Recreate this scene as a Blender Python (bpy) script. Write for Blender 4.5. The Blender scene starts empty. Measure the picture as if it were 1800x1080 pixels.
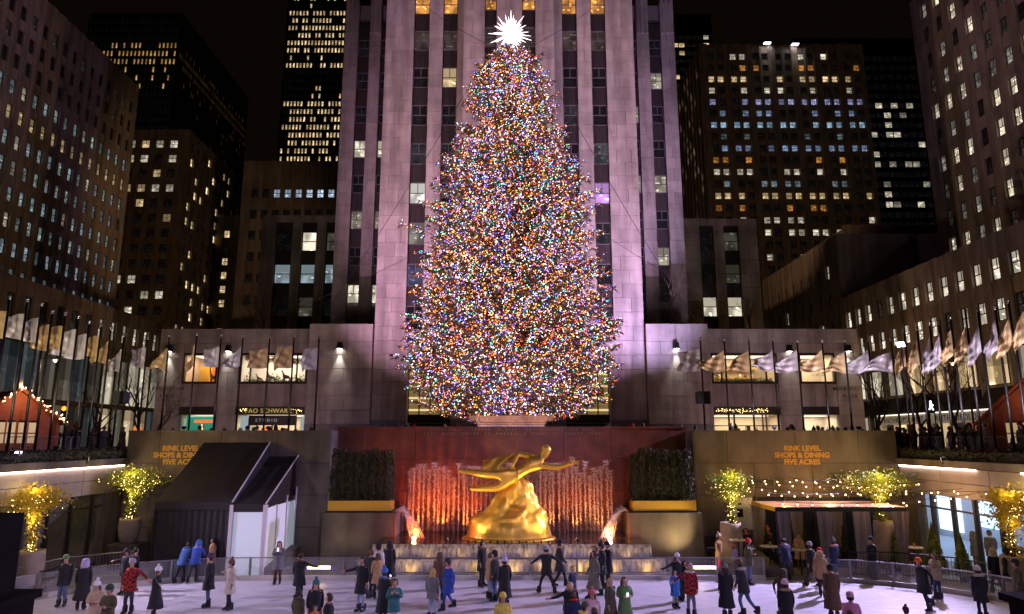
import bpy, bmesh, math, random
from mathutils import Vector, Matrix
R = math.radians
random.seed(7)
sc = bpy.context.scene
col = sc.collection

# ---------------------------------------------------------------- camera, sky, exposure
PITCH = math.atan(232 / 1200.0)
CAMZ = 6.0
cd = bpy.data.cameras.new('camera'); cd.lens = 24.0; cd.sensor_width = 36.0; cd.clip_end = 3000.0
cam = bpy.data.objects.new('camera', cd); col.objects.link(cam)
cam.location = (0, 0, CAMZ); cam.rotation_euler = (R(90) + PITCH, 0, 0)
sc.camera = cam
sc.view_settings.view_transform = 'Standard'; sc.view_settings.look = 'None'
sc.view_settings.exposure = 0.0; sc.view_settings.gamma = 1.0
sc.cycles.use_denoising = True
sc.cycles.max_bounces = 6; sc.cycles.diffuse_bounces = 2; sc.cycles.glossy_bounces = 3
sc.cycles.transmission_bounces = 4; sc.cycles.transparent_max_bounces = 10
sc.cycles.sample_clamp_indirect = 3.0
sc.cycles.caustics_reflective = False; sc.cycles.caustics_refractive = False

wd = bpy.data.worlds.new('World'); sc.world = wd; wd.use_nodes = True
nt = wd.node_tree; nt.nodes.clear()
wo = nt.nodes.new('ShaderNodeOutputWorld'); bg = nt.nodes.new('ShaderNodeBackground')
sky = nt.nodes.new('ShaderNodeTexSky'); sky.sky_type = 'NISHITA'; sky.sun_disc = False
sky.sun_elevation = R(-6.0); sky.sun_rotation = R(200)
addn = nt.nodes.new('ShaderNodeMixRGB'); addn.blend_type = 'ADD'; addn.inputs[0].default_value = 1.0
addn.inputs[2].default_value = (0.060, 0.034, 0.020, 1)      # warm city glow on low cloud
nt.links.new(sky.outputs[0], addn.inputs[1]); nt.links.new(addn.outputs[0], bg.inputs[0])
bg.inputs[1].default_value = 0.05
nt.links.new(bg.outputs[0], wo.inputs[0])

# ---------------------------------------------------------------- pixel directions of the 1800 x 1080 photograph
_c, _s = math.cos(PITCH), math.sin(PITCH)
def ray(u, v):
    a = (u - 900) / 1200.0; b = (540 - v) / 1200.0
    return a, _c - b * _s, _s + b * _c
def at(u, v, Y):
    a, dy, dz = ray(u, v); t = Y / dy
    return Vector((a * t, Y, CAMZ + dz * t))
def at_x(u, v, X):
    a, dy, dz = ray(u, v); t = X / a
    return Vector((X, dy * t, CAMZ + dz * t))
def at_z(u, v, z):
    a, dy, dz = ray(u, v); t = (z - CAMZ) / dz
    return Vector((a * t, dy * t, z))

# ---------------------------------------------------------------- mesh collector
class MB:
    def __init__(s): s.v = []; s.f = []; s.m = []; s.c = {}; s.uv = {}
    def face(s, pts, m=0, c=None, uv=None):
        i = len(s.v); s.v += [tuple(p) for p in pts]; s.f.append(tuple(range(i, i + len(pts)))); s.m.append(m)
        if c is not None: s.c[len(s.f) - 1] = c
        if uv is not None: s.uv[len(s.f) - 1] = uv
    def hexa(s, p, m=0):
        i = len(s.v); s.v += [tuple(q) for q in p]
        for q in ((0, 3, 2, 1), (4, 5, 6, 7), (0, 1, 5, 4), (1, 2, 6, 5), (2, 3, 7, 6), (3, 0, 4, 7)):
            s.f.append(tuple(i + k for k in q)); s.m.append(m)
    def box(s, x0, x1, y0, y1, z0, z1, m=0):
        s.hexa([(x0, y0, z0), (x1, y0, z0), (x1, y1, z0), (x0, y1, z0), (x0, y0, z1), (x1, y0, z1), (x1, y1, z1), (x0, y1, z1)], m)
    def fbox(s, F, s0, s1, d0, d1, z0, z1, m=0):
        if d1 < d0: d0, d1 = d1, d0
        q = [F.P(s0, d1, z0), F.P(s1, d1, z0), F.P(s1, d0, z0), F.P(s0, d0, z0), F.P(s0, d1, z1), F.P(s1, d1, z1), F.P(s1, d0, z1), F.P(s0, d0, z1)]
        s.hexa(q, m)
    def tube(s, path, rad, n=6, m=0, cap=True):
        path = [Vector(p) for p in path]
        if not hasattr(rad, '__len__'): rad = [rad] * len(path)
        rings = []
        for k, p in enumerate(path):
            t = (path[min(k + 1, len(path) - 1)] - path[max(k - 1, 0)])
            if t.length < 1e-9: t = Vector((0, 0, 1))
            t.normalize()
            a = Vector((1, 0, 0)) if abs(t.x) < 0.8 else Vector((0, 1, 0))
            e1 = t.cross(a).normalized(); e2 = t.cross(e1)
            i = len(s.v); rings.append(i)
            for j in range(n):
                g = 2 * math.pi * j / n
                s.v.append(tuple(p + e1 * (rad[k] * math.cos(g)) + e2 * (rad[k] * math.sin(g))))
        for a, b in zip(rings, rings[1:]):
            for j in range(n):
                s.f.append((a + j, a + (j + 1) % n, b + (j + 1) % n, b + j)); s.m.append(m)
        if cap:
            s.f.append(tuple(rings[0] + j for j in range(n))[::-1]); s.m.append(m)
            s.f.append(tuple(rings[-1] + j for j in range(n))); s.m.append(m)
    def lathe(s, prof, n=16, c=(0, 0, 0), m=0, sx=1, sy=1):
        rings = []
        for r, z in prof:
            i = len(s.v); rings.append(i)
            for j in range(n):
                g = 2 * math.pi * j / n
                s.v.append((c[0] + r * sx * math.cos(g), c[1] + r * sy * math.sin(g), c[2] + z))
        for a, b in zip(rings, rings[1:]):
            for j in range(n):
                s.f.append((a + j, a + (j + 1) % n, b + (j + 1) % n, b + j)); s.m.append(m)
        s.f.append(tuple(rings[0] + j for j in range(n))[::-1]); s.m.append(m)
        s.f.append(tuple(rings[-1] + j for j in range(n))); s.m.append(m)
    def ball(s, c, r, m=0, n=8, k=5, sz=1.0):
        s.lathe([(r * math.sin(math.pi * (i + .15) / (k + .3)), -r * sz * math.cos(math.pi * (i + .15) / (k + .3))) for i in range(k + 1)], n, c, m)
    def octa(s, c, r, m=0):
        i = len(s.v); x, y, z = c
        s.v += [(x + r, y, z), (x - r, y, z), (x, y + r, z), (x, y - r, z), (x, y, z + r), (x, y, z - r)]
        for q in ((0, 2, 4), (2, 1, 4), (1, 3, 4), (3, 0, 4), (2, 0, 5), (1, 2, 5), (3, 1, 5), (0, 3, 5)):
            s.f.append(tuple(i + k for k in q)); s.m.append(m)
    def mesh(s, name, mats, smooth=False):
        me = bpy.data.meshes.new(name); me.from_pydata(s.v, [], s.f)
        for mt in (mats if isinstance(mats, (list, tuple)) else [mats]): me.materials.append(mt)
        if any(s.m): me.polygons.foreach_set('material_index', s.m)
        if smooth: me.polygons.foreach_set('use_smooth', [True] * len(s.f))
        if s.c:
            ca = me.color_attributes.new('lit', 'FLOAT_COLOR', 'CORNER'); arr = []
            for k, f in enumerate(s.f): arr += list(s.c.get(k, (0, 0, 0, 0))) * len(f)
            ca.data.foreach_set('color', arr)
        if s.uv:
            ul = me.uv_layers.new(name='UVMap'); arr = []
            for k, f in enumerate(s.f):
                q = s.uv.get(k)
                for j in range(len(f)): arr += list(q[j]) if q else [0, 0]
            ul.data.foreach_set('uv', arr)
        return me
    def build(s, name, mats, parent=None, smooth=False):
        return link(bpy.data.objects.new(name, s.mesh(name, mats, smooth)), parent)
def link(o, parent=None, inv=True):
    col.objects.link(o)
    if parent is not None:
        o.parent = parent
        if inv:
            M = Matrix.Translation(parent.location)
            p = parent
            while p.parent is not None: p = p.parent; M = Matrix.Translation(p.location) @ M
            o.matrix_parent_inverse = M.inverted() if parent.parent is None else Matrix.Identity(4)
    return o
def tag(o, label=None, cat=None, group=None, kind=None):
    if label: o['label'] = label
    if cat: o['category'] = cat
    if group: o['group'] = group
    if kind: o['kind'] = kind
    return o
def thing(name, label, cat, loc=(0, 0, 0), group=None, rz=0.0):
    o = bpy.data.objects.new(name, None); col.objects.link(o); o.location = loc; o.rotation_euler = (0, 0, rz)
    o.empty_display_size = 0.2
    return tag(o, label, cat, group)
class Fr:                                   # a facade: s runs along it, d out of it, z is absolute height
    def __init__(s, O, u, n): s.O = Vector(O); s.u = Vector(u); s.n = Vector(n)
    def P(s, a, d, z): q = s.O + s.u * a + s.n * d; return (q.x, q.y, z)
def front(Y): return Fr((0, Y, 0), (1, 0, 0), (0, -1, 0))
def east(X): return Fr((X, 0, 0), (0, 1, 0), (1, 0, 0))       # faces +x
def west(X): return Fr((X, 0, 0), (0, 1, 0), (-1, 0, 0))      # faces -x

# ---------------------------------------------------------------- materials
def mat(name, rgb, rough=0.7, metal=0.0, var=0.0, scale=1.0, bump=0.0, rgb2=None, obj_var=0.0, spec=0.5, emit=None, est=0.0, trans=0.0, sample=True, detail=4.0, alpha=1.0, stretch=None, bscale=None):
    m = bpy.data.materials.new(name); m.use_nodes = True
    n = m.node_tree.nodes; L = m.node_tree.links; b = n['Principled BSDF']
    b.inputs['Base Color'].default_value = (*rgb, 1); b.inputs['Roughness'].default_value = rough
    b.inputs['Metallic'].default_value = metal; b.inputs['Specular IOR Level'].default_value = spec
    b.inputs['Transmission Weight'].default_value = trans; b.inputs['Alpha'].default_value = alpha
    last = None
    if var > 0 or rgb2 or bump > 0:
        g = n.new('ShaderNodeNewGeometry'); src = g.outputs['Position']
        if stretch:
            mp = n.new('ShaderNodeMapping'); mp.inputs['Scale'].default_value = stretch; L.new(src, mp.inputs[0]); src = mp.outputs[0]
        t = n.new('ShaderNodeTexNoise'); t.inputs['Scale'].default_value = scale; t.inputs['Detail'].default_value = detail; L.new(src, t.inputs['Vector'])
        if var > 0 or rgb2:
            r = n.new('ShaderNodeValToRGB'); r.color_ramp.elements[0].position = 0.3; r.color_ramp.elements[1].position = 0.7
            c2 = rgb2 or tuple(min(1, x * (1 + var)) for x in rgb); c1 = rgb if rgb2 else tuple(x * (1 - var) for x in rgb)
            r.color_ramp.elements[0].color = (*c1, 1); r.color_ramp.elements[1].color = (*c2, 1)
            L.new(t.outputs['Fac'], r.inputs[0]); last = r.outputs[0]
        if bump > 0:
            bt = t
            if bscale:
                bt = n.new('ShaderNodeTexNoise'); bt.inputs['Scale'].default_value = bscale; bt.inputs['Detail'].default_value = 5; L.new(src, bt.inputs['Vector'])
            bp = n.new('ShaderNodeBump'); bp.inputs['Strength'].default_value = bump; bp.inputs['Distance'].default_value = 0.05
            L.new(bt.outputs['Fac'], bp.inputs['Height']); L.new(bp.outputs[0], b.inputs['Normal'])
    if obj_var > 0:
        oi = n.new('ShaderNodeObjectInfo'); mr = n.new('ShaderNodeMapRange'); mr.inputs['To Min'].default_value = 1 - obj_var; mr.inputs['To Max'].default_value = 1 + obj_var
        L.new(oi.outputs['Random'], mr.inputs['Value'])
        hs = n.new('ShaderNodeMixRGB'); hs.blend_type = 'MULTIPLY'; hs.inputs[0].default_value = 1.0
        if last is not None: L.new(last, hs.inputs[1])
        else: hs.inputs[1].default_value = (*rgb, 1)
        L.new(mr.outputs[0], hs.inputs[2]); last = hs.outputs[0]
    if last is not None: L.new(last, b.inputs['Base Color'])
    if emit:
        b.inputs['Emission Color'].default_value = (*emit, 1); b.inputs['Emission Strength'].default_value = est
        m.cycles.emission_sampling = 'AUTO' if sample else 'NONE'
    return m
def pane_mat(name, gain=1.0, sample=False, lo=.45, hi=1.15, spots=2.0, nd=0.0, nsc=(1.6, 1.3, 1)):
    m = bpy.data.materials.new(name); m.use_nodes = True
    n = m.node_tree.nodes; L = m.node_tree.links; b = n['Principled BSDF']
    b.inputs['Base Color'].default_value = (0.012, 0.012, 0.014, 1); b.inputs['Roughness'].default_value = 0.12
    at_ = n.new('ShaderNodeAttribute'); at_.attribute_name = 'lit'
    uv = n.new('ShaderNodeUVMap'); sp = n.new('ShaderNodeSeparateXYZ'); L.new(uv.outputs[0], sp.inputs[0])
    def math_(op, a, b_=None):
        q = n.new('ShaderNodeMath'); q.operation = op
        for k, x in enumerate((a, b_)):
            if x is None: continue
            if isinstance(x, (int, float)): q.inputs[k].default_value = x
            else: L.new(x, q.inputs[k])
        return q.outputs[0]
    rnd = at_.outputs['Alpha']
    off = n.new('ShaderNodeCombineXYZ'); L.new(math_('MULTIPLY', rnd, 91.7), off.inputs[0]); L.new(math_('MULTIPLY', rnd, 37.1), off.inputs[1])
    vm = n.new('ShaderNodeVectorMath'); vm.operation = 'ADD'; L.new(uv.outputs[0], vm.inputs[0]); L.new(off.outputs[0], vm.inputs[1])
    mp = n.new('ShaderNodeMapping'); mp.inputs['Scale'].default_value = nsc; L.new(vm.outputs[0], mp.inputs[0])
    t = n.new('ShaderNodeTexNoise'); t.inputs['Scale'].default_value = 1.0; t.inputs['Detail'].default_value = nd; L.new(mp.outputs[0], t.inputs['Vector'])
    inter = n.new('ShaderNodeMapRange'); inter.inputs['From Min'].default_value = 0.38; inter.inputs['From Max'].default_value = 0.62
    inter.inputs['To Min'].default_value = lo; inter.inputs['To Max'].default_value = hi; L.new(t.outputs['Fac'], inter.inputs['Value'])
    mp2 = n.new('ShaderNodeMapping'); mp2.inputs['Scale'].default_value = (3.1, 7.0, 1); L.new(vm.outputs[0], mp2.inputs[0])
    t2 = n.new('ShaderNodeTexNoise'); t2.inputs['Scale'].default_value = 1.0; t2.inputs['Detail'].default_value = 0.0; L.new(mp2.outputs[0], t2.inputs['Vector'])
    spot = math_('MULTIPLY', math_('GREATER_THAN', t2.outputs['Fac'], 0.70), spots)
    blind_line = math_('SUBTRACT', 1.0, math_('MULTIPLY', math_('FRACT', math_('MULTIPLY', rnd, 17.3)), 0.62))
    blind = math_('GREATER_THAN', sp.outputs[1], blind_line)
    low = math_('ADD', inter.outputs[0], spot)
    mx = n.new('ShaderNodeMix'); L.new(blind, mx.inputs[0]); L.new(low, mx.inputs[2]); mx.inputs[3].default_value = 0.55
    ml = n.new('ShaderNodeVectorMath'); ml.operation = 'SCALE'; L.new(at_.outputs['Color'], ml.inputs[0]); L.new(mx.outputs[0], ml.inputs['Scale'])
    L.new(ml.outputs[0], b.inputs['Emission Color']); b.inputs['Emission Strength'].default_value = gain
    m.cycles.emission_sampling = 'AUTO' if sample else 'NONE'
    return m
def emis(name, rgb, st, sample=True):
    return mat(name, tuple(min(.8, c * .5 + .1) for c in rgb), 0.5, emit=rgb, est=st, sample=sample)

M = {}
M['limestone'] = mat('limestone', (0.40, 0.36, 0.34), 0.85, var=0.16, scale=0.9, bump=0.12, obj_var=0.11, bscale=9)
def stain(mt, amount=.35):
    n = mt.node_tree.nodes; L = mt.node_tree.links; b = n['Principled BSDF']; src = b.inputs['Base Color'].links[0].from_socket
    g = n.new('ShaderNodeNewGeometry'); mp = n.new('ShaderNodeMapping'); mp.inputs['Scale'].default_value = (.9, .9, .10); L.new(g.outputs['Position'], mp.inputs[0])
    t = n.new('ShaderNodeTexNoise'); t.inputs['Scale'].default_value = 1.3; t.inputs['Detail'].default_value = 6; L.new(mp.outputs[0], t.inputs['Vector'])
    mr = n.new('ShaderNodeMapRange'); mr.inputs['From Min'].default_value = .35; mr.inputs['From Max'].default_value = .62; mr.inputs['To Min'].default_value = 1 - amount; mr.inputs['To Max'].default_value = 1.06; L.new(t.outputs['Fac'], mr.inputs['Value'])
    x = n.new('ShaderNodeMixRGB'); x.blend_type = 'MULTIPLY'; x.inputs[0].default_value = 1; L.new(src, x.inputs[1]); L.new(mr.outputs[0], x.inputs[2]); L.new(x.outputs[0], b.inputs['Base Color'])
stain(M['limestone'])
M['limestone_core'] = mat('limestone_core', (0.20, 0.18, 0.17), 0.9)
M['limestone_far'] = mat('limestone_far', (0.34, 0.28, 0.23), 0.9, var=0.18, scale=0.35, bump=0.1, bscale=4)
M['stone_dark'] = mat('stone_dark', (0.20, 0.165, 0.14), 0.9, var=0.2, scale=0.2, bump=0.1, bscale=3)
stain(M['limestone_far'], .4); stain(M['stone_dark'], .4)
M['stone_plinth'] = mat('stone_plinth', (0.16, 0.15, 0.16), 0.5, var=0.2, scale=3, obj_var=0.08)
M['spandrel'] = mat('spandrel', (0.075, 0.065, 0.065), 0.5, metal=0.5, var=0.3, scale=2.0, stretch=(8, 8, .5))
M['frame'] = mat('window_frame', (0.17, 0.155, 0.17), 0.45, metal=0.3)
M['frame_dark'] = mat('window_frame_dark', (0.028, 0.024, 0.022), 0.5)
M['pane'] = pane_mat('window_pane', 1.0)
M['show_pane'] = pane_mat('showroom_pane', 1.0, lo=.75, hi=1.1, spots=.6, nsc=(3.0, .35, 1))
M['black_metal'] = mat('black_metal', (0.014, 0.013, 0.013), 0.45, metal=0.4)
M['steel'] = mat('steel', (0.32, 0.31, 0.31), 0.38, metal=0.9)
M['dark_glass'] = mat('dark_tower_skin', (0.02, 0.02, 0.022), 0.25, var=0.2, scale=0.2)
M['asphalt'] = mat('asphalt', (0.045, 0.043, 0.042), 0.8, var=0.25, scale=3, bump=0.2, bscale=40)
M['paving'] = mat('paving', (0.17, 0.15, 0.14), 0.6, var=0.2, scale=2, bump=0.1, bscale=20)
M['granite'] = mat('granite', (0.135, 0.112, 0.086), 0.72, var=0.30, scale=0.9, bump=0.10, bscale=28, obj_var=0.08)
stain(M['granite'], .4)
M['granite_red'] = mat('granite_red', (0.17, 0.060, 0.032), 0.32, var=0.30, scale=1.3, obj_var=0.08)
M['joint'] = mat('joint', (0.05, 0.042, 0.035), 0.9)
M['gold_leaf'] = mat('gold_leaf', (0.86, 0.50, 0.07), 0.40, metal=0.72, var=0.14, scale=2.5, bump=0.08, bscale=9)
M['gold_paint'] = mat('gold_paint', (0.70, 0.42, 0.05), 0.45, metal=0.55)
M['gold_letter'] = mat('gold_letter', (0.55, 0.30, 0.03), 0.6)  # gold tone stands in for lettering projected as light on the wall
M['black_cloth'] = mat('black_cloth', (0.013, 0.010, 0.009), 0.8, var=0.3, scale=2, bump=0.2, bscale=5)
M['white_trim'] = mat('white_trim', (0.62, 0.58, 0.60), 0.5)
M['hut_wood'] = mat('hut_wood', (0.33, 0.075, 0.022), 0.7, var=0.25, scale=3, stretch=(1, 1, 6))
M['hut_roof'] = mat('hut_roof', (0.26, 0.055, 0.018), 0.75, var=0.25, scale=5)
M['needles'] = mat('needles', (0.16, 0.145, 0.10), 0.7, rgb2=(0.36, 0.285, 0.21), scale=1.2)  # lifted past true needle tone, bulb glow put into the colour
M['bark'] = mat('bark', (0.10, 0.075, 0.055), 0.9, var=0.3, scale=6)
M['hedge'] = mat('hedge_leaf', (0.020, 0.028, 0.008), 0.7, rgb2=(0.05, 0.05, 0.016), scale=3)
M['vine'] = mat('vine_leaf', (0.12, 0.20, 0.02), 0.6, rgb2=(0.34, 0.33, 0.03), scale=3)
M['vine_yellow'] = mat('vine_leaf_yellow', (0.42, 0.30, 0.02), 0.6, rgb2=(0.60, 0.46, 0.04), scale=3)
M['terracotta'] = mat('pot_clay', (0.38, 0.30, 0.20), 0.75, var=0.15, scale=4)
M['curtain'] = mat('curtain', (0.40, 0.34, 0.29), 0.85, var=0.1, scale=3)
M['table'] = mat('table_top', (0.50, 0.45, 0.40), 0.4)
M['fairy'] = emis('fairy_light', (1.0, 0.70, 0.24), 9.0, sample=False)
M['bulb'] = emis('festoon_bulb', (1.0, 0.55, 0.22), 12.0, sample=False)
M['water'] = mat('water', (0.02, 0.014, 0.012), 0.08, bump=0.35, scale=5, spec=0.8)
M['fall'] = mat('falling_water', (0.62, 0.58, 0.50), 0.35, rgb2=(0.10, 0.085, 0.06), scale=1.0, stretch=(9, 9, 1.2), alpha=0.92)
M['jet'] = mat('jet_water', (0.70, 0.66, 0.64), 0.8, alpha=0.62, spec=0.4)
M['glass'] = mat('clear_glass', (0.9, 0.92, 0.94), 0.03, trans=0.0, alpha=0.10, spec=0.8)
M['silver_flag'] = mat('silver_flag', (0.58, 0.55, 0.58), 0.42, metal=0.15, bump=0.08, scale=3, var=0.06)
M['gold_flag'] = mat('gold_flag', (0.62, 0.45, 0.23), 0.42, metal=0.15, bump=0.08, scale=3, var=0.06)
for _k in ('silver_flag', 'gold_flag', 'vine', 'vine_yellow'):
    _b = M[_k].node_tree.nodes['Principled BSDF']; _o = M[_k].node_tree.nodes['Material Output']; _t = M[_k].node_tree.nodes.new('ShaderNodeBsdfTranslucent'); _x = M[_k].node_tree.nodes.new('ShaderNodeMixShader'); _x.inputs[0].default_value = .22
    _t.inputs[0].default_value = {'silver_flag': (.55, .52, .55, 1), 'gold_flag': (.62, .45, .2, 1), 'vine': (.25, .32, .03, 1), 'vine_yellow': (.6, .42, .03, 1)}[_k]
    M[_k].node_tree.links.new(_b.outputs[0], _x.inputs[1]); M[_k].node_tree.links.new(_t.outputs[0], _x.inputs[2]); M[_k].node_tree.links.new(_x.outputs[0], _o.inputs[0])
M['skin'] = mat('skin', (0.50, 0.28, 0.18), 0.55, obj_var=0.2)
M['eye'] = mat('eye', (0.02, 0.015, 0.012), 0.3)
M['white_skate'] = mat('skate_white', (0.5, 0.48, 0.46), 0.5)
M['red_light'] = emis('red_light', (1.0, 0.10, 0.01), 9.0, sample=False)

# ---------------------------------------------------------------- lamps
def spot(name, loc, to, power, rgb, angle=60, blend=0.5, radius=0.15, parent=None):
    l = bpy.data.lights.new(name, 'SPOT'); l.energy = power; l.color = rgb; l.spot_size = R(angle); l.spot_blend = blend; l.shadow_soft_size = radius
    o = bpy.data.objects.new(name, l); col.objects.link(o); o.location = loc
    o.rotation_euler = (Vector(to) - Vector(loc)).to_track_quat('-Z', 'Y').to_euler()
    if parent is not None: o.parent = parent; o.matrix_parent_inverse = Matrix.Translation(parent.location).inverted()
    return o
def point(name, loc, power, rgb, radius=0.1, parent=None):
    l = bpy.data.lights.new(name, 'POINT'); l.energy = power; l.color = rgb; l.shadow_soft_size = radius
    o = bpy.data.objects.new(name, l); col.objects.link(o); o.location = loc
    if parent is not None: o.parent = parent; o.matrix_parent_inverse = Matrix.Translation(parent.location).inverted()
    return o
def floodlight(loc, to, power, rgb, angle, label, blend=0.6, name='floodlight', size=0.5, lens=(1, 1, 1), glow=6.0, group=None, stand=0.35):
    loc = Vector(loc); to = Vector(to)
    t = thing(name, label, 'floodlight', tuple(loc), group)
    q = (to - loc).to_track_quat('-Z', 'Y').to_matrix()
    def X(p): return tuple(loc + q @ Vector(p))
    h = size / 2
    m = MB(); m.hexa([X(p) for p in ((-h, -h * .7, -.02), (h, -h * .7, -.02), (h, h * .7, -.02), (-h, h * .7, -.02), (-h * .8, -h * .5, h), (h * .8, -h * .5, h), (h * .8, h * .5, h), (-h * .8, h * .5, h))])
    m.build('housing', M['black_metal'], t)
    m = MB(); m.tube([tuple(loc), tuple(loc - Vector((0, 0, stand + h * .6)))], 0.05 * size + .01, 6); m.build('bracket', M['black_metal'], t)
    m = MB(); m.face([X(p) for p in ((-h * .9, -h * .6, -.028), (h * .9, -h * .6, -.028), (h * .9, h * .6, -.028), (-h * .9, h * .6, -.028))])
    m.build('lens', emis('lens_glow', lens, glow, False), t)
    d = (to - loc).normalized() * 0.06
    spot('lamp', tuple(loc + d), tuple(to), power, rgb, angle, blend, 0.12, t)
    return t
STREET = 5.0
TREEY = 43.0
WALLY = 36.2
CENY = 37.6
SIDEX = 19.95
# ================================================================ the ground and the sunken plaza
m = MB()
B = 900.0
hx, hy0, hy1 = SIDEX + 1.0, 1.2, CENY + 0.8
for x0, x1, y0, y1 in ((-B, -hx, -60, 1500), (hx, B, -60, 1500), (-hx, hx, -60, hy0), (-hx, hx, hy1, 1500)):
    m.face([(x0, y0, STREET), (x1, y0, STREET), (x1, y1, STREET), (x0, y1, STREET)])
tag(m.build('ground', M['paving']), kind='structure')
m = MB(); m.face([(-31, 47.5, STREET + .004), (31, 47.5, STREET + .004), (31, 55, STREET + .004), (-31, 55, STREET + .004)])
m.face([(-43, -40, STREET + .004), (-31, -40, STREET + .004), (-31, 240, STREET + .004), (-43, 240, STREET + .004)])
m.face([(31, -40, STREET + .004), (42.4, -40, STREET + .004), (42.4, 240, STREET + .004), (31, 240, STREET + .004)])
tag(m.build('road', M['asphalt']), kind='structure')
m = MB(); m.face([(-hx - 6, hy0, 0), (hx + 6, hy0, 0), (hx + 6, hy1, 0), (-hx - 6, hy1, 0)])
tag(m.build('terrace_floor', M['paving']), kind='structure')
# slabs of terrace paving proud of the terrace floor, in front of the fountain and to both sides
def rink_path(hx_, y0, y1, r, n=10):
    p = []
    for cx, cy, a0 in ((hx_ - r, y1 - r, 0), (-hx_ + r, y1 - r, 90), (-hx_ + r, y0 + r, 180), (hx_ - r, y0 + r, 270)):
        for k in range(n + 1):
            a = R(a0 + 90.0 * k / n); p.append((cx + r * math.cos(a), cy + r * math.sin(a)))
    return p
RP = rink_path(19.2, 12.5, 30.9, 8.0)
M['ice'] = mat('ice', (0.66, 0.65, 0.68), 0.36, var=0.12, scale=1.6, bump=0.07, bscale=14, spec=0.4, stretch=(1, 2.6, 1), detail=9)
def scuff(mt):                       # fine crossing skate marks
    n = mt.node_tree.nodes; L = mt.node_tree.links; b = n['Principled BSDF']; src = b.inputs['Base Color'].links[0].from_socket; g = n.new('ShaderNodeNewGeometry')
    for ang, st in ((.3, (.5, 9, 1)), (-.5, (.45, 8, 1)), (1.2, (.5, 11, 1))):
        mp = n.new('ShaderNodeMapping'); mp.inputs['Rotation'].default_value = (0, 0, ang); mp.inputs['Scale'].default_value = st; L.new(g.outputs['Position'], mp.inputs[0])
        t = n.new('ShaderNodeTexNoise'); t.inputs['Scale'].default_value = 1.5; t.inputs['Detail'].default_value = 3; t.inputs['Distortion'].default_value = .6; L.new(mp.outputs[0], t.inputs['Vector'])
        mr = n.new('ShaderNodeMapRange'); mr.inputs['From Min'].default_value = .60; mr.inputs['From Max'].default_value = .68; mr.inputs['To Min'].default_value = 1.0; mr.inputs['To Max'].default_value = .80; L.new(t.outputs['Fac'], mr.inputs['Value'])
        x = n.new('ShaderNodeMixRGB'); x.blend_type = 'MULTIPLY'; x.inputs[0].default_value = 1; L.new(src, x.inputs[1]); L.new(mr.outputs[0], x.inputs[2]); src = x.outputs[0]
    L.new(src, b.inputs['Base Color'])
scuff(M['ice'])
m = MB(); m.face([(x, y, 0.06) for x, y in RP])
i0 = len(m.v)
for k in range(len(RP)):
    a, b_ = RP[k], RP[(k + 1) % len(RP)]
    m.face([(*a, 0.0), (*b_, 0.0), (*b_, 0.06), (*a, 0.06)])
tag(m.build('ice_rink', M['ice']), kind='structure')

# ---------------------------------------------------------------- block walls (stones are parts, the largest 300 singly)
_blk = {}
def block_mesh(w, h, dep, mt, bev=0.012):
    key = (round(w, 2), round(h, 2), round(dep, 2), mt.name)
    if key not in _blk:
        b = MB(); w2, h2 = w / 2, h / 2
        p0 = [(-w2, 0, -h2), (w2, 0, -h2), (w2, 0, h2), (-w2, 0, h2)]
        p1 = [(-w2, -dep + bev, -h2), (w2, -dep + bev, -h2), (w2, -dep + bev, h2), (-w2, -dep + bev, h2)]
        p2 = [(-w2 + bev, -dep, -h2 + bev), (w2 - bev, -dep, -h2 + bev), (w2 - bev, -dep, h2 - bev), (-w2 + bev, -dep, h2 - bev)]
        b.v = p0 + p1 + p2
        for a in (0, 4):
            for k in range(4): b.f.append((a + k, a + (k + 1) % 4, a + 4 + (k + 1) % 4, a + 4 + k)); b.m.append(0)
        b.f.append((8, 9, 10, 11)); b.m.append(0)
        _blk[key] = b.mesh('stone', mt)
    return _blk[key]
class Blocks:
    """stones laid on a facade; .place() links the largest 300 as single parts and joins the rest"""
    def __init__(s, parent, mt, gap=0.016, dep=0.06, limit=300, name='stone'): s.parent = parent; s.mt = mt; s.gap = gap; s.dep = dep; s.L = []; s.limit = limit; s.name = name
    def course(s, F, s0, s1, z0, z1, ln, shift, rng):
        cuts = [s0]; x = s0 + (ln * (0.5 if shift else 1.0)) * rng.uniform(.8, 1.15)
        while x < s1 - ln * .35: cuts.append(x); x += ln * rng.uniform(.85, 1.15)
        cuts.append(s1)
        for a, b in zip(cuts, cuts[1:]): s.L.append((F, a, b, z0, z1, rng.uniform(0, .012)))
    def pier(s, F, s0, s1, z0, z1, h, ln, rng):
        n = max(1, round((z1 - z0) / h)); hh = (z1 - z0) / n
        for k in range(n): s.course(F, s0, s1, z0 + k * hh, z0 + (k + 1) * hh, ln, k % 2, rng)
    def place(s):
        s.L.sort(key=lambda q: -(q[2] - q[1]) * (q[4] - q[3]))
        for F, a, b, z0, z1, pr in s.L[:s.limit]:
            w = round(b - a - s.gap, 2); h = round(z1 - z0 - s.gap, 2)
            o = bpy.data.objects.new(s.name, block_mesh(w, h, s.dep, s.mt)); col.objects.link(o)
            p = F.P((a + b) / 2, pr, (z0 + z1) / 2); o.location = p
            n = F.n; o.rotation_euler = (0, 0, math.atan2(n.x, -n.y))
            o.parent = s.parent; o.matrix_parent_inverse = Matrix.Translation(s.parent.location).inverted()
        if len(s.L) > s.limit:
            b_ = MB(); g = s.gap / 2
            for F, a, b, z0, z1, pr in s.L[s.limit:]: b_.fbox(F, a + g, b - g, 0, s.dep + pr, z0 + g, z1 - g)
            tag(b_.build('small_stone', s.mt, s.parent), kind='stuff')

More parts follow.
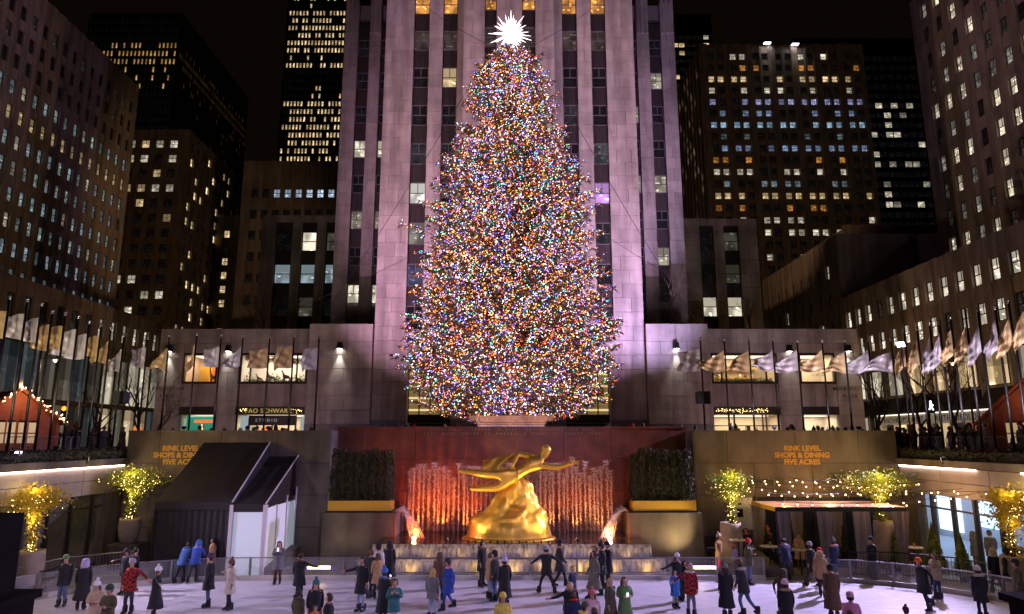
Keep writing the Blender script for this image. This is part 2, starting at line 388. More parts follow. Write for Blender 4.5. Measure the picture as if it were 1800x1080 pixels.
# ---------------------------------------------------------------- granite walls of the sunken plaza
rng = random.Random(3)
def granite_wall(label, x0, x1, Y, z1, ln, h, mt, openings=(), extra_name='retaining_wall', thick=0.7, cap=True):
    t = thing(extra_name, label, 'wall', ((x0 + x1) / 2, Y, 0))
    m = MB(); m.box(x0, x1, Y, Y + thick, 0, z1 - .02); m.build('core', M['joint'], t)
    bl = Blocks(t, mt, gap=0.012, dep=0.05, name='granite_slab')
    F = front(Y); n = max(1, round(z1 / h)); hh = z1 / n
    for k in range(n):
        segs = [(x0, x1)]
        for a, b, zz in openings:
            if k * hh < zz - .3:
                segs = [q for s_ in segs for q in ((s_[0], min(s_[1], a)), (max(s_[0], b), s_[1])) if q[1] - q[0] > .15]
        for a, b in segs: bl.course(F, a, b, k * hh, (k + 1) * hh, ln, k % 2, rng)
    bl.place()
    if cap:
        m = MB(); m.box(x0, x1, Y - .09, Y + thick + .05, z1 - .02, z1 + .06); m.build('coping', mt, t)
    return t
wl = granite_wall('speckled brown granite wall lettered for shops behind the black tent', -SIDEX, -9.45, WALLY, 6.38, 3.1, 1.6, M['granite'])
wr = granite_wall('speckled brown granite wall lettered for shops behind the lit pergola', 9.45, SIDEX, WALLY, 6.38, 3.1, 1.6, M['granite'])
wc = granite_wall('polished red granite wall behind the golden statue', -9.45, 9.45, CENY, 6.6, 2.7, 1.65, M['granite_red'])
# end faces of the two walls where they step forward of the red wall
for t, x0, x1 in ((wl, -9.45, -9.40), (wr, 9.40, 9.45)):
    m = MB(); m.box(x0, x1, WALLY - .05, CENY - .06, 0, 6.42); m.build('end_face', M['granite'], t)
    m = MB()
    for z in (5.75, 4.9):
        xx = x1 + .004 if x0 < 0 else x0 - .004
        for y in (36.5, 36.9): m.box(min(xx, xx), max(xx, xx) + .001, y, y + .12, z, z + .32)
    m.build('end_mark', M['black_metal'], t)

def text(body, size, loc, rz, mt, name, parent=None, extrude=0.02, align='CENTER', space=1.0, offset=0.0, rx=90):
    cu = bpy.data.curves.new(name, 'FONT'); cu.body = body; cu.size = size; cu.extrude = extrude; cu.align_x = align; cu.space_character = space; cu.offset = offset
    cu.resolution_u = 3
    o = bpy.data.objects.new(name, cu); col.objects.link(o)
    dg = bpy.context.evaluated_depsgraph_get(); me = bpy.data.meshes.new_from_object(o.evaluated_get(dg)); me.name = name
    me.materials.clear(); me.materials.append(mt)
    bpy.data.objects.remove(o); bpy.data.curves.remove(cu)
    q = bpy.data.objects.new(name, me); col.objects.link(q); q.location = loc; q.rotation_euler = (R(rx), 0, rz)
    if parent is not None: q.parent = parent; q.matrix_parent_inverse = Matrix.Translation(parent.location).inverted()
    return q
for t, u in ((wl, 318), (wr, 1410)):
    for k, (s_, v) in enumerate((('RINK LEVEL', 788), ('SHOPS & DINING', 800), ('FIVE ACRES', 812))):
        p = at(u, v, WALLY - .075); text(s_, 0.37, (p.x, WALLY - .075, p.z - .13), 0, M['gold_letter'], 'lettering', t, 0.012, offset=0.012)
for s_, v in (('PROMETHEUS  TEACHER  IN  EVERY  ART  BROUGHT  THE  FIRE', 755.5), ('THAT  HATH  PROVED  TO  MORTALS  A  MEANS  TO  MIGHTY  ENDS', 762.5)):
    p = at(895, v, CENY - .07); text(s_, 0.17, (0, CENY - .07, p.z - .06), 0, mat('carved_letter', (0.38, 0.26, 0.18), .6), 'lettering', wc, 0.006, space=1.85)

# ---------------------------------------------------------------- side walls: lit fascia above a glazed front
def side_front(sg, label, bright):
    t = thing('shopfront_wall', label, 'shopfront', (sg * SIDEX, 19, 0))
    F = east(-SIDEX) if sg < 0 else west(SIDEX)
    y0, y1 = 3.0, WALLY - .06
    m = MB(); m.fbox(F, y0, y1, -.55, -.05, 3.40, 4.72); m.build('fascia_core', M['joint'], t)
    bl = Blocks(t, M['fascia'], gap=0.02, dep=0.05, name='fascia_panel')
    yy = y0
    while yy < y1 - .1:
        e = min(yy + 3.3, y1); bl.L.append((Fr(F.P(0, -.05, 0), F.u, F.n), yy, e, 3.40, 4.05, 0)); bl.L.append((Fr(F.P(0, -.05, 0), F.u, F.n), yy, e, 4.05, 4.70, 0)); yy = e
    bl.place()
    m = MB(); m.fbox(F, y0, y1, -1.0, .16, 4.72, 5.03); m.build('coping', M['granite'], t)
    # light strips tucked under the coping
    segs = ((14.0, 35.9),) if sg < 0 else ((32.3, 35.9), (27.2, 31.2), (20, 26))
    if sg > 0:
        segs = ((30.1, 35.95), (20.0, 27.4))
    for a, b in segs:
        m = MB(); m.fbox(F, a, b, .045, .10, 4.645, 4.70); m.build('light_strip', M['strip'], t)
    # glazing
    yb = y0; k = 0
    back = -7.5
    while yb < y1 - 1.3:
        ye = min(yb + 1.55, y1 - 1.2)
        m = MB(); m.fbox(F, yb, yb + .14, -.42, -.22, 0, 3.4); m.build('mullion', M['frame_dark'], t)
        m = MB(); m.face([F.P(yb + .14, -.33, .05), F.P(ye, -.33, .05), F.P(ye, -.33, 3.4), F.P(yb + .14, -.33, 3.4)]); m.build('glass_pane', M['glass'], t)
        yb = ye; k += 1
    m = MB(); m.fbox(F, yb, y1, -.5, -.05, 0, 3.4); m.build('end_pier', M['granite'], t)
    m = MB(); m.fbox(F, y0, y1 - 1.2, -.4, -.26, 0, .12); m.fbox(F, y0, y1 - 1.2, -.4, -.26, 2.75, 2.82); m.build('glazing_rail', M['frame_dark'], t)
    m = MB(); m.fbox(F, y0, 46, back - .1, back, 0, 3.4); m.fbox(F, y0, 46, back, -.55, 3.40, 3.5); m.fbox(F, 46, 46.1, back, -.55, 0, 3.4); m.fbox(F, y1, 46, -.5, -.4, 0, 3.4); m.fbox(F, 36, 46, back, -.5, -.1, .005); m.build('back_wall', M['room_light'] if bright else M['room_dark'], t)
    return t
M['fascia'] = mat('fascia_stone', (0.23, 0.19, 0.20), 0.6, var=0.15, scale=1.2, obj_var=0.05)
M['strip'] = emis('light_strip', (1.0, 0.72, 0.50), 16.0)
M['room_light'] = mat('room_light', (0.45, 0.48, 0.55), 0.6)
M['room_dark'] = mat('room_dark', (0.16, 0.12, 0.09), 0.7, var=0.3, scale=2)
sfl = side_front(-1, 'glazed rink level shopfront with one long light strip beside the black tent', False)
sfr = side_front(1, 'glazed rink level shopfront glowing blue inside beside the pergola', True)
# fittings behind the glass
for y in (33.5, 41.0): point('lamp', (-23.5, y, 2.9), 30, (1.0, .74, .46), .3, sfl)
M['blue_screen'] = emis('display_screen', (0.36, 0.62, 1.0), 3.0)
M['white_panel'] = emis('display_panel', (0.70, 0.84, 1.0), 1.3)
for a, b, z0, z1 in ((33.0, 35.0, 1.0, 2.9), (36.2, 37.6, .3, 3.1), (39.0, 42.0, 1.0, 2.9), (43.2, 45.4, .4, 3.0)):
    m = MB(); m.box(27.3, 27.42, a, b, z0, z1); m.build('display_screen', M['blue_screen'] if a > 36 and a < 40 else M['white_panel'], sfr)
for a, b, z0, z1 in ((21.4, 22.6, .8, 2.8), (23.6, 25.0, .3, 3.0), (25.6, 26.6, 1.2, 2.6)):
    m = MB(); m.box(a, b, 45.85, 45.98, z0, z1); m.build('display_screen', M['white_panel'] if a < 23 else M['blue_screen'], sfr)
for y in (30, 36, 42): point('lamp', (23.6, y, 3.1), 190, (.58, .76, 1.0), .3, sfr)
# clothes racks inside the right shop
for k, (y, h) in enumerate(((28.9, 1.5), (26.9, 1.6), (31.6, 1.4))):
    yy0 = y; o = thing('clothes_stand', ('clothes stand with dark coats behind the glass, ' + ('beside the white panel', 'nearest the blue screens', 'nearest the wall corner')[k]), 'clothes stand', (22.2, y, 0))
    m = MB(); m.tube([(22.2, y, 0), (22.2, y, h + .1)], .025); m.tube([(22.2, y - .5, h), (22.2, y + .5, h)], .02); m.build('rack', M['steel'], o)
    for j in range(6):
        m = MB(); yy = y - .42 + j * .16; m.lathe([(.05, h), (.16, h - .15), (.17, h - .7), (.2, h - 1.0)], 8, (22.2, yy, 0), sy=.35); m.build('coat', M['black_cloth'], o)

# ---------------------------------------------------------------- hedges along the street edge
def leaf_cloud(name, boxes, n, size, mt, rng, parent=None, kind=None, squash=1.0):
    m = MB()
    tot = sum((b[1] - b[0]) * (b[3] - b[2]) * (b[5] - b[4]) for b in boxes)
    for b in boxes:
        k = int(n * (b[1] - b[0]) * (b[3] - b[2]) * (b[5] - b[4]) / tot)
        for _ in range(k):
            c = [rng.uniform(b[0], b[1]), rng.uniform(b[2], b[3]), rng.uniform(b[4], b[5])]
            ax = rng.randrange(3)
            if rng.random() < .65: c[ax] = b[2 * ax + (rng.random() < .5)] + rng.gauss(0, .05)
            leaf(m, c, size * rng.uniform(.6, 1.3), rng)
    o = m.build(name, mt, parent)
    return tag(o, kind=kind) if kind else o
def leaf(m, c, s, rng, d=None):
    a = Vector((rng.gauss(0, 1), rng.gauss(0, 1), rng.gauss(0, 1))).normalized() if d is None else d
    b = a.cross(Vector((rng.gauss(0, 1), rng.gauss(0, 1), rng.gauss(0, 1)))).normalized()
    c = Vector(c); m.face([c - a * s, c - b * s * .42, c + a * s, c + b * s * .42])
for sg, lab in ((-1, 'clipped dark hedge along the street edge above the long light strip'), (1, 'clipped dark hedge along the street edge above the broken light strips')):
    t = thing('hedge', lab, 'hedge', (sg * 20.6, 20, STREET))
    x0, x1 = sorted((sg * 20.05, sg * 20.95))
    m = MB(); m.box(x0 + .1, x1 - .1, 4, 37.2, 5.0, 5.42); m.build('stem_mass', M['hedge'], t)
    leaf_cloud('foliage', [(x0, x1, 4, 37.3, 5.02, 5.5)], 13000, .075, M['hedge'], rng, t, 'stuff')

# ---------------------------------------------------------------- fountain
ft = thing('fountain', 'tiered granite fountain with vertical jets and cascades round the golden statue', 'fountain', (0, 34.5, 0))
m = MB(); m.box(-6.3, 6.3, 32.6, CENY - .07, 0, 1.24); m.build('upper_basin', M['granite_red'], ft)
m = MB(); m.box(-6.35, 6.35, 32.5, 32.62, 1.0, 1.30); m.build('weir_edge', M['granite'], ft)
m = MB()
ny, nx = 24, 60
for i in range(nx + 1):
    for j in range(ny + 1): m.v.append((-6.28 + 12.56 * i / nx, 32.64 + (CENY - .1 - 32.64) * j / ny, 1.285 + .008 * math.sin(i * 1.7 + j) + .01 * rng.random()))
for i in range(nx):
    for j in range(ny): a = i * (ny + 1) + j; m.f.append((a, a + ny + 1, a + ny + 2, a + 1)); m.m.append(0)
m.build('water_surface', M['water'], ft, True)
m = MB(); m.box(-6.9, 6.9, 31.95, 32.5, 0, .72); m.build('lower_step', M['granite'], ft)
m = MB(); m.box(-7.4, 7.4, 31.5, 31.95, 0, .22); m.build('front_kerb', M['granite'], ft)
def fall_sheet(y, y2, z1, z0, x0, x1, name):
    m = MB(); n = 120
    for i in range(n + 1):
        x = x0 + (x1 - x0) * i / n; w = .03 * rng.random()
        for k in range(5):
            t = k / 4; m.v.append((x, y + (y2 - y) * math.sqrt(t) - w, z1 + (z0 - z1) * t))
    for i in range(n):
        for k in range(4): a = i * 5 + k; m.f.append((a, a + 5, a + 6, a + 1)); m.m.append(0)
    m.build(name, M['fall'], ft, True)
fall_sheet(32.49, 32.3, 1.30, .74, -6.3, 6.3, 'cascade_sheet')
fall_sheet(31.94, 31.8, .74, .24, -6.8, 6.8, 'cascade_sheet')
for s_ in (-1, 1):   # side pools with bright under-water lamps
    m = MB(); a, b = sorted((s_ * 7.0, s_ * 10.6)); m.box(a, b, 32.0, 34.0, 0, .30); m.build('side_pool', M['granite'], ft)
    m = MB(); m.face([(a + .1, 32.1, .306), (b - .1, 32.1, .306), (b - .1, 33.9, .306), (a + .1, 33.9, .306)]); m.build('pool_water', M['water'], ft)
    # sloped granite cheek beside the pool
    m = MB(); c0, c1 = sorted((s_ * 10.6, s_ * 12.0)); m.hexa([(c0, 31.9, 0), (c1, 31.9, 0), (c1, 35.8, 0), (c0, 35.8, 0), (c0, 31.9, .35), (c1, 31.9, .35), (c1, 35.8, .8), (c0, 35.8, .8)]); m.build('cheek_stone', M['granite'], ft)
    # plinth below each planter
    m = MB(); a, b = sorted((s_ * 5.75, s_ * 9.38)); m.box(a, b, 35.0, CENY - .08, 1.24 if False else 0, 2.42); m.build('planter_plinth', M['granite'], ft)
# jets
jm = []
for k in range(6):
    m = MB(); h = 3.0 + .1 * k
    for j in range(2):
        ox, oy = rng.gauss(0, .03), rng.gauss(0, .03); z = 0; path = []; rad = []
        top = h * rng.uniform(.86, 1.0)
        while z < top:
            path.append((ox + rng.gauss(0, .006 + .012 * z), oy + rng.gauss(0, .012), z)); rad.append(max(.003, .008 + .010 * (z / top) + rng.gauss(0, .005))); z += .10
        m.tube(path, rad, 4)
    for _ in range(560):
        z = h * (1 - rng.random() ** 1.7 * .98); w_ = .035 + .055 * max(0, z / h - .6) / .4; m.octa((rng.gauss(0, w_), rng.gauss(0, w_), z + rng.gauss(0, .03)), rng.uniform(.007, .024))
    jm.append(m.mesh('water_jet', M['jet']))
xs = []; x = -5.35
while x < 5.25: xs.append(x); x += rng.uniform(.19, .30)
for x in xs:
    o = bpy.data.objects.new('water_jet', rng.choice(jm)); link(o, ft); o.location = (x, 36.75 + rng.uniform(-.05, .05), 1.28); o.rotation_euler.z = rng.uniform(0, 6); o.scale.z = rng.uniform(.9, 1.1)
# arching side jets
for s_ in (-1, 1):
    for k in range(7):
        m = MB(); x0, z0 = s_ * (5.9 - .03 * k), 2.45 + .02 * k; L_ = 1.75 - .17 * k; path = []
        for j in range(15):
            t = j / 14; path.append((x0 - s_ * L_ * t, 35.3 - .9 * t + .10 * k + rng.gauss(0, .012), z0 + .75 * t - 2.05 * t * t + rng.gauss(0, .012)))
        m.tube(path, [.010 + .012 * j / 14 for j in range(15)], 5)
        for _ in range(160):
            p = path[rng.randrange(4, 15)]; m.octa((p[0] + rng.gauss(0, .07), p[1] + rng.gauss(0, .05), p[2] + rng.gauss(0, .09)), rng.uniform(.008, .02))
        m.build('arching_jet', M['jet'], ft)
# row of dark nozzles in the water
for k in range(21):
    m = MB(); x = -3.4 + k * .34; m.lathe([(.035, 1.27), (.035, 1.36), (.02, 1.37)], 6, (x, 33.2, 0)); m.build('nozzle', M['black_metal'], ft)
# under-water lamps of the fountain
JETCOL = (1.0, .17, .03)
for k, x in enumerate((-4.9, -3.6, -2.3, 2.0, 3.3, 4.6)):
    p = 150 if x < 0 else 85
    spot('lamp', (x, 36.25, 1.36), (x, 37.1, 4.5), p * 4.2, (1.0, .19, .025) if x < 0 else (1.0, .30, .07), 95, .8, .1, ft)
M['lamp_orange'] = emis('jet_lamp', (1.0, .45, .12), 40.0, False)
for x in (-4.75, 4.75):
    m = MB(); m.lathe([(.09, 1.26), (.11, 1.31), (.06, 1.33)], 10, (x, 34.6, 0)); m.build('lamp_lens', M['lamp_orange'], ft)
    point('lamp', (x, 34.6, 1.5), 150, (1.0, .33, .10) if x > 0 else (1.0, .16, .03), .08, ft)
M['lamp_gold'] = emis('pool_lamp', (1.0, .72, .25), 20.0, False)
for s_, e in ((-1, 12), (1, 150)):
    m = MB(); m.box(*sorted((s_ * 8.2, s_ * 9.2)), 32.35, 32.5, .30, .36); m.build('lamp_lens', M['lamp_gold'], ft)
    spot('lamp', (s_ * 8.8, 33.4, .6), (s_ * 7.6, 35.1, 2.1), e * 3, (1.0, .72, .34), 80, .9, .1, ft)
    point('lamp', (s_ * 8.6, 32.6, .75), 10, (1.0, .70, .25), .15, ft)
for k in range(9):
    x = -6.0 + 1.5 * k
    spot('lamp', (x, 31.25, .30), (x, 32.3, 1.1), 42, (1.0, .58, .14), 120, .9, .15, ft)
    spot('lamp', (x + .7, 31.98, .80), (x + .7, 32.4, 1.3), 8, (1.0, .60, .16), 150, .9, .12, ft)
# planters and their upright evergreens
for s_, lab in ((-1, 'on the tent side of the fountain'), (1, 'on the pergola side of the fountain')):
    t = thing('gold_planter', 'long gold planter box ' + lab, 'planter', (s_ * 7.5, 35.6, 2.42))
    a, b = sorted((s_ * 6.0, s_ * 9.15))
    m = MB(); m.box(a, b, 35.15, 36.1, 2.50, 2.98); m.build('box', M['gold_paint'], t)
    m = MB(); m.box(a - .06, b + .06, 35.1, 36.15, 2.42, 2.50); m.build('base', M['black_metal'], t)
    t2 = thing('evergreen_hedge', 'tall dark evergreen screen growing from the gold planter ' + lab, 'hedge', (s_ * 7.5, 35.6, 2.98))
    n = 8
    for k in range(n):
        x = a + .2 + (b - a - .4) * k / (n - 1); h = rng.uniform(2.35, 2.6) * (.93 if s_ > 0 and k == 0 else 1); mm = MB()
        mm.tube([(x, 35.6, 2.9), (x, 35.6, 2.9 + h * .8)], [.05, .02], 5, 1)
        for _ in range(1500):
            z = rng.random(); r = .27 * (1 - .45 * z ** 3) * math.sqrt(rng.uniform(.3, 1)); g = rng.uniform(0, 6.283)
            leaf(mm, (x + r * math.cos(g), 35.6 + 1.35 * r * math.sin(g), 2.98 + z * h), .06, rng, Vector((rng.gauss(0, .4), rng.gauss(0, .4), 1)).normalized())
        mm.build('conifer', [M['hedge'], M['bark']], t2)

# ---------------------------------------------------------------- rink barrier
def barrier(label, pts):
    t = thing('rink_barrier', label, 'barrier', (pts[0][0], pts[0][1], 0))
    for k, (a, b) in enumerate(zip(pts, pts[1:])):
        a = Vector((*a, 0)); b = Vector((*b, 0)); d = (b - a).normalized(); nn = Vector((-d.y, d.x, 0))
        def q(p, w, z0, z1, e0=0, e1=0):
            p0, p1 = p; p0 = p0 + d * e0; p1 = p1 - d * e1
            return [tuple(p0 - nn * w + Vector((0, 0, z0))), tuple(p1 - nn * w + Vector((0, 0, z0))), tuple(p1 + nn * w + Vector((0, 0, z0))), tuple(p0 + nn * w + Vector((0, 0, z0))),
                    tuple(p0 - nn * w + Vector((0, 0, z1))), tuple(p1 - nn * w + Vector((0, 0, z1))), tuple(p1 + nn * w + Vector((0, 0, z1))), tuple(p0 + nn * w + Vector((0, 0, z1)))]
        m = MB(); m.hexa(q((a, b), .05, 0, .24)); m.build('kick_board', M['kick'], t)
        m = MB(); m.hexa(q((a, b), .03, .94, .98)); m.build('top_rail', M['steel'], t)
        m = MB(); m.hexa(q((a, b), .008, .24, .94, .04, .04)); m.build('glass_panel', M['glass'], t)
        m = MB(); m.hexa(q((a, a + d * .09), .045, .0, .945)); m.build('post', M['steel'], t)
    return t
M['kick'] = mat('kick_board', (0.55, 0.52, 0.46), 0.6, var=.1, scale=3)
OP = rink_path(19.35, 12.35, 31.05, 8.1, 8)
rightarc = [p for p in OP[0:9]]             # from (19.35, 22.95) round to (11.25, 31.05)
leftarc = [p for p in OP[9:18]]             # from (-11.25, 31.05) round to (-19.35, 22.95)
far_l = [(10.9 - k * (10.9 + 11.25) / 11, 31.05) for k in range(12)]
barrier('long glass rink barrier with steel posts from the gate past the fountain and tent', far_l + leftarc[1:])
barrier('curved glass rink barrier with steel posts beyond the gate beside the pergola', rightarc[:-1] + [(13.0, 31.05)])
# steel fence with pickets behind the barrier, both corners
def picket_fence(label, pts, z=0.0, h=1.05, mt=None, name='picket_fence', step=.13, group=None):
    t = thing(name, label, 'fence', (*pts[0], z), group); mt = mt or M['black_metal']
    for a, b in zip(pts, pts[1:]):
        a = Vector((*a, z)); b = Vector((*b, z)); n = int((b - a).length / step)
        m = MB(); m.tube([tuple(a + Vector((0, 0, h))), tuple(b + Vector((0, 0, h)))], .028, 6); m.build('rail', mt, t)
        m = MB(); m.tube([tuple(a + Vector((0, 0, .12))), tuple(b + Vector((0, 0, .12)))], .02, 6); m.build('rail', mt, t)
        for k in range(n):
            p = a + (b - a) * (k / n); m = MB(); m.tube([tuple(p + Vector((0, 0, 0))), tuple(p + Vector((0, 0, h)))], .011 if k else .03, 4); m.build('picket', mt, t)
    return t
picket_fence('steel picket fence before the dark shop glass beside the black tent', [(-19.4, 28.2), (-18.9, 30.6), (-17.0, 32.2)], mt=M['steel'])
picket_fence('black picket fence before the blue lit shop glass beside the pergola', [(15.0, 32.0), (17.0, 31.9), (18.9, 30.4), (19.5, 27.2)])

# dark stone pier and plinths close to the near edge of the plaza
t = thing('stone_pier', 'dark stone pier on a stepped plinth at the near edge of the plaza', 'pier', (-9.6, 12, 0))
m = MB(); m.box(-10.9, -8.66, 11.6, 12.6, 3.38, 4.72); m.build('shaft', M['pier'] if 'pier' in M else M.setdefault('pier', mat('pier_stone', (.012, .010, .009), .95, spec=.05, var=.2, scale=4)), t)
m = MB(); m.box(-11.1, -8.42, 11.4, 12.8, 0, 3.25); m.build('plinth', M['pier'], t)
m = MB(); m.box(-11.2, -8.36, 11.3, 12.9, 3.25, 3.38); m.build('ledge', M['pier'], t)
t = thing('stone_plinth', 'low dark stone plinth with a moulded ledge opposite the pier', 'plinth', (9.6, 12, 0))
m = MB(); m.box(8.75, 11.4, 11.4, 12.8, 0, 3.2); m.build('block', M['pier'], t)
m = MB(); m.box(8.65, 11.5, 11.3, 12.9, 3.2, 3.33); m.build('ledge', M['pier'], t)
# ================================================================ buildings
WARM, COOL, NEUT, BLUE, AMB = (1.0, .72, .38), (.62, .80, .88), (1.0, .90, .68), (.45, .62, 1.0), (1.0, .42, .09)
def sc_(c, k): return tuple(x * k for x in c)
def add_window(m, F, s0, s1, z0, z1, lit, rnd, d=-.22, fr=.07, style='dh', bar=.05):
    m.face([F.P(s0, d, z0), F.P(s1, d, z0), F.P(s1, d, z1), F.P(s0, d, z1)], 0, (*lit, rnd), ((0, 0), (1, 0), (1, 1), (0, 1)))
    if style == 'none': return
    for a, b, c, e in ((s0, s0 + fr, z0, z1), (s1 - fr, s1, z0, z1), (s0 + fr, s1 - fr, z0, z0 + fr), (s0 + fr, s1 - fr, z1 - fr, z1)):
        m.fbox(F, a, b, d + .002, d + .07, c, e, 1)
    zm = z0 + (z1 - z0) * .5
    if style in ('dh', 'sash'):
        m.fbox(F, s0 + fr, s1 - fr, d + .002, d + .05, zm - bar * .6, zm + bar * .6, 1)
    if style == 'dh':
        sm = (s0 + s1) / 2; m.fbox(F, sm - bar / 2, sm + bar / 2, d + .003, d + .045, zm + bar * .6, z1 - fr, 1)
def add_wall(m, F, cols, rows, s0, s1, z0, z1, dep=.3, proud=.06, mi=0, sp=0):
    xs = [s0] + [x for c in cols for x in c] + [s1]
    for a, b in zip(xs[0::2], xs[1::2]):
        if b - a > .01: m.fbox(F, a, b, -dep, proud, z0, z1, mi)
    zs = [z0] + [z for r in sorted(rows) for z in r] + [z1]
    for c in cols:
        for a, b in zip(zs[0::2], zs[1::2]):
            if b - a > .01: m.fbox(F, c[0], c[1], -dep, 0, a, b, sp)
def win_parts(t, W_, mats, limit=300, name='window', single=True, split=False):
    """W_: (F, s0, s1, z0, z1, lit, rnd, style, fr)"""
    if single:
        for F, s0, s1, z0, z1, lit, rnd, st, fr in W_[:limit]:
            m = MB(); add_window(m, F, s0, s1, z0, z1, lit, rnd, style=st, fr=fr, bar=fr * .8)
            if split:
                q = MB(); q.face(m.v[:4], 0, (*lit, rnd), ((0, 0), (1, 0), (1, 1), (0, 1))); m.f = [tuple(i - 4 for i in f) for f in m.f[1:]]; m.v = m.v[4:]; m.m = [0] * len(m.f); m.c = {}; m.uv = {}
                o = m.build(name, mats[1], t); q.build('pane', mats[0], o)
            else: m.build(name, mats, t)
    rest = W_[limit:] if single else W_
    if rest:
        m = MB()
        for F, s0, s1, z0, z1, lit, rnd, st, fr in rest: add_window(m, F, s0, s1, z0, z1, lit, rnd, style=st, fr=fr, bar=fr * .8)
        tag(m.build('small_window', mats, t), kind='stuff')
PM = [M['pane'], M['frame_dark']]
PMF = [M['pane'], M['frame']]

# ---------------------------------------------------------------- the floodlit tower behind the tree
rb = random.Random(21)
tw = thing('skyscraper', 'tall limestone tower floodlit lilac directly behind the lit tree', 'skyscraper', (0, 57, STREET))
FS, FB, FH = front(57.0), front(56.4), front(63.0)
ZT = 52.0
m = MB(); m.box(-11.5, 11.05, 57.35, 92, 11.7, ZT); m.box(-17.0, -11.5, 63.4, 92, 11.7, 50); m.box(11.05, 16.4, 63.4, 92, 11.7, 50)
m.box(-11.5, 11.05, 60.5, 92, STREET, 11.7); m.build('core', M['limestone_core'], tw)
rows = [(15.16 + 3.7 * k, 17.16 + 3.7 * k) for k in range(10)]
colsS = [(-9.03, -7.61), (-6.35, -5.02), (4.62, 5.97), (7.26, 8.61)]
colsB = [(-2.49, -1.40), (.93, 2.13)]
piersS = [(-11.62, -9.03), (-7.61, -6.35), (-5.02, -4.41), (3.84, 4.62), (5.97, 7.26), (8.61, 11.16)]
piersB = [(-4.41, -2.49), (-1.40, .93), (2.13, 3.84)]
m = MB()
for a, b in piersS: m.fbox(FS, a + .01, b - .01, -.6, -.01, 11.72, ZT)
for a, b in piersB: m.fbox(FB, a + .01, b - .01, -1.2, -.01, 11.72, ZT)
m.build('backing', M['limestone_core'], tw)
bl = Blocks(tw, M['limestone'], gap=.02, dep=.06)
for a, b in piersS: bl.pier(FS, a, b, 11.7, ZT, 1.22, 1.55, rb)
for a, b in piersB: bl.pier(FB, a, b, 11.7, ZT, 1.22, 1.5, rb)
for (a, b), F in [(c, FS) for c in colsS] + [(c, FB) for c in colsB]: bl.pier(F, a, b, 11.7, 15.1, 1.13, 1.4, rb)
# lobby level piers
for a, b, F in ((-11.62, -8.7, FS), (-5.03, -2.59, FB), (1.97, 4.42, FB), (8.13, 11.16, FS)):
    bl.pier(F, a, b, 7.55, 11.7, 1.04, 1.6, rb)
    m = MB(); m.fbox(F, a + .02, b - .02, -3, -.01, STREET, 11.7); m.build('lobby_pier', M['limestone'], tw)
    m = MB(); m.fbox(F, a, b, 0, .10, STREET, 7.52); m.build('plinth_slab', M['stone_plinth'], tw)
bl.place()
# return faces of the tower's side, seen past its corner
# spandrels with ribs
spm = {}
def spandrel(F, a, b, z0, z1, par, d=-.18):
    key = (round(b - a, 2), round(z1 - z0, 2))
    if key not in spm:
        mm = MB(); w, h = key; mm.box(-w / 2, w / 2, 0, .06, 0, h)
        n = 5
        for k in range(n): x = -w / 2 + w * (k + .5) / n; mm.box(x - .05, x + .05, -.05, 0, .05, h - .05)
        spm[key] = mm.mesh('spandrel', M['spandrel'])
    o = bpy.data.objects.new('spandrel', spm[key]); link(o, par); p = F.P((a + b) / 2, d, z0); o.location = p
W_ = []
warmrow = {8: AMB, 9: AMB}
for ci, ((a, b), F) in enumerate([(c, FS) for c in colsS] + [(c, FB) for c in colsB]):
    for k, (z0, z1) in enumerate(rows):
        if z0 > 51: continue
        lit = (.004, .004, .005)
        if k == 8: lit = sc_(AMB, .75) if ci != 4 else sc_(AMB, .5)
        elif k == 7: lit = (.05, .035, .03)
        elif (ci, k) == (0, 3): lit = (1.0, .97, .9)
        elif (ci, k) == (1, 6): lit = sc_(WARM, .8)
        elif (ci, k) == (3, 3): lit = (.75, .38, 1.0)
        elif (ci, k) == (0, 2): lit = (.22, .21, .18)
        elif (ci, k) in ((0, 1), (2, 1)): lit = (.06, .06, .12)
        elif (ci, k) == (3, 4): lit = (.05, .06, .06)
        elif rb.random() < .3: lit = (.02, .02, .025)
        W_.append((F, a, b, z0, z1, lit, rb.random(), 'dh', .08))
        if z1 + 1.7 < ZT: spandrel(F, a, b, z1, z1 + 1.7, tw)
# shoulders either side
for s_, cols, (p0, p1) in ((-1, [(-15.6, -14.45), (-13.3, -12.3)], (-17.0, -11.5)), (1, [(11.7, 12.65), (13.9, 15.1)], (11.05, 16.5))):
    m = MB(); add_wall(m, FH, cols, [(STREET + 10, 50.0)], p0, p1, STREET, 50.0, .35, .05); 
    m.build('shoulder_backing', M['limestone_core'], tw)
    bl = Blocks(tw, M['limestone'] if s_ > 0 else M['limestone'], gap=.02, dep=.05, limit=60)
    xs = [p0] + [x for c in cols for x in c] + [p1]
    Fq = Fr(FH.P(0, .055, 0), FH.u, FH.n)
    for a, b in zip(xs[0::2], xs[1::2]): bl.pier(Fq, a, b, 15, 50, 1.2, 1.4, rb)
    bl.place()
    for a, b in zip(xs[0::2], xs[1::2]):     # fluted crown
        for k in range(3):
            x = a + (b - a) * (k + .5) / 3; m = MB(); m.tube([FH.P(x, .13, 46.5), FH.P(x, .13, 50.4)], [.16, .22], 6); m.build('crown_flute', M['limestone'], tw)
    for ci, (a, b) in enumerate(cols):
        for k in range(8):
            z0 = 44.1 - 3.65 * k
            lit = (.004, .004, .005)
            if s_ < 0 and k in (3, 5, 7): lit = sc_(NEUT, .75 if k != 5 else .2)
            if s_ > 0 and (k == 4 or (ci, k) in ((0, 2), (1, 1), (1, 6))): lit = sc_(NEUT, .35)
            W_.append((FH, a, b, z0, z0 + 1.85, lit, rb.random(), 'dh', .08)); spandrel(FH, a, b, z0 + 1.85, z0 + 3.65, tw)
win_parts(tw, W_, PMF, split=True)
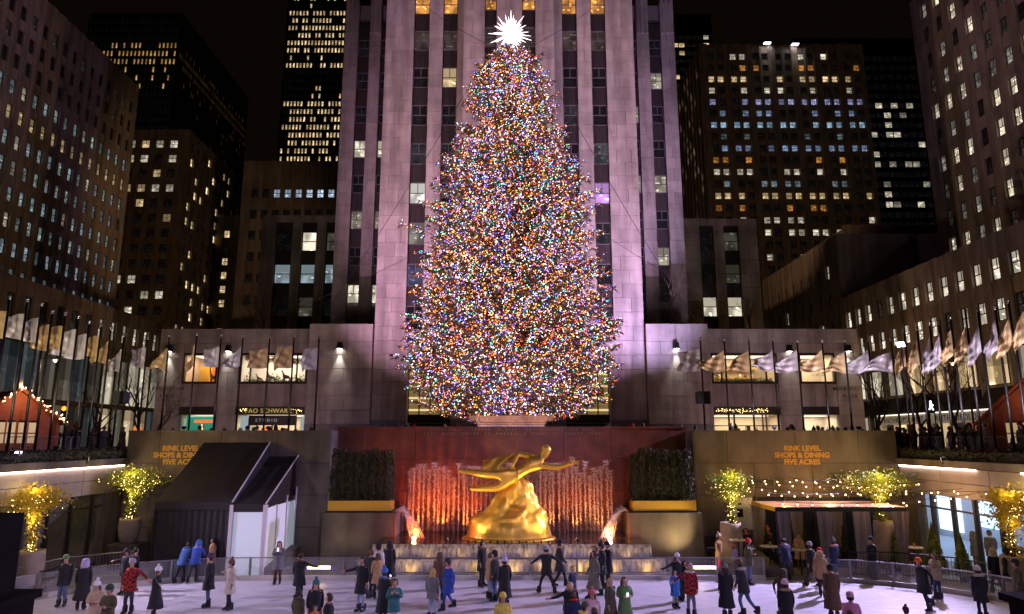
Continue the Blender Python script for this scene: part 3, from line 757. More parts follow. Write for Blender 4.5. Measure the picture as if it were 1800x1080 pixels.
# lobby screens and doors
M['gold_screen'] = mat('gold_screen', (.40, .26, .09), .3, metal=.6, emit=(1.0, .66, .25), est=.16, sample=False, var=.5, scale=2.0, stretch=(.6, 1, 5))
for a, b, Y in ((-8.7, -5.03, 57.5), (4.42, 8.13, 57.5), (-2.59, 1.97, 57.2)):
    m = MB(); m.box(a, b, Y + .3, Y + .4, 8.0, 11.7); ls = m.build('lobby_screen', M['gold_screen'], tw)
    for k in range(5):
        m = MB(); x = a + (b - a) * k / 4; m.box(x - .05, x + .05, Y + .2, Y + .3, 8.0, 11.7); m.build('screen_bar', M['frame_dark'], ls)
    for k in range(7):
        m = MB(); z = 8.3 + k * .5; m.box(a, b, Y + .24, Y + .295, z, z + (.08 if k % 2 else .16)); m.build('screen_rail', mat('screen_rail', (.5, .4, .2), .3, metal=.7, emit=(1, .75, .35), est=.9 if k % 2 == 0 else .2, sample=False), ls)
    m = MB(); m.box(a, b, Y + .1, Y + .35, 7.3, 8.0); m.build('door_canopy', M['black_metal'], tw)
    m = MB(); m.box(a, b, Y + 1.6, Y + 1.7, STREET, 7.3); m.build('door_wall', M['black_metal'], tw)
    for k in range(3):
        x = a + .35 + k * (b - a - .9) / 2.2; m = MB(); m.box(x, x + .7, Y + 1.5, Y + 1.58, STREET + .05, 7.0); m.build('lit_door', mat('lit_door', (.4, .3, .15), .4, emit=(1, .68, .28), est=.55, sample=False), tw)

# pylons in front of the shoulders, and the low shop wings
def pylon(label, x0, x1):
    t = thing('stone_pylon', label, 'building', ((x0 + x1) / 2, 57, STREET))
    m = MB(); m.box(x0, x1, 56.56, 63.3, STREET, 15.42); m.build('core', M['limestone_core'], t)
    bl = Blocks(t, M['limestone'], gap=.02, dep=.06); F = front(56.56); bl.pier(F, x0, x1, 7.2, 14.0, 1.14, 2.1, rb)
    bl.pier(F, x0, x1, 14.0, 15.5, 1.5, 2.9, rb); bl.place()
    m = MB(); m.fbox(F, x0 - .02, x1 + .02, 0, .10, STREET, 7.18); m.build('plinth_slab', M['stone_plinth'], t)
    # side returns
    return t
pyl = pylon('plain limestone block between the toy shop and the floodlit tower', -16.95, -11.66)
pyr = pylon('plain limestone block between the clothing shop and the floodlit tower', 11.2, 16.4)
def sconce(par_label, x, Y, z, group, power=120):
    t = thing('wall_light', par_label, 'wall light', (x, Y, z), group)
    m = MB(); m.hexa([(x - .22, Y - .42, z - .25), (x + .22, Y - .42, z - .25), (x + .22, Y, z - .25), (x - .22, Y, z - .25), (x - .17, Y - .34, z + .3), (x + .17, Y - .34, z + .3), (x + .17, Y, z + .3), (x - .17, Y, z + .3)]); m.build('housing', M['black_metal'], t)
    m = MB(); m.face([(x - .18, Y - .38, z - .253), (x + .18, Y - .38, z - .253), (x + .18, Y - .03, z - .253), (x - .18, Y - .03, z - .253)]); m.build('lens', emis('sconce_lens', (1, .95, .85), 20, False), t)
    spot('lamp', (x, Y - .22, z - .3), (x, Y - .10, z - 6), power, (1.0, .93, .80), 52, .9, .05, t)
    return t
def wing(label, x0, x1, openings, side):
    t = thing('shop_building', label, 'building', ((x0 + x1) / 2, 58, STREET))
    F = front(58.0); TOP = 15.3
    cols = openings; rows_ = [(STREET + .02, 8.66), (10.6, 13.2)]
    m = MB(); add_wall(m, F, cols, rows_, x0, x1, STREET, TOP, .5, -.01); 
    m.box(x0, x1, 62.5, 64, STREET, TOP); m.box(x0, x0 + .3, 58.5, 62.5, STREET, TOP); m.box(x1 - .3, x1, 58.5, 62.5, STREET, TOP); m.box(x0, x1, 58.5, 62.5, 14.6, TOP); m.build('core', M['limestone_core'], t)
    bl = Blocks(t, M['limestone'], gap=.02, dep=.06)
    xs = [x0] + [x for c in cols for x in c] + [x1]
    for a, b in zip(xs[0::2], xs[1::2]):
        if b - a > .2: bl.pier(F, a, b, 6.7, 14.0, 1.2, 2.4, rb)
    for a, b in cols: bl.pier(Fr(F.P(0, -.03, 0), F.u, F.n), a, b, 8.66, 10.6, 1.94, 1.35, rb); bl.pier(Fr(F.P(0, -.03, 0), F.u, F.n), a, b, 13.2, 14.0, .8, 2.0, rb)
    bl.pier(F, x0, x1, 14.0, TOP, 1.3, 3.2, rb)
    bl.place()
    for a, b in zip(xs[0::2], xs[1::2]):
        if b - a > .2: m = MB(); m.fbox(F, a - .0, b + .0, 0, .09, STREET, 6.7); m.build('plinth_slab', M['stone_plinth'], t)
    for a, b in cols:
        # upper window frame
        m = MB()
        for q in ((a, a + .14, 10.6, 13.2), (b - .14, b, 10.6, 13.2), (a + .14, b - .14, 10.6, 10.78), (a + .14, b - .14, 13.02, 13.2)): m.fbox(F, q[0], q[1], -.28, .08, q[2], q[3])
        n = 1 if b - a < 4 else 3
        if n == 3:
            for x in (a + (b - a) * .16, b - (b - a) * .16): m.fbox(F, x - .05, x + .05, -.25, -.1, 10.78, 13.02)
        f = m.build('window_frame', M['frame_dark'], t)
        m = MB(); m.face([F.P(a + .14, -.2, 10.78), F.P(b - .14, -.2, 10.78), F.P(b - .14, -.2, 13.02), F.P(a + .14, -.2, 13.02)]); m.build('window_pane', M['glass'], f)
        m = MB(); m.fbox(F, a, b, -.3, .12, 8.0, 8.66); m.build('sign_band', M['frame_dark'], t)
        m = MB(); m.face([F.P(a, -.2, STREET + .05), F.P(b, -.2, STREET + .05), F.P(b, -.2, 8.0), F.P(a, -.2, 8.0)]); m.build('shop_pane', M['glass'], t)
        # rooms behind
        for z0, z1 in ((STREET + .02, 8.0), (10.6, 13.2)):
            m = MB(); m.box(a - .2, b + .2, 61.4, 61.5, z0, z1 + .1); m.box(a - .2, b + .2, 58.55, 61.4, z0 - .12, z0); m.box(a - .2, b + .2, 58.55, 61.4, z1 + .02, z1 + .1)
            m.box(a - .3, a - .2, 58.55, 61.5, z0, z1); m.box(b + .2, b + .3, 58.55, 61.5, z0, z1); m.build('room_lining', M['room_cream'], t)
    return t
M['room_cream'] = mat('room_cream', (.60, .55, .48), .8)
WL = [(-27.96, -25.06), (-23.22, -17.41)]; WR = [(16.95, 22.55), (24.43, 27.47)]
wgl = wing('two storey limestone toy shop with lit windows and dark sign bands', -30.1, -16.97, WL, -1)
wgr = wing('two storey limestone clothing shop with warm lit windows', 16.42, 29.6, WR, 1)
def area(name, x0, x1, Y, z, power, rgb, par):
    l = bpy.data.lights.new(name, 'AREA'); l.shape = 'RECTANGLE'; l.size = (x1 - x0) * .8; l.size_y = 1.6; l.energy = power; l.color = rgb
    o = bpy.data.objects.new(name, l); col.objects.link(o); o.location = ((x0 + x1) / 2, Y, z); o.parent = par; o.matrix_parent_inverse = Matrix.Translation(par.location).inverted()
    # a luminous ceiling panel that this lamp belongs to
    m = MB(); m.box(x0 + (x1 - x0) * .1, x1 - (x1 - x0) * .1, Y - .8, Y + .8, z + .02, z + .05); m.build('ceiling_panel', M['ceil'], par)
M['ceil'] = emis('ceiling_panel', (1.0, .86, .62), 1.6, False)
area('lamp', -27.96, -25.06, 60, 13.05, 95, (1.0, .62, .34), wgl); area('lamp', -23.22, -17.41, 60, 13.05, 220, (1.0, .88, .70), wgl)
area('lamp', -27.96, -25.06, 60, 7.9, 20, (.6, 1.0, .85), wgl); area('lamp', -23.22, -17.41, 60, 7.9, 115, (1.0, .82, .52), wgl)
area('lamp', 16.95, 22.55, 60, 13.05, 125, (1.0, .70, .32), wgr); area('lamp', 24.43, 27.47, 60, 13.05, 125, (1.0, .78, .46), wgr)
area('lamp', 16.95, 22.55, 60, 7.9, 150, (1.0, .72, .36), wgr); area('lamp', 24.43, 27.47, 60, 7.9, 120, (1.0, .80, .55), wgr)
# shop fittings
M['orange_prop'] = mat('orange_prop', (.75, .14, .03), .6); M['yellow_prop'] = mat('yellow_prop', (.8, .5, .05), .6); M['green_back'] = mat('green_back', (.02, .30, .22), .6, var=.2, scale=1.5, emit=(.02, .55, .36), est=.35, sample=False)
M['globe'] = emis('globe_lamp', (1, .8, .6), 6, False); M['brown_toy'] = mat('brown_toy', (.13, .07, .035), .8, var=.3, scale=4); M['white_prop'] = mat('white_prop', (.75, .74, .7), .6); M['leaf_green'] = mat('leaf_green', (.09, .13, .03), .7, rgb2=(.2, .2, .06), scale=6)
m = MB(); m.box(-27.7, -25.2, 61.2, 61.3, 10.7, 12.7); tag(m.build('display_wall', M['orange_prop']), 'orange display wall inside the small toy shop window', 'display')
m = MB(); m.box(-27.5, -26.6, 60.2, 60.5, 10.6, 12.4); m.box(-27.3, -26.8, 60.15, 60.2, 11.2, 12.2); tag(m.build('display_cabinet', M['yellow_prop']), 'yellow display cabinet before the orange display wall', 'cabinet')
t = thing('globe_lamp', 'round glowing globe lamp in the small toy shop window', 'lamp', (-25.6, 60, 13.1)); m = MB(); m.ball((-25.6, 60, 12.2), .38, 0, 12, 7); m.build('globe', M['globe'], t); m = MB(); m.tube([(-25.6, 60, 12.5), (-25.6, 60, 13.1)], .02); m.build('cord', M['black_metal'], t)
def animal(name, label, x, Y, z, h, neck, mt):
    bm_ = {'hip': ((x + .35 * h, Y, z + .52 * h), .10 * h), 'belly': ((x + .1 * h, Y, z + .53 * h), .12 * h), 'chest': ((x - .12 * h, Y, z + .58 * h), .11 * h), 'n1': ((x - .2 * h, Y, z + (.58 + neck * .5) * h), .06 * h), 'head': ((x - .26 * h, Y, z + (.58 + neck) * h), .055 * h), 'muz': ((x - .38 * h, Y, z + (.54 + neck) * h), .035 * h)}
    for k, (a, b) in enumerate((('hip', .04), ('hip', -.06), ('chest', .05), ('chest', -.05))):
        p = bm_[a][0]; bm_['k%d' % k] = ((p[0] + .02 * h, Y + b * h * 1.4, z + .27 * h), .04 * h); bm_['f%d' % k] = ((p[0] - .01 * h, Y + b * h * 1.4, z + .01), .03 * h)
    E_ = [('belly', 'hip'), ('belly', 'chest'), ('chest', 'n1'), ('n1', 'head'), ('head', 'muz')] + [(a, 'k%d' % k) for k, a in enumerate(('hip', 'hip', 'chest', 'chest'))] + [('k%d' % k, 'f%d' % k) for k in range(4)]
    me = skin_mesh(bm_, E_, 'belly', 1)[0]; me.materials.append(mt); o = bpy.data.objects.new(name, me); col.objects.link(o)
    return tag(o, label, 'toy')
def skin_mesh(J, E_, root, sub=2):
    names = list(J); ix = {k: i for i, k in enumerate(names)}
    me = bpy.data.meshes.new('tmp'); me.from_pydata([J[k][0] for k in names], [(ix[a], ix[b]) for a, b in E_], [])
    o = bpy.data.objects.new('tmp', me); col.objects.link(o)
    o.modifiers.new('s', 'SKIN'); sv = me.skin_vertices[0].data
    for k in names:
        r = J[k][1]; sv[ix[k]].radius = (r, r) if not isinstance(r, tuple) else r; sv[ix[k]].use_root = (k == root)
    if sub: o.modifiers.new('u', 'SUBSURF').levels = sub
    dg = bpy.context.evaluated_depsgraph_get(); r = bpy.data.meshes.new_from_object(o.evaluated_get(dg))
    bpy.data.objects.remove(o); bpy.data.meshes.remove(me)
    r.polygons.foreach_set('use_smooth', [True] * len(r.polygons))
    return r, names
animal('toy_giraffe', 'dark toy giraffe beside the globe lamp in the toy shop window', -26.0, 59.4, 10.6, 1.15, .85, M['brown_toy'])
for k, (x, h) in enumerate(((-21.9, .9), (-20.9, 1.1), (-19.6, 1.2), (-18.5, .8))):
    animal('toy_animal', ('small brown toy animal on the window ledge', 'brown toy animal by the garland', 'large dark toy animal in the middle of the wide window', 'toy animal nearest the limestone block')[k] + ' of the toy shop', x, 59.2, 10.62, h, .42, M['brown_toy'])
m = MB()
for _ in range(1500):
    x = rb.uniform(-23.1, -17.5); leaf(m, (x, 59 + rb.gauss(0, .3), 12.75 + .18 * math.sin(x * 2.1) + rb.gauss(0, .13)), rb.uniform(.04, .12), rb)
tag(m.build('hanging_garland', M['brown_toy']), 'twiggy dark garland hanging along the ceiling of the wide toy shop window', 'garland')
m = MB()
for _ in range(1100):
    x = rb.uniform(-23.1, -17.5); leaf(m, (x, 58.9 + rb.gauss(0, .15), 10.75 + abs(rb.gauss(0, .22)) * (1 + .6 * math.sin(x * 3))), rb.uniform(.05, .12), rb)
tag(m.build('window_greenery', M['leaf_green']), 'low greenery along the ledge of the wide toy shop window', 'greenery')
# green christmas window
m = MB(); m.box(-27.9, -25.1, 59.3, 59.4, STREET + .05, 7.95); tag(m.build('green_backdrop', M['green_back']), 'glowing green backdrop in the small toy shop window at street level', 'backdrop')
t = thing('display_tree', 'small lit display tree before the green backdrop', 'tree', (-26.3, 59, STREET)); m = MB(); m.lathe([(.55, .4), (.05, 2.2)], 8, (-26.3, 58.95, STREET), sy=.3); m.build('cone', M['leaf_green'], t); m = MB()
for _ in range(26):
    z = rb.random(); m.ball((-26.3 + rb.uniform(-1, 1) * .55 * (1 - z), 58.75, STREET + .4 + 1.8 * z), .055, 0, 6, 3)
m.build('ornament', emis('ornament', (1, .55, .25), 2.5, False), t)
m = MB(); m.box(-27.2, -25.5, 59.2, 59.27, 7.35, 7.62); tag(m.build('orange_banner', emis('orange_sign', (1, .22, .03), .9, False)), 'orange banner across the top of the green backdrop', 'banner')
text('FAO SCHWARZ', .52, (-20.4, 57.86, 8.15), 0, mat('sign_gold', (.5, .4, .12), .5, emit=(1, .75, .2), est=.35, sample=False), 'sign_lettering', wgl, .02, space=1.1)
text('STUDIO', .36, (-20.6, 58.0, 7.42), 0, mat('sign_grey', (.4, .4, .42), .5, emit=(.7, .75, .85), est=.25, sample=False), 'sign_lettering', wgl, .02, space=1.6)
m = MB(); m.box(-22.0, -18.2, 58.05, 58.15, 7.25, 7.95); m.build('sign_box', M['frame_dark'], wgl)
m = MB(); m.box(-22.1, -22.0, 58.0, 58.2, STREET, 7.95); m.box(-18.2, -18.1, 58.0, 58.2, STREET, 7.95); m.box(-22, -18.2, 58.0, 58.2, 7.12, 7.25); m.box(-20.15, -20.05, 58.05, 58.15, STREET, 7.12); m.build('door_frame', M['frame_dark'], wgl)
for a, b in ((-23.1, -22.2), (-18.0, -17.5)):
    m = MB(); m.box(a, b, 58.9, 58.95, STREET, 7.9); m.build('pale_panel', mat('pale_panel', (.5, .6, .62), .6, emit=(.6, .85, .9), est=.35, sample=False), wgl)
for k, (a, b, mt) in enumerate(((-21.9, -21.1, 'orange_prop'), (-20.9, -20.2, 'yellow_prop'), (-19.9, -19.0, 'white_prop'), (-18.9, -18.3, 'yellow_prop'))):
    for z in (5.2, 5.9, 6.5):
        for j in range(3): m = MB(); x = a + (b - a) * j / 3; m.box(x, x + (b - a) / 3.5, 60.6, 60.95, z, z + rb.uniform(.25, .55)); tag(m.build('toy_box', M[mt]), 'boxed toy in ' + ('orange', 'yellow', 'white', 'yellow')[k] + ' packaging on the shelf behind the toy shop doors', 'box', 'boxed toys behind the toy shop doors')
# sign garlands (fairy lights on the bands)
for x0, x1, z, par in ((-23.0, -17.6, 8.35, wgl), (17.1, 21.5, 8.35, wgr)):
    m = MB()
    for _ in range(90):
        x = rb.uniform(x0, x1)
        if abs((x - x0) / (x1 - x0) - .5) < .36 and par is wgl: continue
        m.octa((x, 57.83, z + rb.gauss(0, .1)), .022)
    tag(m.build('garland_light', M['fairy'], par), kind='stuff')
# clothing shop fittings
def mannequin(x, Y, z, cloth, label, group):
    J = {'hip': ((x, Y, z + .95), (.16, .12)), 'waist': ((x, Y, z + 1.12), (.13, .10)), 'chest': ((x, Y, z + 1.35), (.18, .12)), 'neck': ((x, Y, z + 1.52), .055), 'head': ((x, Y, z + 1.66), .10), 'top': ((x, Y, z + 1.76), .07),
         'sl': ((x - .2, Y, z + 1.42), .065), 'el': ((x - .27, Y, z + 1.15), .05), 'hl': ((x - .24, Y - .05, z + .88), .035), 'sr': ((x + .2, Y, z + 1.42), .065), 'er': ((x + .27, Y, z + 1.15), .05), 'hr': ((x + .24, Y - .05, z + .88), .035),
         'k1': ((x - .1, Y, z + .5), .07), 'f1': ((x - .11, Y, z + .05), .05), 'k2': ((x + .1, Y, z + .5), .07), 'f2': ((x + .11, Y, z + .05), .05)}
    E_ = [('hip', 'waist'), ('waist', 'chest'), ('chest', 'neck'), ('neck', 'head'), ('head', 'top'), ('chest', 'sl'), ('sl', 'el'), ('el', 'hl'), ('chest', 'sr'), ('sr', 'er'), ('er', 'hr'), ('hip', 'k1'), ('k1', 'f1'), ('hip', 'k2'), ('k2', 'f2')]
    global _mq
    t = thing('mannequin', label, 'mannequin', (x, Y, z), group)
    me, _ = skin_mesh(J, E_, 'hip', 1); me.materials.append(M['white_prop']); link(bpy.data.objects.new('figure', me), t)
    m = MB(); m.lathe([(.24, .62), (.22, .9), (.19, 1.12), (.24, 1.38), (.10, 1.5)], 10, (x, Y, z), sy=.72); m.build('garment', cloth, t)
for k, (x, c) in enumerate(((24.95, 'cl_white'), (25.75, 'cl_black'), (26.3, 'cl_black'), (26.95, 'cl_grey'), (20.0, 'cl_white'), (20.9, 'cl_grey'))):
    M.setdefault('cl_white', mat('cloth_white', (.6, .58, .52), .8)); M.setdefault('cl_black', mat('cloth_black', (.02, .02, .02), .8)); M.setdefault('cl_grey', mat('cloth_grey', (.12, .12, .12), .8))
    mannequin(x, 59.3, STREET + .35, M[c], ('white mannequin in a pale dress in the clothing shop window', 'white mannequin in a black jacket beside the pale dress', 'white mannequin in a black coat in the middle of the clothing window', 'white mannequin in grey at the end of the clothing window', 'white mannequin in a cream suit inside the clothing shop doors', 'white mannequin in grey inside the clothing shop doors')[k], None)
m = MB(); m.box(18.6, 18.72, 58.0, 58.15, STREET, 8.0); m.box(21.0, 21.08, 58.0, 58.15, STREET, 8.0); m.box(21.3, 21.38, 58.0, 58.15, STREET, 8.0); m.box(16.95, 22.55, 58.02, 58.12, 7.05, 7.13); m.box(19.7, 19.95, 58.0, 58.2, STREET, 7.05); m.build('door_frame', M['frame_dark'], wgr)
m = MB(); m.box(18.9, 19.6, 59.6, 59.7, STREET + .3, 6.9); tag(m.build('display_board', M['black_metal']), 'black display board inside the clothing shop doors', 'board')
for z in (11.3, 12.1):
    m = MB(); m.box(18.0, 21.8, 60.9, 61.35, z, z + .07); tag(m.build('wall_shelf', M['yellow_prop']), ('lower' if z < 12 else 'upper') + ' wooden shelf in the wide clothing shop window upstairs', 'shelf')
for k, x in enumerate((18.5, 19.2, 20.3, 20.9, 21.4)):
    for z in (11.38, 12.18):
        m = MB(); m.lathe([(.10, 0), (.13, .14), (.06, .3)], 8, (x + rb.uniform(-.1, .1), 61.05, z)); tag(m.build('vase', M['brown_toy' if k % 2 else 'white_prop']), ('brown' if k % 2 else 'white') + ' vase on the ' + ('lower' if z < 12 else 'upper') + ' shelf upstairs in the clothing shop', 'vase', 'vases on the upstairs shelves')
m = MB()
for _ in range(1300):
    x = rb.uniform(17.1, 22.4); leaf(m, (x, 58.8 + rb.gauss(0, .12), 10.78 + abs(rb.gauss(0, .16)) + (.7 * rb.random() if x < 17.8 else 0)), rb.uniform(.05, .11), rb)
tag(m.build('window_greenery', M['leaf_green']), 'low greenery along the ledge of the wide clothing shop window', 'greenery')
text('J.CREW', .34, (26.1, 58.3, 11.25), 0, mat('sign_tan', (.45, .33, .16), .5), 'sign_lettering', wgr, .01)
for x, par in ((-29.05, wgl), (28.5, wgr)):
    for s_, z in (('ROCKEFELLER', 10.05), ('PLAZA', 9.45)): text(s_, .36, (x, 57.92, z), 0, M['black_metal'], 'carved_lettering', par, .01, space=1.25)
G_ = 'downlights on the limestone shop fronts'
for lab, x, Y, z in (('black downlight on the limestone block beside the toy shop', at(598, 612, 56.5).x, 56.48, 13.6), ('black downlight between the two toy shop windows', -24.15, 57.92, 13.55), ('black downlight on the end pier of the toy shop', -29.2, 57.92, 13.55),
                     ('black downlight on the limestone block beside the clothing shop', at(1188, 612, 56.5).x, 56.48, 13.6), ('black downlight between the two clothing shop windows', 23.6, 57.92, 13.55), ('black downlight on the end pier of the clothing shop', 28.6, 57.92, 13.55)):
    sconce(lab, x, Y, z, G_, 480)

# ---------------------------------------------------------------- set-back blocks behind the wings
def setback(label, x0, x1, cols, top, litrow):
    t = thing('office_block', label, 'building', ((x0 + x1) / 2, 75, STREET))
    m = MB(); m.box(x0, x1, 75.35, 100, STREET, top); m.build('core', M['limestone_core'], t)
    F = front(75); rows_ = [(15.6 + 3.8 * k, 17.9 + 3.8 * k) for k in range(int((top - 19) / 3.8) + 1)]
    m = MB(); xs = [x0] + [x for c in cols for x in c] + [x1]
    m2 = Blocks(t, M['limestone_far'], gap=.03, dep=.35, limit=160)
    for a, b in zip(xs[0::2], xs[1::2]): m2.pier(Fr(F.P(0, -.30, 0), F.u, F.n), a, b, STREET, top, 1.6, 2.2, rb)
    m2.place()
    W_ = []
    for ci, (a, b) in enumerate(cols):
        for k, (z0, z1) in enumerate(rows_): W_.append((F, a, b, z0, z1, litrow(ci, k), rb.random(), 'sash', .09)); spandrel(F, a, b, z1, z1 + 1.5, t, -.2)
        spandrel(F, a, b, STREET + 8, 15.6, t, -.2)
    win_parts(t, W_, PM)
    m = MB(); m.box(x0, x1, 74.9, 75.3, top - .8, top); m.build('parapet', M['limestone_far'], t)
setback('dark pier-fronted block rising behind the toy shop', -28.6, -17.0, [(-26.93, -25.07), (-23.98, -22.3), (-21.2, -20.1), (-18.8, -17.8)], 31.2, lambda c, k: sc_(NEUT, .9) if (c, k) in ((0, 0), (1, 3)) else (sc_(COOL, .45) if k == 2 else (sc_(NEUT, .06) if rb.random() < .3 else (.003, .003, .003))))
setback('dark pier-fronted block rising behind the clothing shop', 16.6, 28.0, [(17.8, 18.9), (21.4, 23.0), (24.17, 25.84)], 30.8, lambda c, k: sc_(NEUT, .8) if k == 1 and c > 0 else (sc_(NEUT, .6) if (c, k) == (0, 3) else (sc_(NEUT, .05) if rb.random() < .4 else (.003, .003, .003))))

# ---------------------------------------------------------------- generic office buildings
def grid(s0, s1, pitch, w):
    n = int((s1 - s0) / pitch); off = (s1 - s0 - n * pitch) / 2
    return [(s0 + off + pitch * (k + .5) - w / 2, s0 + off + pitch * (k + .5) + w / 2) for k in range(n)]
def office(name, label, x0, x1, y0, y1, z0, z1, faces, wallm, roof=True, cat='building', proud=.12, single=True, spm_=None, dep=.35):
    """faces: list of (side, cols, rows, litfn, style, frame, zlo)"""
    t = thing(name, label, cat, ((x0 + x1) / 2, (y0 + y1) / 2, z0))
    d = dep + .02
    sides = {f[0] for f in faces}
    m = MB(); m.box(x0 + (d if 'W' in sides else 0), x1 - (d if 'E' in sides else 0), y0 + (d if 'S' in sides else 0), y1, z0, z1); m.build('core', M['dark_glass'] if wallm is M['dark_glass'] else M['stone_dark'], t)
    W_ = []
    for side, cols, rows_, litfn, style, fr in faces:
        F = {'S': front(y0), 'E': east(x1), 'W': west(x0)}[side]; a, b = (x0, x1) if side == 'S' else (y0, y1)
        m = MB(); add_wall(m, F, cols, rows_, a, b, z0, z1 + .6, dep, proud, 0, 1); m.build('wall', [wallm, spm_ or wallm], t)
        for k, r in enumerate(sorted(rows_)):
            for c, q in enumerate(cols):
                W_.append((F, q[0], q[1], r[0], r[1], litfn(c, k, len(rows_)), rb.random(), style, fr))
    win_parts(t, W_, PM, 300, 'window', single)
    return t
def dim(p, lo, hi, cols_, dark=.004):
    def f(c, k, n):
        if rb.random() > p: return (dark, dark * .9, dark * .8)
        return sc_(rb.choice(cols_), rb.uniform(lo, hi) * (1 if rb.random() > .15 else 2.0))
    return f
# left tower
def lt(c, k, n):
    j = n - 1 - k                      # from the top
    if j < 2: return (.002, .002, .002) if rb.random() < .75 else (.02, .02, .018)
    if j == 2 and c > 6: return (.003, .003, .003)
    if j == 4: return sc_(WARM, rb.uniform(.22, .42))
    if k < 2: return sc_(COOL, rb.uniform(.05, .3))
    if rb.random() < .08: return (.01, .01, .01)
    return sc_(rb.choice([COOL, COOL, (.7, .85, .8), NEUT]), rb.uniform(.10, .32))
office('office_tower', 'broad brown stone office tower with rows of dim windows behind the orange hut street', -82, -60, 58, 101, 18, 61.0,
       [('E', grid(58.5, 100.5, 2.0, 1.05), [(24.2 + 3.22 * k, 26.1 + 3.22 * k) for k in range(11)], lt, 'sash', .09), ('S', [], [], None, '', 0)], M['limestone_far'])
# left low building on the side street
def ll(c, k, n): return sc_(NEUT, rb.uniform(.35, .7)) if c > 13 else (sc_(NEUT, .02) if rb.random() < .5 else (.003, .003, .003))
lb = office('low_building', 'long low stone building with a glazed shop front across the street from the orange hut', -60, -44, 38, 86, STREET, 19.6,
       [('E', grid(38.5, 85.5, 2.25, 1.15), [(16.6, 18.7)], ll, 'dh', .09)], M['limestone_far'], dep=.3)
# its glazed lower front
def showroom(t, F, segs, z0, z1, d=.12):
    for a, b, c, st in segs:
        m = MB(); add_window(m, F, a, b, z0, z1, sc_(c, st), rb.random(), d=d, fr=.10, style='box'); m.build('showroom_pane', [M['show_pane'], M['frame_dark']], t)
Fl = east(-44)
segs = []; y = 46.0
pal = [(BLUE, .55), (COOL, .5), (NEUT, .02), (NEUT, .02), (COOL, .02), (COOL, .035), (COOL, .04), (NEUT, .05), (NEUT, .06), (COOL, .05), (NEUT, .04), (NEUT, .45), (NEUT, .10), (NEUT, .65), (NEUT, .55), (NEUT, .2)]
for k, (c, st) in enumerate(pal): segs.append((y + .08, y + 2.4, c, st * (1.8 if st < .2 else 1.2))); y += 2.45
showroom(lb, Fl, segs, 9.6, 14.6)
segs = []; y = 46.0
for k in range(16):
    c, st = rb.choice([(COOL, .07), (NEUT, .13), (NEUT, .05), (COOL, .11)]); 
    if k in (11, 13, 14): c, st = (1, .8, .5), .55
    segs.append((y + .08, y + 2.4, c, st)); y += 2.45
showroom(lb, Fl, segs, STREET + .1, 9.3)
m = MB(); m.fbox(Fl, 38, 86, .07, .35, 14.7, 15.6); m.fbox(Fl, 38, 86, .07, .2, 9.3, 9.6); m.build('ledge', M['stone_dark'], lb)
m = MB(); m.fbox(Fl, 79.8, 81.6, .4, .45, 5.9, 7.4); m.build('poster', mat('shop_poster', (.1, .2, .8), .5, emit=(1, .25, .05), est=.8, sample=False), lb)

# right tower and low building
def rt(c, k, n):
    r = rb.random()
    if r < .34: return (.004, .003, .003) if rb.random() < .6 else (.03, .025, .02)
    if r < .72: return sc_((1, .86, .62), rb.uniform(.5, 1.0))
    return sc_((.9, .85, .75), rb.uniform(.12, .3))
office('office_tower', 'tall brown stone office tower with many bright sash windows above the clothing shop street', 55, 78, 40, 84.6, 20, 64.5,
       [('W', grid(40.3, 84.4, 2.62, 1.25), [(25.0 + 3.62 * k, 27.1 + 3.62 * k) for k in range(11)], rt, 'dh', .09), ('S', [], [], None, '', 0)], M['limestone_far'])
def rl(c, k, n): return sc_((1, .88, .68), rb.uniform(.55, 1.0)) if rb.random() < .78 else (.02, .018, .015)
rbld = office('low_building', 'long low brown stone building with two rows of bright windows behind the flags', 43.4, 60, 38, 88.5, STREET, 23.6,
       [('W', grid(38.2, 88.2, 2.45, 1.3), [(16.3, 18.4), (20.0, 22.1)], rl, 'dh', .1)], M['limestone_far'], dep=.3)
Fq = west(43.4)
segs = []; y = 46.5
for k in range(10):
    c, st = rb.choice([(WARM, .7), (NEUT, .8), (NEUT, .5), (WARM, .9)]); segs.append((y + .5, y + 3.4, c, st)); y += 4.1
showroom(rbld, Fq, segs, 10.7, 13.9)
segs = []; y = 46.5
for k in range(10):
    c, st = rb.choice([((1, .35, .2), .7), (WARM, .8), (NEUT, .35), (WARM, .5), ((1, .3, .12), .8)]); segs.append((y + .5, y + 3.4, c, st)); y += 4.1
showroom(rbld, Fq, segs, STREET + .1, 8.6)
m = MB()
y = 46.5
for k in range(10): m.hexa([Fq.P(y + .4, .12, 8.7), Fq.P(y + 3.5, .12, 8.7), Fq.P(y + 3.5, 1.4, 8.7), Fq.P(y + .4, 1.4, 8.7), Fq.P(y + .4, .12, 10.5), Fq.P(y + 3.5, .12, 10.5), Fq.P(y + 3.5, .25, 10.5), Fq.P(y + .4, .25, 10.5)]); y += 4.1
m.build('awning', M['black_cloth'], rbld)
m = MB(); m.fbox(Fq, 60.2, 79, 1.5, 1.62, 7.5, 8.5); m.build('sign_board', mat('sign_cream', (.45, .42, .36), .5, emit=(1, .9, .7), est=.10, sample=False), rbld)
m = MB(); m.fbox(Fq, 60.2, 79, 1.5, 1.66, 8.5, 8.62); m.build('sign_light', emis('sign_light', (1, .9, .75), 1.5, False), rbld)
for y in (64.5, 74.0): text('ANTHROPOLOGIE', .85, (43.4 - 1.64, y, 7.72), R(-90), M['black_metal'], 'sign_lettering', rbld, .01, space=1.1)
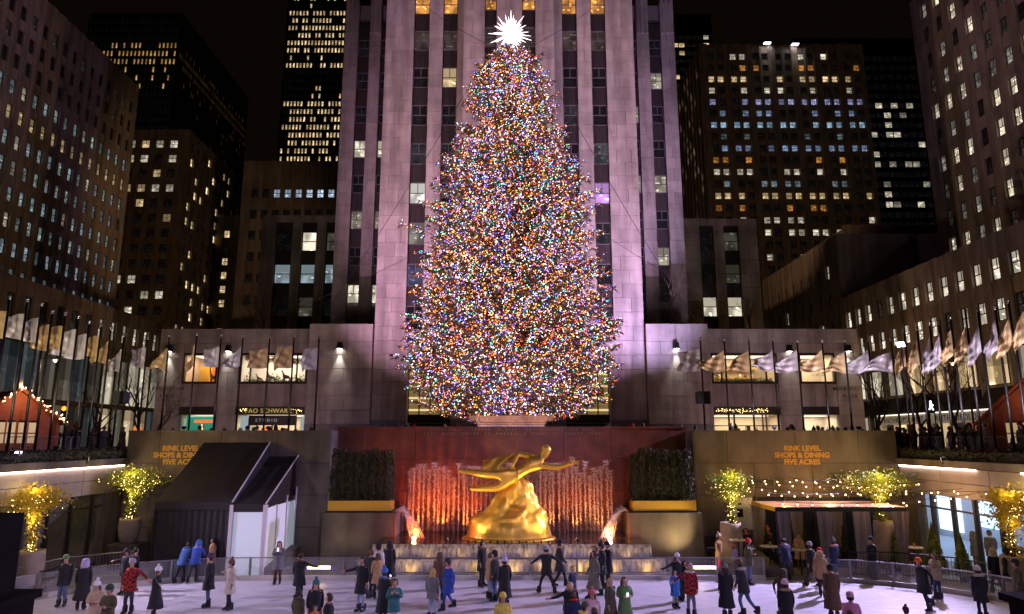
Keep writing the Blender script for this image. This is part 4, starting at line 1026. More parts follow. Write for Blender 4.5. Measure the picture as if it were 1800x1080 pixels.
# plain blocks further along that street
def few(c, k, n): return sc_(NEUT, rb.uniform(.3, .8)) if rb.random() < .16 else (.004, .003, .003)
office('stone_block', 'dark blank stone block beyond the row of bright windows', 44.5, 66, 90, 118, STREET, 33, [('W', grid(91, 117, 3.0, 1.2), [(16 + 4 * k, 18 + 4 * k) for k in range(4)], few, 'sash', .1), ('S', [], [], None, '', 0)], M['stone_dark'])
office('stone_block', 'taller dark stone block stepping up behind the blank stone block', 50.5, 80, 100, 125, STREET, 37.5, [('S', [], [], None, '', 0)], M['stone_dark'])

# distant buildings
def r4(c, k, n):
    j = n - 1 - k
    tone = {0: (NEUT, .35, .7), 1: (AMB, .3, .35), 2: (WARM, .75, .75), 3: (NEUT, .45, .5), 4: ((.55, .55, 1.0), .95, .42), 5: (BLUE, .8, .30), 6: ((.5, .75, 1.0), .95, .5), 7: (COOL, .5, .10), 8: (BLUE, .9, .30), 9: (AMB, .35, .45), 10: (NEUT, .6, .5), 11: (COOL, .4, .18), 12: (WARM, .8, .6), 13: (AMB, .35, .35), 14: (NEUT, .6, .5), 15: (NEUT, .7, .6), 16: (NEUT, .35, .2), 17: (NEUT, .5, .5), 18: (NEUT, .4, .4)}.get(j, (NEUT, .35, .4))
    return sc_(tone[0], tone[2] * rb.uniform(.6, 1.3)) if rb.random() < tone[1] else (.003, .003, .003)
gc = []; x = 58.5
while x < 104: gc += [(x + .9, x + 2.9), (x + 3.7, x + 5.7)]; x += 6.9
office('office_tower', 'wide dark pier-fronted office tower with coloured window rows and two roof floodlights', 57.5, 107, 190, 240, STREET, 124,
       [('S', gc, [(119.5 - 3.72 * k, 121.6 - 3.72 * k) for k in range(27)], r4, 'sash', .14), ('W', grid(191, 239, 3.6, 1.8), [(119.5 - 3.72 * k, 121.6 - 3.72 * k) for k in range(24)], dim(.25, .2, .6, [WARM, NEUT]), 'none', .1)], M['limestone_far'], proud=.5)
for k, (u, v) in enumerate(((1348, 77), (1397, 79))):
    p = at(u, v, 188.6); floodlight((p.x, 188.4, p.z), (p.x, 189.3, p.z - 30), 9000, (1, .85, .65), 40, ('roof floodlight on the wide pier-fronted tower, ' + ('nearer the floodlit tower' if k == 0 else 'nearer the black glass tower')), size=2.2, lens=(1, .95, 1), glow=12, group=None)
def r5(c, k, n):
    j = n - 1 - k
    if j < 5: return (.002, .002, .002)
    return sc_(NEUT, rb.uniform(.15, .6)) if rb.random() < (.62 if c < 7 else .22) else (.003, .003, .004)
office('glass_tower', 'black glass tower with bands of lit floors behind the wide pier-fronted tower', 118, 170, 262, 300, STREET, 172,
       [('S', grid(118.3, 169.7, 3.2, 2.9), [(162 - 4.3 * k, 164.4 - 4.3 * k) for k in range(26)], r5, 'none', .1)], M['dark_glass'], proud=.15, spm_=M['dark_glass'])
m = MB(); p = at(1484, 85, 261); m.ball(tuple(p), .9, 0, 8, 5); m.ball((p.x, p.y, p.z - 2.6), .9, 0, 8, 5); tag(m.build('beacon_light', M['red_light']), 'pair of red warning lights on the corner of the black glass tower', 'light')
office('glass_tower', 'slim dark tower with a few lit floors right beside the floodlit tower', 70, 97, 300, 340, STREET, 209, [('S', grid(70.2, 96.8, 3.0, 2.6), [(196 - 4.2 * k, 198.3 - 4.2 * k) for k in range(24)], dim(.22, .3, .9, [NEUT, WARM]), 'none', .1)], M['dark_glass'], spm_=M['dark_glass'])
def xyz(c, k, n):
    j = n - 1 - k
    p = {0: .6, 1: .15, 8: .15, 10: .0, 11: 0, 12: .25, 13: .2}.get(j, .85)
    if c < 2 and j > 12: p *= .35
    return sc_((1, .72, .38), rb.uniform(.4, 1.1)) if rb.random() < p else (.002, .002, .002)
office('slab_tower', 'tall black slab tower with amber rows of narrow windows beside the floodlit tower', -117, -82, 320, 360, STREET, 260, [('S', grid(-116.8, -82.2, 1.75, .95), [(248 - 4.25 * k, 250.6 - 4.25 * k) for k in range(31)], lambda c, k, n: xyz(c, k - 0, n - 4), 'none', .1)], M['dark_glass'], single=False, proud=.35)
def l3(c, k, n):
    j = n - 1 - k
    if j < 3: return (.002, .002, .002)
    p = {3: .5, 4: .96, 5: .93, 6: .12, 7: .25, 8: .08, 12: .1}.get(j, .04)
    return sc_((1, .55, .16), rb.uniform(.25, .6)) if rb.random() < p else (.002, .002, .002)
office('slab_tower', 'black ribbed tower crowned by three amber window rows beyond the stone tower', -206, -161, 300, 385, STREET, 209.5,
       [('S', grid(-205.8, -161.2, 1.9, 1.0), [(204.2 - 4.25 * k, 207 - 4.25 * k) for k in range(20)], l3, 'none', .1), ('E', grid(300.2, 384.8, 2.0, 1.05), [(204.2 - 4.25 * k, 207 - 4.25 * k) for k in range(20)], l3, 'none', .1)], M['dark_glass'], single=False, proud=.35)
lm = dim(.24, .35, .9, [WARM, NEUT, (1, .6, .3)])
def lmid(c, k, n):
    j = n - 1 - k
    p = .75 if j in (0, 3, 4) else (.5 if j == 1 else .16)
    return sc_(rb.choice([WARM, NEUT]), rb.uniform(.25, .8)) if rb.random() < p else (.004, .003, .003)
rw = [(73.0 - 3.62 * k, 75.0 - 3.62 * k) for k in range(17)]
office('office_block', 'brown stone office block below the ribbed tower with scattered lit sash windows', -96, -76, 150, 176, STREET, 77, [('S', grid(-95.6, -76.3, 3.3, 1.9), rw, lmid, 'dh', .12), ('E', grid(150.5, 175.5, 3.0, 1.5), rw, dim(.35, .3, .9, [WARM]), 'sash', .12)], M['limestone_far'])
rw = [(56.5 - 3.62 * k, 58.5 - 3.62 * k) for k in range(12)]
office('office_block', 'lower brown stone block stepping down toward the floodlit tower', -76, -70, 168, 200, STREET, 62, [('S', grid(-75.8, -70.2, 2.8, 1.5), rw, dim(.4, .3, .9, [WARM]), 'dh', .12), ('E', grid(168.5, 199.5, 2.8, 1.4), rw, dim(.3, .3, .9, [WARM, NEUT]), 'sash', .12)], M['limestone_far'])
office('office_block', 'low dark block with one row of cold blue windows beside the slab tower', -52, -24, 125, 150, STREET, 58.5, [('S', grid(-51.5, -24.5, 2.1, 1.35), [(51.6 - 4.2 * k, 53.4 - 4.2 * k) for k in range(6)], lambda c, k, n: sc_((.6, .78, 1.0), rb.uniform(.45, .85)) if n - 1 - k == 0 and c > 1 else (.003, .003, .003), 'dh', .12)], M['stone_dark'])
# ================================================================ the lit spruce
from mathutils import noise
rt_ = random.Random(99)
PROF = [(7.3, 3.2), (8.0, 5.4), (8.9, 6.45), (10.3, 6.95), (12.1, 6.85), (14.3, 6.7), (15.8, 6.3), (17.7, 6.1), (19.6, 5.9), (22.0, 5.2), (23.6, 4.7), (25.2, 3.85), (26.9, 3.5), (28.5, 3.1), (29.8, 2.55), (31.5, 1.6), (32.2, .75), (32.7, .1)]
def prof(z):
    for (a, ra), (b, rb_) in zip(PROF, PROF[1:]):
        if a <= z <= b: return ra + (rb_ - ra) * (z - a) / (b - a)
    return .1
TX = -.05
TREE = thing('christmas_tree', 'huge spruce covered in thousands of coloured lights with a white star on top', 'tree', (TX, TREEY, STREET))
m = MB(); m.tube([(TX, TREEY, STREET), (TX, TREEY, 12), (TX, TREEY, 22), (TX, TREEY, 32.4)], [.48, .40, .24, .05], 10); m.build('trunk', M['bark'], TREE, True)
limbs = MB(); needles = MB(); bulbs = []
def twig(p, d, L_, w, side):
    q = p + d * L_; needles.face([p - side * w * .35, p + d * L_ * .45 - side * w, q, p + d * L_ * .45 + side * w])
z = 7.6; nl = 0
while z < 32.3:
    Rz = prof(z); n = max(8, int((5 + Rz * 2.1) * 1.95))
    for k in range(n):
        a = rt_.uniform(0, 2 * math.pi); zz = z + rt_.gauss(0, .10); rr = prof(max(7.4, min(32.5, zz))) * rt_.uniform(.68, 1.0) * (1 + (.15 if rt_.random() < .08 else 0))
        if rt_.random() < .06: rr *= 1.06
        back = math.sin(a) > .55; hue = rt_.randrange(6) if rt_.random() < .6 else -1; dens = rt_.choice((.45, .9, 1.0, 1.0))
        d = Vector((math.cos(a), math.sin(a), 0)); sd = Vector((-d.y, d.x, 0))
        steps = max(4, int(rr / .55)); path = []
        lift = .75 if zz > 27 else (.25 if zz > 18 else .05)
        for j in range(steps + 1):
            t = j / steps; path.append(Vector((TX, TREEY, zz)) + d * (rr * t) + Vector((0, 0, lift * rr * .35 * t - .10 * rr * math.sin(math.pi * min(1, t * 1.1)) + .05 * rr * max(0, t - .7))))
        limbs.tube(path, [max(.012, .07 * (1 - j / (steps + 1)) * (.4 + rr / 8)) for j in range(steps + 1)], 4, cap=False); nl += 1
        for j in range(1, steps + 1):
            t = j / steps
            if t < .32: continue
            for q in range(2 if back else 4):
                b0 = path[j - 1].lerp(path[j], rt_.random())
                nz = noise.noise(b0 * .62) + .5 * noise.noise(b0 * 1.7)
                if nz < -.30 and rt_.random() < .88: continue
                fan = rt_.uniform(.35, 1.0) * (.5 + .5 * (1 - t)) * (.5 + rr / 9) * (1.35 if t < .75 else 1)
                s_ = rt_.choice((-1, 1)); dd = (d * rt_.uniform(.5, 1.0) + sd * s_ * rt_.uniform(.5, 1.1) + Vector((0, 0, rt_.uniform(-.45, .12)))).normalized()
                e = b0 + dd * fan
                for w in range(4):
                    p = b0.lerp(e, (w + rt_.random()) / 4)
                    dn = (dd + sd * rt_.uniform(-.8, .8) + Vector((0, 0, rt_.uniform(-1.1, .15)))).normalized()
                    up = Vector((rt_.gauss(0, 1), rt_.gauss(0, 1), rt_.gauss(0, 1)))
                    twig(p, dn, rt_.uniform(.22, .42), rt_.uniform(.030, .060), dn.cross(up).normalized())
                if not back or rt_.random() < .4:
                    nb = (2 if rt_.random() < .45 else 3) if rt_.random() < dens * (.45 + 1.5 * (nz + .3)) else (1 if rt_.random() < .5 else 0)
                    for w in range(nb):
                        p = b0.lerp(e, rt_.uniform(.1, 1)); bulbs.append((p + Vector((rt_.gauss(0, .05), rt_.gauss(0, .05), rt_.uniform(-.12, .12))), hue))
            # tip twigs
        for q in range(5):
            dn = (d + sd * rt_.uniform(-.7, .7) + Vector((0, 0, rt_.uniform(-.5, .45)))).normalized()
            twig(path[-1], dn, rt_.uniform(.25, .5), .05, dn.cross(Vector((rt_.gauss(0, 1), rt_.gauss(0, 1), 1))).normalized())
            if rt_.random() < .5: bulbs.append((path[-1] + dn * rt_.uniform(0, .3), hue))
    z += rt_.uniform(.44, .56) if z < 26 else rt_.uniform(.36, .44)
limbs.build('limbs', M['bark'], TREE)
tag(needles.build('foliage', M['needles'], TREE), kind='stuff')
BC = [('white', (1.0, .92, .88), 9.0, .14), ('orange', (1.0, .21, .025), 9.0, .34), ('yellow', (1.0, .42, .04), 8.5, .13), ('blue', (.11, .13, 1.0), 15.0, .19), ('teal', (.02, .74, .48), 9.0, .13), ('red', (1.0, .05, .02), 8.5, .05)]
BM = [emis('bulb_' + n, c, s) for n, c, s, p in BC]
lb_ = MB(); cum = []; acc = 0
for n, c, s, p in BC: acc += p; cum.append(acc)
for p, hue in bulbs:
    r = rt_.random() * acc; k = next(i for i, x in enumerate(cum) if r <= x)
    if hue >= 0 and rt_.random() < .22: k = hue
    lb_.octa(p, rt_.uniform(.014, .027) if rt_.random() < .92 else rt_.uniform(.03, .04), k)
o = lb_.build('string_lights', BM); tag(o, 'thousands of tiny coloured string lights wound over the spruce', 'string lights', kind='stuff')
print('TREE limbs', nl, 'needles', len(needles.f), 'bulbs', len(bulbs))
# star
SC = at(897, 60, TREEY)
st = thing('tree_star', 'white many-spiked crystal star glowing on top of the spruce', 'star', tuple(SC))
M['star'] = emis('star_glow', (.97, .94, 1.0), 3.2)
m = MB(); m.ball((0, 0, 0), .42, 0, 12, 8); o = bpy.data.objects.new('core', m.mesh('core', M['star'])); link(o, st); o.location = SC
m = MB(); m.lathe([(.075, 0), (.040, .5), (.006, 1.0)], 5); sm = m.mesh('spike', M['star'])
n = 74
for k in range(n):
    y = 1 - 2 * (k + .5) / n; rr = math.sqrt(1 - y * y); a = k * 2.399963; d = Vector((rr * math.cos(a), rr * math.sin(a), y))
    o = bpy.data.objects.new('spike', sm); link(o, st); o.location = SC + d * .3; L_ = rt_.choice((1.22, .95, .72)) * rt_.uniform(.93, 1.06); o.scale = (1, 1, L_)
    o.rotation_euler = d.to_track_quat('Z', 'Y').to_euler()
# the mast that carries the star
m = MB(); m.tube([(TX, TREEY, 32.2), tuple(SC)], .07, 6); m.build('mast', M['steel'], st)
# guy wires of the tree
for k, (a, b, lab) in enumerate((((-3.3, TREEY, 29.0), (-16.5, 57.0, 15.5), 'upper guy wire from the spruce to the limestone block by the toy shop'), ((3.3, TREEY, 29.0), (15.8, 57, 15.5), 'upper guy wire from the spruce to the limestone block by the clothing shop'), ((6.2, TREEY, 19), (23, 58, 15.4), 'lower guy wire from the spruce to the clothing shop roof'), ((-6, TREEY, 18), (-24, 58, 15.4), 'lower guy wire from the spruce to the toy shop roof'), ((-.6, TREEY, 32.2), (-11, 56.9, 48), 'guy wire rising from the star to the floodlit tower on the toy shop side'), ((.5, TREEY, 32.2), (10.5, 56.9, 48), 'guy wire rising from the star to the floodlit tower on the clothing shop side'))):
    m = MB(); a = Vector(a); b = Vector(b); m.tube([a.lerp(b, t / 6) - Vector((0, 0, .5 * math.sin(math.pi * t / 6))) for t in range(7)], .018, 4); tag(m.build('guy_wire', M['black_metal']), lab, 'wire')
# fluted planter at the foot of the tree
t = thing('fluted_planter', 'fluted pink lit stone trough on the parapet below the spruce', 'planter', (-.1, 40, STREET))
m = MB(); m.box(-2.0, 1.9, 39.4, 41.5, STREET, 6.72); m.build('base', M['granite'], t)
M['rose'] = mat('rose_stone', (.55, .38, .30), .7, var=.15, scale=3)
for k in range(3): m = MB(); m.box(-1.95 - .05 * k, 1.85 + .05 * k, 39.35 - .05 * k, 41.5, 6.72 + .11 * k, 6.80 + .11 * k); m.build('moulding', M['rose'], t)
for k in range(16): m = MB(); x = -2.45 + k * .30; m.hexa([(x + .02, 39.25, 7.02), (x + .28, 39.25, 7.02), (x + .28, 39.6, 7.02), (x + .02, 39.6, 7.02), (x, 39.1, 7.30), (x + .30, 39.1, 7.30), (x + .30, 39.6, 7.30), (x, 39.6, 7.30)]); m.build('flute', M['rose'], t)
m = MB(); m.box(-2.45, 2.35, 39.6, 41.5, 7.02, 7.28); m.build('trough', M['rose'], t)
m = MB(); m.box(-1.9, 1.8, 39.30, 39.34, 6.62, 6.70); m.build('lamp_strip', emis('blue_strip', (.25, .35, 1), .8, False), t)
for x in (-1.6, 0, 1.6): spot('lamp', (x, 38.55, 6.5), (x, 39.3, 7.15), 30, (1.0, .55, .42), 140, .8, .15, t)
# ================================================================ flags
rf = random.Random(5)
def flag_mesh(kind, seed, mt):
    r = random.Random(seed); m = MB(); nu, nv = 22, 16; L_ = r.uniform(1.55, 1.95); H = 1.25
    ph = r.uniform(0, 6); droop = {'sag': r.uniform(.85, 1.25), 'fly': r.uniform(.1, .45), 'limp': r.uniform(2.0, 2.6)}[kind]
    curl = r.uniform(-.25, .25)
    for i in range(nu + 1):
        u = i / nu
        for j in range(nv + 1):
            v = j / nv
            if kind == 'limp':
                x = -.62 * u - .12 * math.sin(3 * u + ph) * u; z = -v * H * (1 - .45 * u) - 1.25 * u ** 1.05
            elif kind == 'sag':
                x = -L_ * u * (.82 + .1 * v); z = -v * H * (1 - .45 * u) - droop * u * (1 - .35 * v) ** 1.0 * .85 + .10 * math.sin(5 * u + ph)
            else:
                x = -L_ * u * (.86 + .08 * math.sin(4 * v + ph)); z = -v * H * (1 - .18 * u * (1 + math.sin(ph))) - droop * u ** 1.4 + .09 * math.sin(4.5 * u + ph) * u + .05 * math.sin(6 * v + 3 * u) * u
            y = (.20 * math.sin(6.5 * u + 2.6 * v + ph) + .09 * math.sin(14 * u - 4 * v + ph)) * (u ** .6) + curl * u * u + .045 * math.sin(17 * v + 9 * u + ph) * (u ** .5)
            m.v.append((x - .06, y, z))
    for i in range(nu):
        for j in range(nv): a = i * (nv + 1) + j; m.f.append((a, a + nv + 1, a + nv + 2, a + 1)); m.m.append(0)
    return m.mesh('flag', mt, True)
FM = {(k, c, s): flag_mesh(k, s * 7 + len(k), M[c + '_flag']) for k in ('sag', 'fly', 'limp') for c in ('gold', 'silver') for s in range(3)}
pm = {}
def pole_mesh(h):
    k = round(h, 1)
    if k not in pm:
        m = MB(); m.tube([(0, 0, 0), (0, 0, k)], [.062, .045], 8); a = m.mesh('pole', M['black_metal'], True)
        m = MB(); m.ball((0, 0, k + .08), .085, 0, 10, 6); m.tube([(0, 0, k - .05), (0, 0, k + .03)], .07, 8); b = m.mesh('finial', M['steel'], True); pm[k] = (a, b)
    return pm[k]
ORD = ['first', 'second', 'third', 'fourth', 'fifth', 'sixth', 'seventh', 'eighth', 'ninth', 'tenth', 'eleventh', 'twelfth', 'thirteenth']
def flagpole(x, y, topz, kind, colr, label, group, z0=STREET, lower=.55, rz=0.0, fw=1.0):
    t = thing('flagpole', label, 'flagpole', (x, y, z0), group); a, b = pole_mesh(topz - z0)
    for nm, me in (('pole', a), ('finial', b)): o = bpy.data.objects.new(nm, me); link(o, t, False)
    o = bpy.data.objects.new('flag', FM[(kind, colr, rf.randrange(3))]); link(o, t, False); o.location = (0, 0, topz - z0 - lower); o.rotation_euler.z = rz + rf.uniform(-.25, .25)
    o.scale = (rf.uniform(.88, 1.1) * fw, fw ** .5, rf.uniform(.93, 1.05))
BY = 39.6
for i, (u, v, k, c) in enumerate(((561, 595, 'fly', 'silver'), (517, 592, 'fly', 'gold'), (474, 596, 'fly', 'gold'), (427, 593, 'sag', 'silver'), (389, 593, 'fly', 'silver'), (346, 588, 'limp', 'gold'), (298, 592, 'sag', 'gold'))):
    p = at(u, v, BY); flagpole(p.x, BY, p.z, k, c, 'dull %s flag before the toy shop, %s pole from the limestone block' % (c, ORD[i]), 'flagpoles along the rear parapet', fw=.66)
for i, (u, v, k, c) in enumerate(((1231, 597, 'fly', 'silver'), (1273, 598, 'sag', 'gold'), (1316, 597, 'sag', 'gold'), (1358, 598, 'sag', 'silver'), (1401, 600, 'sag', 'silver'), (1445, 600, 'sag', 'gold'), (1484, 601, 'sag', 'gold'))):
    p = at(u, v, BY); flagpole(p.x, BY, p.z, k, c, 'shiny %s flag before the clothing shop, %s pole from the limestone block' % (c, ORD[i]), 'flagpoles along the rear parapet')
for i, (u, v, k, c) in enumerate(((260, 595, 'fly', 'silver'), (218, 592, 'sag', 'silver'), (195, 578, 'sag', 'gold'), (178, 572, 'fly', 'gold'), (157, 568, 'fly', 'silver'), (138, 560, 'fly', 'silver'), (115, 553, 'fly', 'gold'), (92, 550, 'fly', 'gold'), (73, 538, 'fly', 'silver'), (48, 530, 'fly', 'silver'), (17, 525, 'fly', 'gold'))):
    p = at_x(u, v, -21.5); flagpole(-21.5, p.y, p.z, k, c, '%s flag on the orange hut side, %s pole from the parapet corner' % (c, ORD[i]), 'flagpoles beside the orange hut', fw=.62)
for i, (u, v, k, c) in enumerate(((1526, 600, 'sag', 'silver'), (1566, 598, 'sag', 'silver'), (1589, 584, 'limp', 'gold'), (1612, 580, 'limp', 'gold'), (1634, 570, 'limp', 'silver'), (1651, 568, 'limp', 'silver'), (1671, 561, 'limp', 'gold'), (1697, 551, 'limp', 'gold'), (1719, 548, 'limp', 'silver'), (1749, 541, 'limp', 'silver'), (1773, 533, 'limp', 'gold'), (1803, 520, 'limp', 'gold'))):
    p = at_x(u, v, 21.5); flagpole(21.5, p.y, p.z, k, c, 'drooping %s flag by the crowd, %s pole from the parapet corner' % (c, ORD[i]), 'flagpoles beside the waiting crowd', rz=-.2)
def speakers(x, y, z, label):
    t = thing('loudspeaker', label, 'loudspeaker', (x, y, z))
    for dx, rz in ((-.24, .3), (.24, -.5)):
        m = MB(); m.hexa([(-.2, -.22, -.36), (.2, -.22, -.36), (.15, .18, -.30), (-.15, .18, -.30), (-.2, -.22, .36), (.2, -.22, .36), (.15, .18, .30), (-.15, .18, .30)])
        o = bpy.data.objects.new('cabinet', m.mesh('cabinet', M['black_metal'])); link(o, t, False); o.location = (dx, -.18, 0); o.rotation_euler.z = rz
    m = MB(); m.box(-.12, .12, -.1, .06, -.1, .1); o = bpy.data.objects.new('bracket', m.mesh('bracket', M['black_metal'])); link(o, t, False)
p = at(1237, 700, BY); speakers(p.x - .08, BY - .06, p.z, 'pair of black loudspeakers strapped to a flagpole before the clothing shop')
p = at_x(212, 700, -21.5); speakers(-21.4, p.y, p.z, 'pair of black loudspeakers strapped to a flagpole beside the orange hut')

# ================================================================ black tent
t = thing('black_tent', 'black lean-to tent with white lit side panels against the granite wall', 'tent', (-13.4, 34, 0))
YF, YB = 31.75, WALLY - .06
def roof(x0, x1, ze, zt, name):
    m = MB(); n = 12
    for i in range(n + 1):
        for j in range(9):
            a, b = i / n, j / 8; m.v.append((x0 + (x1 - x0) * a, YF + (YB - YF) * b, ze + (zt - ze) * b - .10 * math.sin(math.pi * b) * (.6 + .4 * math.sin(a * 9)) ))
    for i in range(n):
        for j in range(8): q = i * 9 + j; m.f.append((q, q + 9, q + 10, q + 1)); m.m.append(0)
    m.build(name, M['black_cloth'], t, True)
    m = MB(); m.box(x0, x1, YF - .02, YF + .03, ze - .32, ze + .01); m.build('valance', M['black_cloth'], t)
XL, XM, XR = -16.0, -12.55, -11.05
roof(XL, XM, 3.2, 5.82, 'roof_sheet'); roof(XM + .02, XR, 3.12, 5.12, 'roof_sheet')
for x, ze, zt in ((XM, 3.22, 5.86), (XR, 3.14, 5.16)):
    m = MB(); m.tube([(x, YF, ze), (x, YB, zt)], .035, 6); m.build('piping', M['white_trim'], t)
m = MB(); m.face([(XR, YF, 2.9), (XR, YB, 3.2), (XR, YB, 5.12), (XR, YF, 3.12)]); m.face([(XM, YF, 3.1), (XM, YB, 5.0), (XM, YB, 5.8), (XM, YF, 3.2)]); m.build('gable_sheet', M['black_cloth'], t)
m = MB()
for k in range(60):
    x = XL + (XM - XL) * k / 59; m.v += [(x, YF + .04 + .03 * math.sin(k * 1.3), 0.02), (x, YF + .04 + .02 * math.sin(k * 1.3), 2.95)]
for k in range(59): m.f.append((2 * k, 2 * k + 2, 2 * k + 3, 2 * k + 1)); m.m.append(0)
m.build('front_curtain', M['black_cloth'], t, True)
M['lit_panel'] = mat('tent_panel', (.72, .76, .78), .6, trans=0, emit=(.50, .66, .78), est=.26)
for x in (XM, XR): m = MB(); m.box(x - .08, x + .08, YF - .06, YF + .10, 0, 3.1); m.build('post', M['white_trim'], t)
m = MB(); m.box(XM + .09, XR - .09, YF + .02, YF + .05, .05, 2.78); m.build('lit_panel', M['lit_panel'], t)
for k in range(3):
    a = YF + .12 + k * 1.42; m = MB(); m.box(XR - .03, XR, a, a + 1.34, .05, 2.95); m.build('lit_panel', M['lit_panel'], t)
    m = MB(); m.box(XR - .05, XR + .05, a + 1.34, a + 1.42, 0, 3.0 + .3 * k); m.build('post', M['white_trim'], t)
m = MB(); m.box(XL - .02, XL + .04, YF, YB, .02, 3.0); m.build('side_sheet', M['black_cloth'], t)
# doors in the back wall beside the tent
t = thing('service_door', 'dark recessed service door between the tall pot and the tent', 'door', (-16.9, WALLY, 0)); m = MB(); m.box(-17.6, -16.4, WALLY - .10, WALLY - .055, 0, 3.3); m.build('leaf', M['black_metal'], t); m = MB(); m.box(-17.75, -17.6, WALLY - .16, WALLY - .055, 0, 3.4); m.box(-16.4, -16.25, WALLY - .16, WALLY - .055, 0, 3.4); m.box(-17.6, -16.4, WALLY - .16, WALLY - .055, 3.3, 3.4); m.build('frame', M['gold_paint'], t)

# ================================================================ pots with lit vines
def vine(label, cx, cy, z0, z1, spread, yellow, n, lights, droop=0.0, lab2='', wallx=None):
    t = thing('climbing_vine', label, 'vine', (cx, cy, z0)); m = MB(); r = rf
    pts = []
    mm = MB()
    for k in range(7):
        a = r.uniform(0, 6.28); e = Vector((cx + spread[0] * r.uniform(-1, 1), cy + spread[1] * r.uniform(-1, 1), z1 + r.uniform(-.3, .2))); s = Vector((cx + r.gauss(0, .06), cy + r.gauss(0, .06), z0))
        path = [s, s.lerp(e, .4) + Vector((-.3 * (e.x - s.x), -.3 * (e.y - s.y), .3)), s.lerp(e, .75) + Vector((0, 0, .25)), e]; m.tube(path, [.035, .03, .02, .01], 5); pts.append(path)
    for _ in range(n):
        if r.random() < .72: c = Vector((cx + spread[0] * r.gauss(0, .5), cy + spread[1] * r.gauss(0, .5), z1 + r.gauss(0, .19) - droop * r.random() ** 2))
        else:
            p = r.choice(pts); i = r.randrange(3); c = p[i].lerp(p[i + 1], r.random()) + Vector((r.gauss(0, .13), r.gauss(0, .13), r.gauss(0, .1)))
        leaf(mm, c, r.uniform(.05, .10), r)
    m.build('stem', M['bark'], t); tag(mm.build('foliage', M['vine_yellow' if yellow else 'vine'], t), kind='stuff')
    lm_ = MB()
    for _ in range(lights):
        if r.random() < .6: p = r.choice(pts); i = r.randrange(3); c = p[i].lerp(p[i + 1], r.random()) + Vector((r.gauss(0, .07), -.06 + r.gauss(0, .07), r.gauss(0, .07)))
        else: c = Vector((cx + spread[0] * r.gauss(0, .5), cy - .1 + spread[1] * r.gauss(0, .5), z1 + r.gauss(0, .2) - droop * r.random()))
        lm_.octa(c, r.uniform(.012, .021))
    tag(lm_.build('fairy_lights', M['fairy'], t), kind='stuff')
    point('lamp', (cx, cy - .25, (z0 + z1) / 2 + .2), 40, (1.0, .74, .16), .3, t); point('lamp', (cx, cy - .35, z1 + .25), 55, (1.0, .76, .18), .3, t)
    return t
def pot(label, x, y, zb, h, r_):
    t = thing('tall_pot', label, 'pot', (x, y, zb)); m = MB(); m.lathe([(r_ * .62, 0), (r_ * .86, .25 * h), (r_, .62 * h), (r_ * .96, .9 * h), (r_ * .92, h), (r_ * .80, h), (r_ * .78, h - .12)], 20, (x, y, zb)); pb = m.build('body', M['terracotta'], t, True)
    m = MB(); m.lathe([(r_ * .78, h - .10), (.02, h - .08)], 14, (x, y, zb)); m.build('soil', M['bark'], pb)
    return t
p = at(225, 955, 34); t = thing('pot_plinth', 'stone plinth under the tall pot beside the black tent', 'plinth', (p.x, 34, 0)); m = MB(); m.box(p.x - .6, p.x + .6, 33.5, 34.6, 0, 1.05); m.box(p.x - .68, p.x + .68, 33.42, 34.68, 1.05, 1.13); m.build('block', M['granite'], t)
pot('tall pale pot on a plinth beside the black tent', p.x, 34, 1.13, 1.16, .5)
vine('leafy vine wrapped in fairy lights in the pot beside the tent', p.x, 34, 2.2, 4.25, (1.05, .5), False, 2600, 260, .4)
p1 = at(1287, 968, 34); pot('tall brown pot against the granite wall beside the fountain', p1.x, 34, 0, 2.08, .52)
vine('vine wrapped in fairy lights in the brown pot beside the fountain', p1.x + .1, 34, 2.0, 4.1, (.75, .4), False, 2300, 230, .9)
p2 = at(1560, 965, 34); pot('tall pale pot at the corner behind the pergola', p2.x, 34, 0, 2.15, .55)
vine('vine with fairy lights in the pale pot behind the pergola', p2.x, 34.3, 2.1, 4.1, (1.5, .5), False, 3000, 160, .5)
vine('golden leaved vine with fairy lights on the fascia beside the picket fence', 19.3, 27.6, 1.5, 3.75, (.4, 1.1), True, 2800, 150, 1.1)
pot('tall pale pot under the golden leaved vine', 19.3, 27.6, 0, 1.6, .5)
vine('yellow green vine with fairy lights on the fascia near the stone pier', -19.35, 28.9, 1.5, 3.75, (.4, 1.5), True, 3000, 170, .5)
pot('tall pot under the yellow green vine near the stone pier', -19.35, 28.9, 0, 1.6, .5)
# trailing greenery along the granite wall
for lab, u0, u1, v in (('trailing greenery on the granite wall above the pergola', 1455, 1590, 842), ('thin trailing twigs on the granite wall above the brown pot', 1275, 1380, 848), ('thin trailing twigs on the granite wall above the pot by the tent', 235, 320, 850)):
    m = MB(); a = at(u0, v, WALLY - .2); b = at(u1, v, WALLY - .2)
    for _ in range(900 if '1455' in str(u0) else 320): t_ = rf.random(); leaf(m, (a.x + (b.x - a.x) * t_, WALLY - .2 + rf.gauss(0, .06), a.z + rf.gauss(0, .13) * (1 - .4 * t_)), rf.uniform(.04, .09), rf)
    tag(m.build('trailing_greenery', M['leaf_green']), lab, 'greenery')

